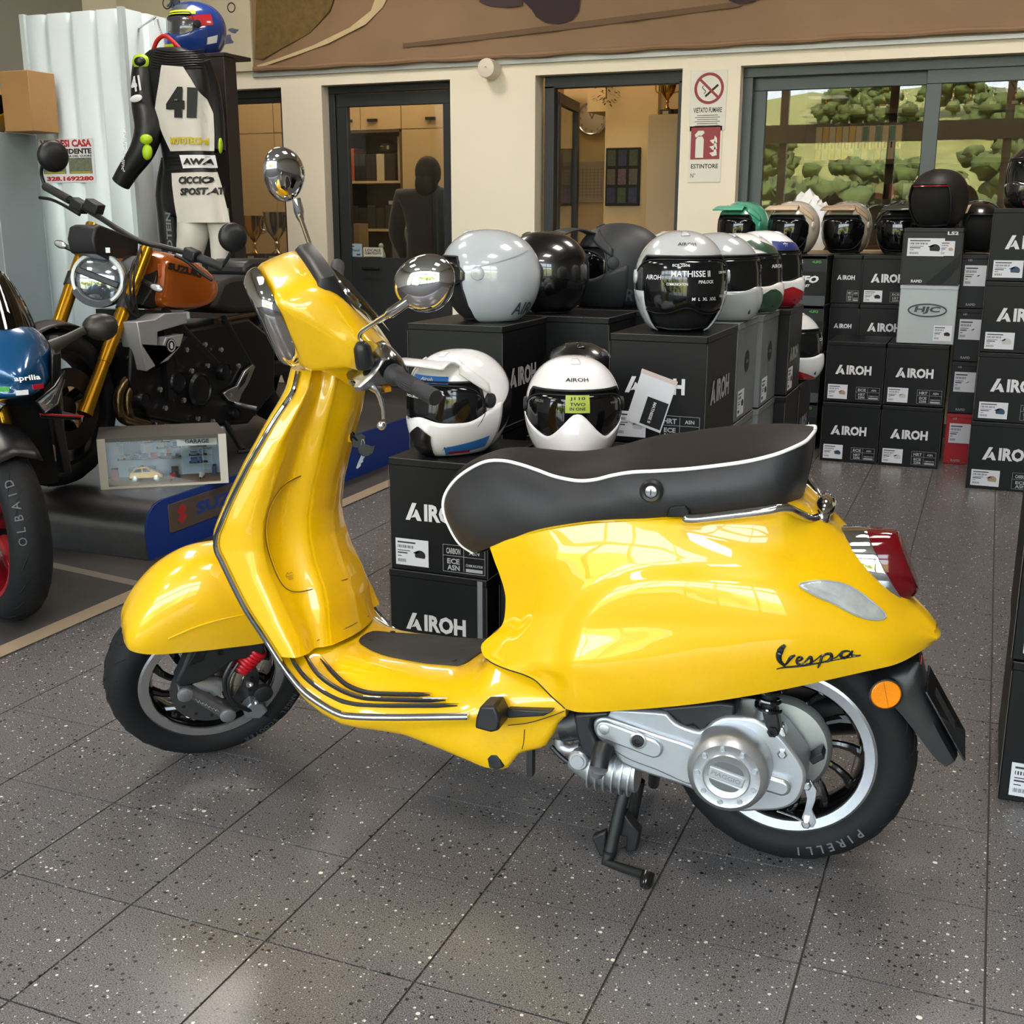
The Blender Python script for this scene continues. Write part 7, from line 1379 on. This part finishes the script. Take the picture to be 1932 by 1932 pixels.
br0, br1 = ony(376, 105, 3.55), ony(452, 118, 3.55); BRW = mat('dark_brown_board', '2B211D', .5, noise=(5, .15)); bc = thing('brown_cabinet', (0, 0, 0), 0, 'tall dark brown cabinet behind the racing suit', 'cabinet'); O('cabinet_body', MB().box2((br0.x-.18, 3.55, 0), (br1.x-.10, 3.66, br0.z-.01)), BRW, bc, bev=.004); O('cabinet_top', MB().box2((br0.x-.19, 3.545, br0.z-.01), (br1.x-.095, 3.80, br0.z+.01)), BRW, bc, bev=.003)
hm = ony(380, 100, 3.72); helmet('multicoloured helmet in blue, red and neon yellow on the brown cabinet', (hm.x+.0, 3.68, br0.z+.011), -128, 'full', '1C3A86', (mat('visor_dark', '3A3A40', .2, 0, .8), -18, 20), None, 1.12, 26, [(-80, 80, c_(24), c_(34), mat('print_neon', 'C8D820', .4), 'neon_band'), (-60, 60, lambda u: 34, lambda u: 52, mat('print_slate', '4A5260', .4), 'grey_crown'), (20, 110, lambda u: -20+25*u, lambda u: 8+20*u, PRED, 'red_flash'), (40, 120, lambda u: -45+20*u, lambda u: -35+24*u, WHITE, 'white_flash'), (-50, 30, c_(-50), c_(-30), MATS['print_neon'], 'neon_chin', 1.016, .3)], [('G-D', -20, 62, 8, 30, WHITE, 1.014)], group='helmets on the left furniture')
# ------------------------------------------------------------------ racing suit on its hanger
SYP = 3.22; suit = thing('racing_suit', (0, 0, 0), 0, 'black and white leather racing suit number 41 on a red hanger', 'racing suit')
LEA = mat('black_leather', '141416', .42, noise=(30, .2), bump=(60, .3)); LEW = mat('white_leather', 'CFCAC2', .5, noise=(12, .1), bump=(60, .2)); LIME = mat('lime_pad', '9DBE12', .4)
rows = [(88, 290, 342, .03), (98, 278, 356, .05), (112, 266, 376, .065), (130, 276, 386, .08), (165, 284, 391, .085), (200, 290, 393, .085), (240, 300, 395, .085), (270, 308, 397, .08), (292, 312, 399, .075), (318, 314, 402, .075), (345, 312, 408, .08), (380, 312, 417, .085), (415, 314, 424, .085)]
def srow(v, a, b, d): p, q = ony(a, v, SYP), ony(b, v, SYP); return (p.x+q.x)/2, (q.x-p.x)/2, (p.z+q.z)/2, d
SR_ = [srow(*r) for r in rows]
rings_ = [[(cx+w*math.copysign(abs(math.cos(a))**.75, math.cos(a)), SYP-d*math.copysign(abs(math.sin(a))**.75, math.sin(a)), z) for a in [2*PI*i/32 for i in range(32)]] for cx, w, z, d in SR_]
O('torso', MB().loft(rings_), LEA, suit, ang=80, sub=1)
def sfront(u, v, off=.006):
    p = ony(u, v, SYP-.06); zs = [s[2] for s in SR_][::-1]; cx, w, d = [np.interp(p.z, zs, [s[k] for s in SR_][::-1]) for k in (0, 1, 3)]
    t = max(-1, min(1, (p.x-cx)/w)); return (p.x, SYP-d*(1-abs(t)**2.6)**(1/2.6)-off, p.z)
def spatch(name, L, R, m, off=.013, n=34):
    l = lerp_pts(L, n); r = lerp_pts(R, n); return O(name, MB().grid([[sfront(a[0]+(b[0]-a[0])*t, a[1]+(b[1]-a[1])*t, off) for t in np.linspace(0, 1, 30)] for a, b in zip(l, r)]), m, suit, ang=80)
spatch('back_panel', [(312, 124), (308, 160), (299, 206), (312, 250), (328, 286)], [(351, 127), (364, 150), (392, 212), (394, 250), (394, 284)], LEW)
spatch('hip_panel', [(330, 327), (332, 350), (340, 400), (344, 420)], [(400, 324), (408, 350), (420, 400), (424, 420)], LEW)
spatch('sponsor_patch', [(345, 293), (352, 318)], [(396, 292), (401, 316)], WHITE, .015)
def stext(txt, u, v, hpx, wpx, m, off=.021, bold=.05, slope=0):
    vv, f, w, h = text_geo(txt, bold); O('suit_lettering', MB().add([sfront(u+p[0]/w*wpx, v-p[1]/h*hpx+slope*p[0]/w*wpx, off) for p in vv], f), m, suit, ang=80)
stext('41', 349, 194, 58, 50, INK, bold=.08); stext('MOTOTECH', 358, 266, 14, 54, mat('suit_yellow', 'C9B41E', .5)); stext('AWA', 375, 305, 12, 42, INK, .023); stext('CICCIO', 371, 340, 14, 50, INK, slope=-.02); stext('SPOSTATI', 383, 361, 14, 66, INK, slope=-.04)
for v in range(94, 134, 5): O('stretch_rib', MB().tube([sfront(u, v+3*math.sin((u-300)*.06), .003) for u in np.linspace(290, 372, 12)], .004, 5), LEA, suit)
for v in (322, 297, 304, 311): O('stretch_rib', MB().tube([sfront(u, v, .003) for u in np.linspace(318, 344, 8)], .004, 5), LEA, suit)
def limb(name, pts, m, fl=(1, .8)): return O(name, MB().tube([tuple(p) for p in crom([tuple(ony(u, v, y)) for u, v, y, r in pts], 22)], [np.interp(i, np.linspace(0, 21, len(pts)), [p[3] for p in pts]) for i in range(22)], 18), m, suit, ang=80)
sl = limb('sleeve', [(272, 112, 3.20, .055), (272, 150, 3.17, .068), (274, 200, 3.15, .07), (280, 245, 3.12, .072), (268, 285, 3.10, .066), (244, 320, 3.08, .056), (228, 346, 3.07, .05)], LEA)
limb('sleeve', [(380, 116, 3.30, .05), (396, 170, 3.34, .055), (404, 230, 3.34, .055), (408, 285, 3.32, .05)], LEA)
limb('trouser_leg', [(322, 300, 3.24, .05), (318, 360, 3.24, .07), (324, 430, 3.24, .07), (332, 520, 3.24, .06)], LEA)
limb('trouser_leg', [(364, 390, 3.22, .085), (364, 440, 3.20, .085), (358, 480, 3.20, .07), (356, 540, 3.20, .06)], LEW); limb('trouser_leg', [(408, 395, 3.24, .065), (414, 440, 3.24, .055), (416, 480, 3.24, .05), (416, 540, 3.24, .045)], LEW)
def pad(u, v, y, ru, rv, m, nm): c = ony(u, v, y); k = (c-CAM_C).length/CAM_F; O(nm, MB().ell((0, 0, 0), (ru*k, rv*k, .02), 18, 8, frame(c, RGT, UPV, -FWD)), m, suit, ang=60)
pad(266, 117, 3.145, 15, 14, LIME, 'shoulder_pad'); pad(264, 116, 3.13, 10, 8, LEA, 'pad_centre'); pad(276, 263, 3.05, 11, 9, LIME, 'elbow_pad'); pad(278, 287, 3.04, 9, 14, LIME, 'forearm_pad'); pad(416, 275, 3.20, 4, 14, LIME, 'forearm_pad')
c = ony(257, 158, 3.08); O('sleeve_number', MB().text('41', .075, frame(c+Vector((0, -.005, 0)), (.97, -.2, .1), (-.1, 0, 1)), .04, width=.075), WHITE, suit); c = ony(258, 186, 3.08); O('sleeve_badge', MB().ell((0, 0, 0), (.05, .018, .006), 16, 6, frame(c+Vector((0, -.006, 0)), (.97, -.2, .1), (-.1, 0, 1))), WHITE, suit)
c = ony(236, 283, 3.02); O('sleeve_lettering', MB().text('pull-in-shield', .032, frame(c+Vector((0, -.005, 0)), (.30, -.1, .95), (-.95, 0, .30)), .02, width=.22), mat('logo_white'), suit); c = ony(319, 440, 3.165); O('leg_lettering', MB().text('ROTEINI', .034, frame(c, (.05, -.05, 1), (-1, 0, .05)), .03, width=.25), mat('film_grey'), suit)
hg = thing('clothes_hanger', (0, 0, 0), 0, 'red plastic clothes hanger with metal hook holding the racing suit', 'hanger'); O('hanger_arms', MB().tube([tuple(p) for p in crom([tuple(ony(u, v, 3.24)) for u, v in ((285, 108), (296, 78), (311, 68), (328, 80), (352, 106))], 20)], .011, 10), mat('hanger_red', 'B81E18', .4), hg)
O('hanger_hook', MB().tube([tuple(p) for p in crom([tuple(ony(u, v, 3.26)) for u, v in ((306, 68), (300, 50), (296, 34), (290, 36), (290, 48))], 16)], .004, 6), ALU, hg); O('hook_rail', MB().tube([tuple(ony(292, 33, 3.26)), (CXB-.03, 3.55, ony(292, 33, 3.26).z)], .006, 6), ALU, hg)
# ------------------------------------------------------------------ blue sports motorcycle at the left border
NP = Vector((-1.285, .555, .715)); fa_ = rad(-31); sf, sl_ = Vector((math.cos(fa_), math.sin(fa_), 0)), Vector((-math.sin(fa_), math.cos(fa_), 0))
ap = thing('sports_motorcycle', (-1.41, .53, 0), 0, 'blue and black sports motorcycle with red front wheel at the left border', 'motorcycle'); AO = Vector((-1.41, .53, 0))
def A_(f, l, z): return NP+sf*f+sl_*l+Vector((0, 0, z))-AO
BLU = mat('blue_lacquer', '0D4C7C', .22, .2, 1.0); BLKA = mat('fairing_black', '131315', .35)
secs = [(-.005, .035, -.005, .035), (-.03, .075, -.02, .07), (-.07, .110, -.03, .12), (-.12, .140, -.04, .17), (-.20, .165, -.06, .20), (-.32, .185, -.10, .19), (-.42, .19, -.16, .16)]
rr_ = []
for f, w, lo, hi in secs: rr_.append([tuple(A_(f-.04*abs(math.cos(a))**2, w*math.copysign(abs(math.cos(a))**.85, math.cos(a)), (lo+hi)/2+(hi-lo)/2*math.copysign(abs(math.sin(a))**.85, math.sin(a)))) for a in [2*PI*i/28 for i in range(28)]])
fair = O('nose_fairing', MB().loft(rr_), BLU, ap, ang=60, sub=1)
lgM = frame(A_(.012, .0, .052), sl_, (Vector((0, 0, 1))-sf*.85).normalized()); 
for (txt, l, z, wd, hh, m) in (('aprilia', .02, .04, .075, .022, WHITE),): O('fairing_lettering', MB().text(txt, hh, frame(A_(.0, l, z), sl_, (Vector((0, 0, 1))-sf*.55).normalized()), .02, width=wd), m, fair)
for k, (l, m) in enumerate(((-.05, GRN), (0.0, WHITE), (.05, PRED))): O('flag_mark', MB().box((0, 0, 0), (.035, .014, .004), frame(A_(.004-abs(l)*.25, l, .0+abs(l)*.25), (sl_-sf*(.35 if l > 0 else -.35 if l < 0 else 0)).normalized(), (0, 0, 1))), m, fair)
O('windscreen', MB().grid([[tuple(A_(-.13-.10*t-.10*abs(u)**2, u*(.125-.05*t*t), .15+.20*t-.03*abs(u)**2)) for u in np.linspace(-1, 1, 13)] for t in np.linspace(0, 1, 9)]), glass_mat('smoke_screen', (120, 108, 100), .07), ap, ang=80, solid=.003)
O('screen_edge', MB().tube([tuple(A_(-.125-.10*abs(u)**2, u*.128, .147-.03*abs(u)**2)) for u in np.linspace(-1, 1, 15)], .008, 6), PRED, ap); O('dash_cowl', MB().grid([[tuple(A_(-.16-.12*t-.08*abs(u)**2, u*.115, .15+.10*t-.03*abs(u)**2)) for u in np.linspace(-1, 1, 9)] for t in np.linspace(0, 1, 6)]), BLKA, ap, ang=80, solid=.004)
for s in (-1, 1):
    t = thing('fairing_lamp'); t.parent = ap; O('lamp_lens', MB().loft([[tuple(A_(f, s*l, z)) for f, l, z in ((-.03, .045, -.035), (-.06, .11, .0), (-.10, .155, .04), (-.11, .155, .015), (-.085, .12, -.055), (-.05, .07, -.075))], [tuple(A_(f+.012, s*l, z)) for f, l, z in ((-.03, .055, -.040), (-.06, .11, -.008), (-.10, .145, .028), (-.11, .145, .012), (-.085, .115, -.048), (-.05, .075, -.065))]]), mat('lamp_clear', '9A9EA2', .06, .5, 1.0, noise=(50, .5)), t, ang=40)
    O('lamp_edge', MB().tube([tuple(A_(f+.004, s*l, z)) for f, l, z in ((-.03, .045, -.035), (-.06, .11, .0), (-.10, .155, .04), (-.11, .155, .015), (-.085, .12, -.055), (-.05, .07, -.075))], .004, 6, closed=True), BLKA, t)
    O('side_fairing', MB().loft([[tuple(A_(f, s*(l+o), z)) for f, l, z in ((-.10, .14, .10), (-.36, .21, .13), (-.46, .22, -.10), (-.42, .21, -.36), (-.28, .19, -.32), (-.14, .13, -.08))] for o in (-.02, .012)]), BLKA, ap, bev=.008)
    O('winglet', MB().loft([[tuple(A_(f, s*l, z+o)) for f, l, z in ((-.06, .06, -.085), (-.12, .20, -.115), (-.26, .22, -.125), (-.28, .12, -.09))] for o in (-.006, .004)]), BLKA, ap, bev=.003); O('red_pinstripe', MB().tube([tuple(A_(f, s*l, z)) for f, l, z in ((-.055, .06, -.078), (-.115, .205, -.108))], .003, 6), PRED, ap)
    WQ = Matrix.Rotation(rad(-24)+PI/2, 3, 'Z'); O('fork_leg', MB().tube([tuple(WQ @ Vector((s*.092, .0, .3))), tuple(WQ @ Vector((s*.092, .13, .66)))], .024, 14), GOLDF, ap)
am = thing('fairing_mirror'); am.parent = ap; m0, m1, mc_ = onx(98, 655, -1.16)-AO, onx(160, 622, -1.10)-AO, onx(190, 618, -1.08)-AO
OLV = mat('olive_black', '26231E', .4); O('mirror_arm', MB().tube([tuple(m0), tuple(m0.lerp(m1, .5)), tuple(m1)], [.022, .014, .012], 10, flat=(1, .6)), OLV, am); vn = (CAM_C-AO-mc_).normalized(); ex_ = Vector((0, 0, 1)).cross(vn).normalized()
O('mirror_housing', MB().loft([[(x*k, y*k, h_) for x, y in ((-.055, .015), (-.03, .042), (.02, .045), (.055, .025), (.05, -.02), (.02, -.045), (-.03, -.035), (-.055, -.01))] for k, h_ in ((.7, -.03), (1, -.01), (.98, .006), (.7, .026), (.3, .034))], M=frame(mc_, ex_, vn.cross(ex_), vn)), OLV, am, sub=1, ang=60)
wh = rad(-24); AWM = Matrix.Rotation(wh+PI/2, 4, 'Z'); mwheel('front_wheel', Vector((0, 0, .3)), .30, .12, ap, mat('rim_red', '9A1420', .3, .2, .8), AWM, 5)
O('front_mudguard', MB().grid([[tuple(AWM @ Vector((x, -.325*math.cos(a), .3+.325*math.sin(a)-abs(x)*.3))) for x in np.linspace(-.075, .075, 9)] for a in np.linspace(rad(50), rad(160), 16)]), BLKA, ap, ang=60, solid=.004)
wt = MB()
for i, chh in enumerate('DIABLO'):
    a = rad(20)-(i-2.5)*.12; er = AWM.to_3x3() @ Vector((0, -math.cos(a), math.sin(a))); c = Vector((0, 0, .3))+er*.288+AWM.to_3x3() @ Vector((-.036, 0, 0)); n_ = (er*.9+AWM.to_3x3() @ Vector((-.45, 0, 0))).normalized(); tg = n_.cross(Vector((0, 0, 1))).normalized(); wt.text(chh, .024, frame(c+n_*.003, tg.cross(n_) if False else AWM.to_3x3() @ Vector((0, math.sin(a), math.cos(a))), n_.cross(AWM.to_3x3() @ Vector((0, math.sin(a), math.cos(a))))), .0)
O('tyre_lettering', wt, mat('sidewall_grey_55575A', '55575A', .6), ap)
O('engine_mass', MB().loft([[tuple(A_(f, l*k, z)) for f, l, z in ((-.25, .12, .1), (-.25, -.12, .1), (-.3, -.16, -.35), (-.3, .16, -.35))] for f0, k in ((0, 1),) for _ in (0,)]+[[tuple(A_(f-.3, l, z)) for f, l, z in ((-.25, .12, .1), (-.25, -.12, .1), (-.3, -.16, -.35), (-.3, .16, -.35))]]), DARK, ap)
mwheel('rear_wheel', Vector((0, 1.36, .31)), .31, .18, ap, DARK, Matrix.Rotation(fa_+PI/2, 4, 'Z'), 5, False)
FB = Matrix.Rotation(fa_+PI/2, 4, 'Z')     # bike frame: -y is forward
def fb(nm, secs_, m): return O(nm, MB().loft([[tuple(FB @ Vector((w*math.copysign(abs(math.cos(a))**.8, math.cos(a)), y, (lo+hi)/2+(hi-lo)/2*math.sin(a)))) for a in [2*PI*i/20 for i in range(20)]] for y, w, lo, hi in secs_]), m, ap, ang=60)
fb('fuel_tank', [(.30, .08, .80, .90), (.36, .13, .74, .97), (.50, .15, .72, 1.0), (.66, .12, .72, .93), (.72, .08, .74, .84)], BLU)
fb('rider_seat', [(.68, .08, .74, .83), (.78, .12, .72, .81), (.95, .12, .74, .82), (1.0, .10, .76, .86)], BSEAT); fb('tail_unit', [(.96, .11, .74, .90), (1.15, .10, .82, .95), (1.42, .05, .94, 1.0), (1.46, .02, .96, .99)], BLU)
fb('engine_block', [(.28, .14, .22, .70), (.50, .18, .18, .72), (.80, .16, .22, .70), (.88, .10, .30, .60)], DARK); O('swing_arm', MB().box2((-.13, .80, .27), (-.10, 1.38, .35), FB).box2((.10, .80, .27), (.13, 1.38, .35), FB), ALU, ap, bev=.008)
O('side_stand', MB().tube([tuple(FB @ Vector((.14, .75, .26))), tuple(FB @ Vector((.26, .78, .012)))], .012, 8), DARK, ap)
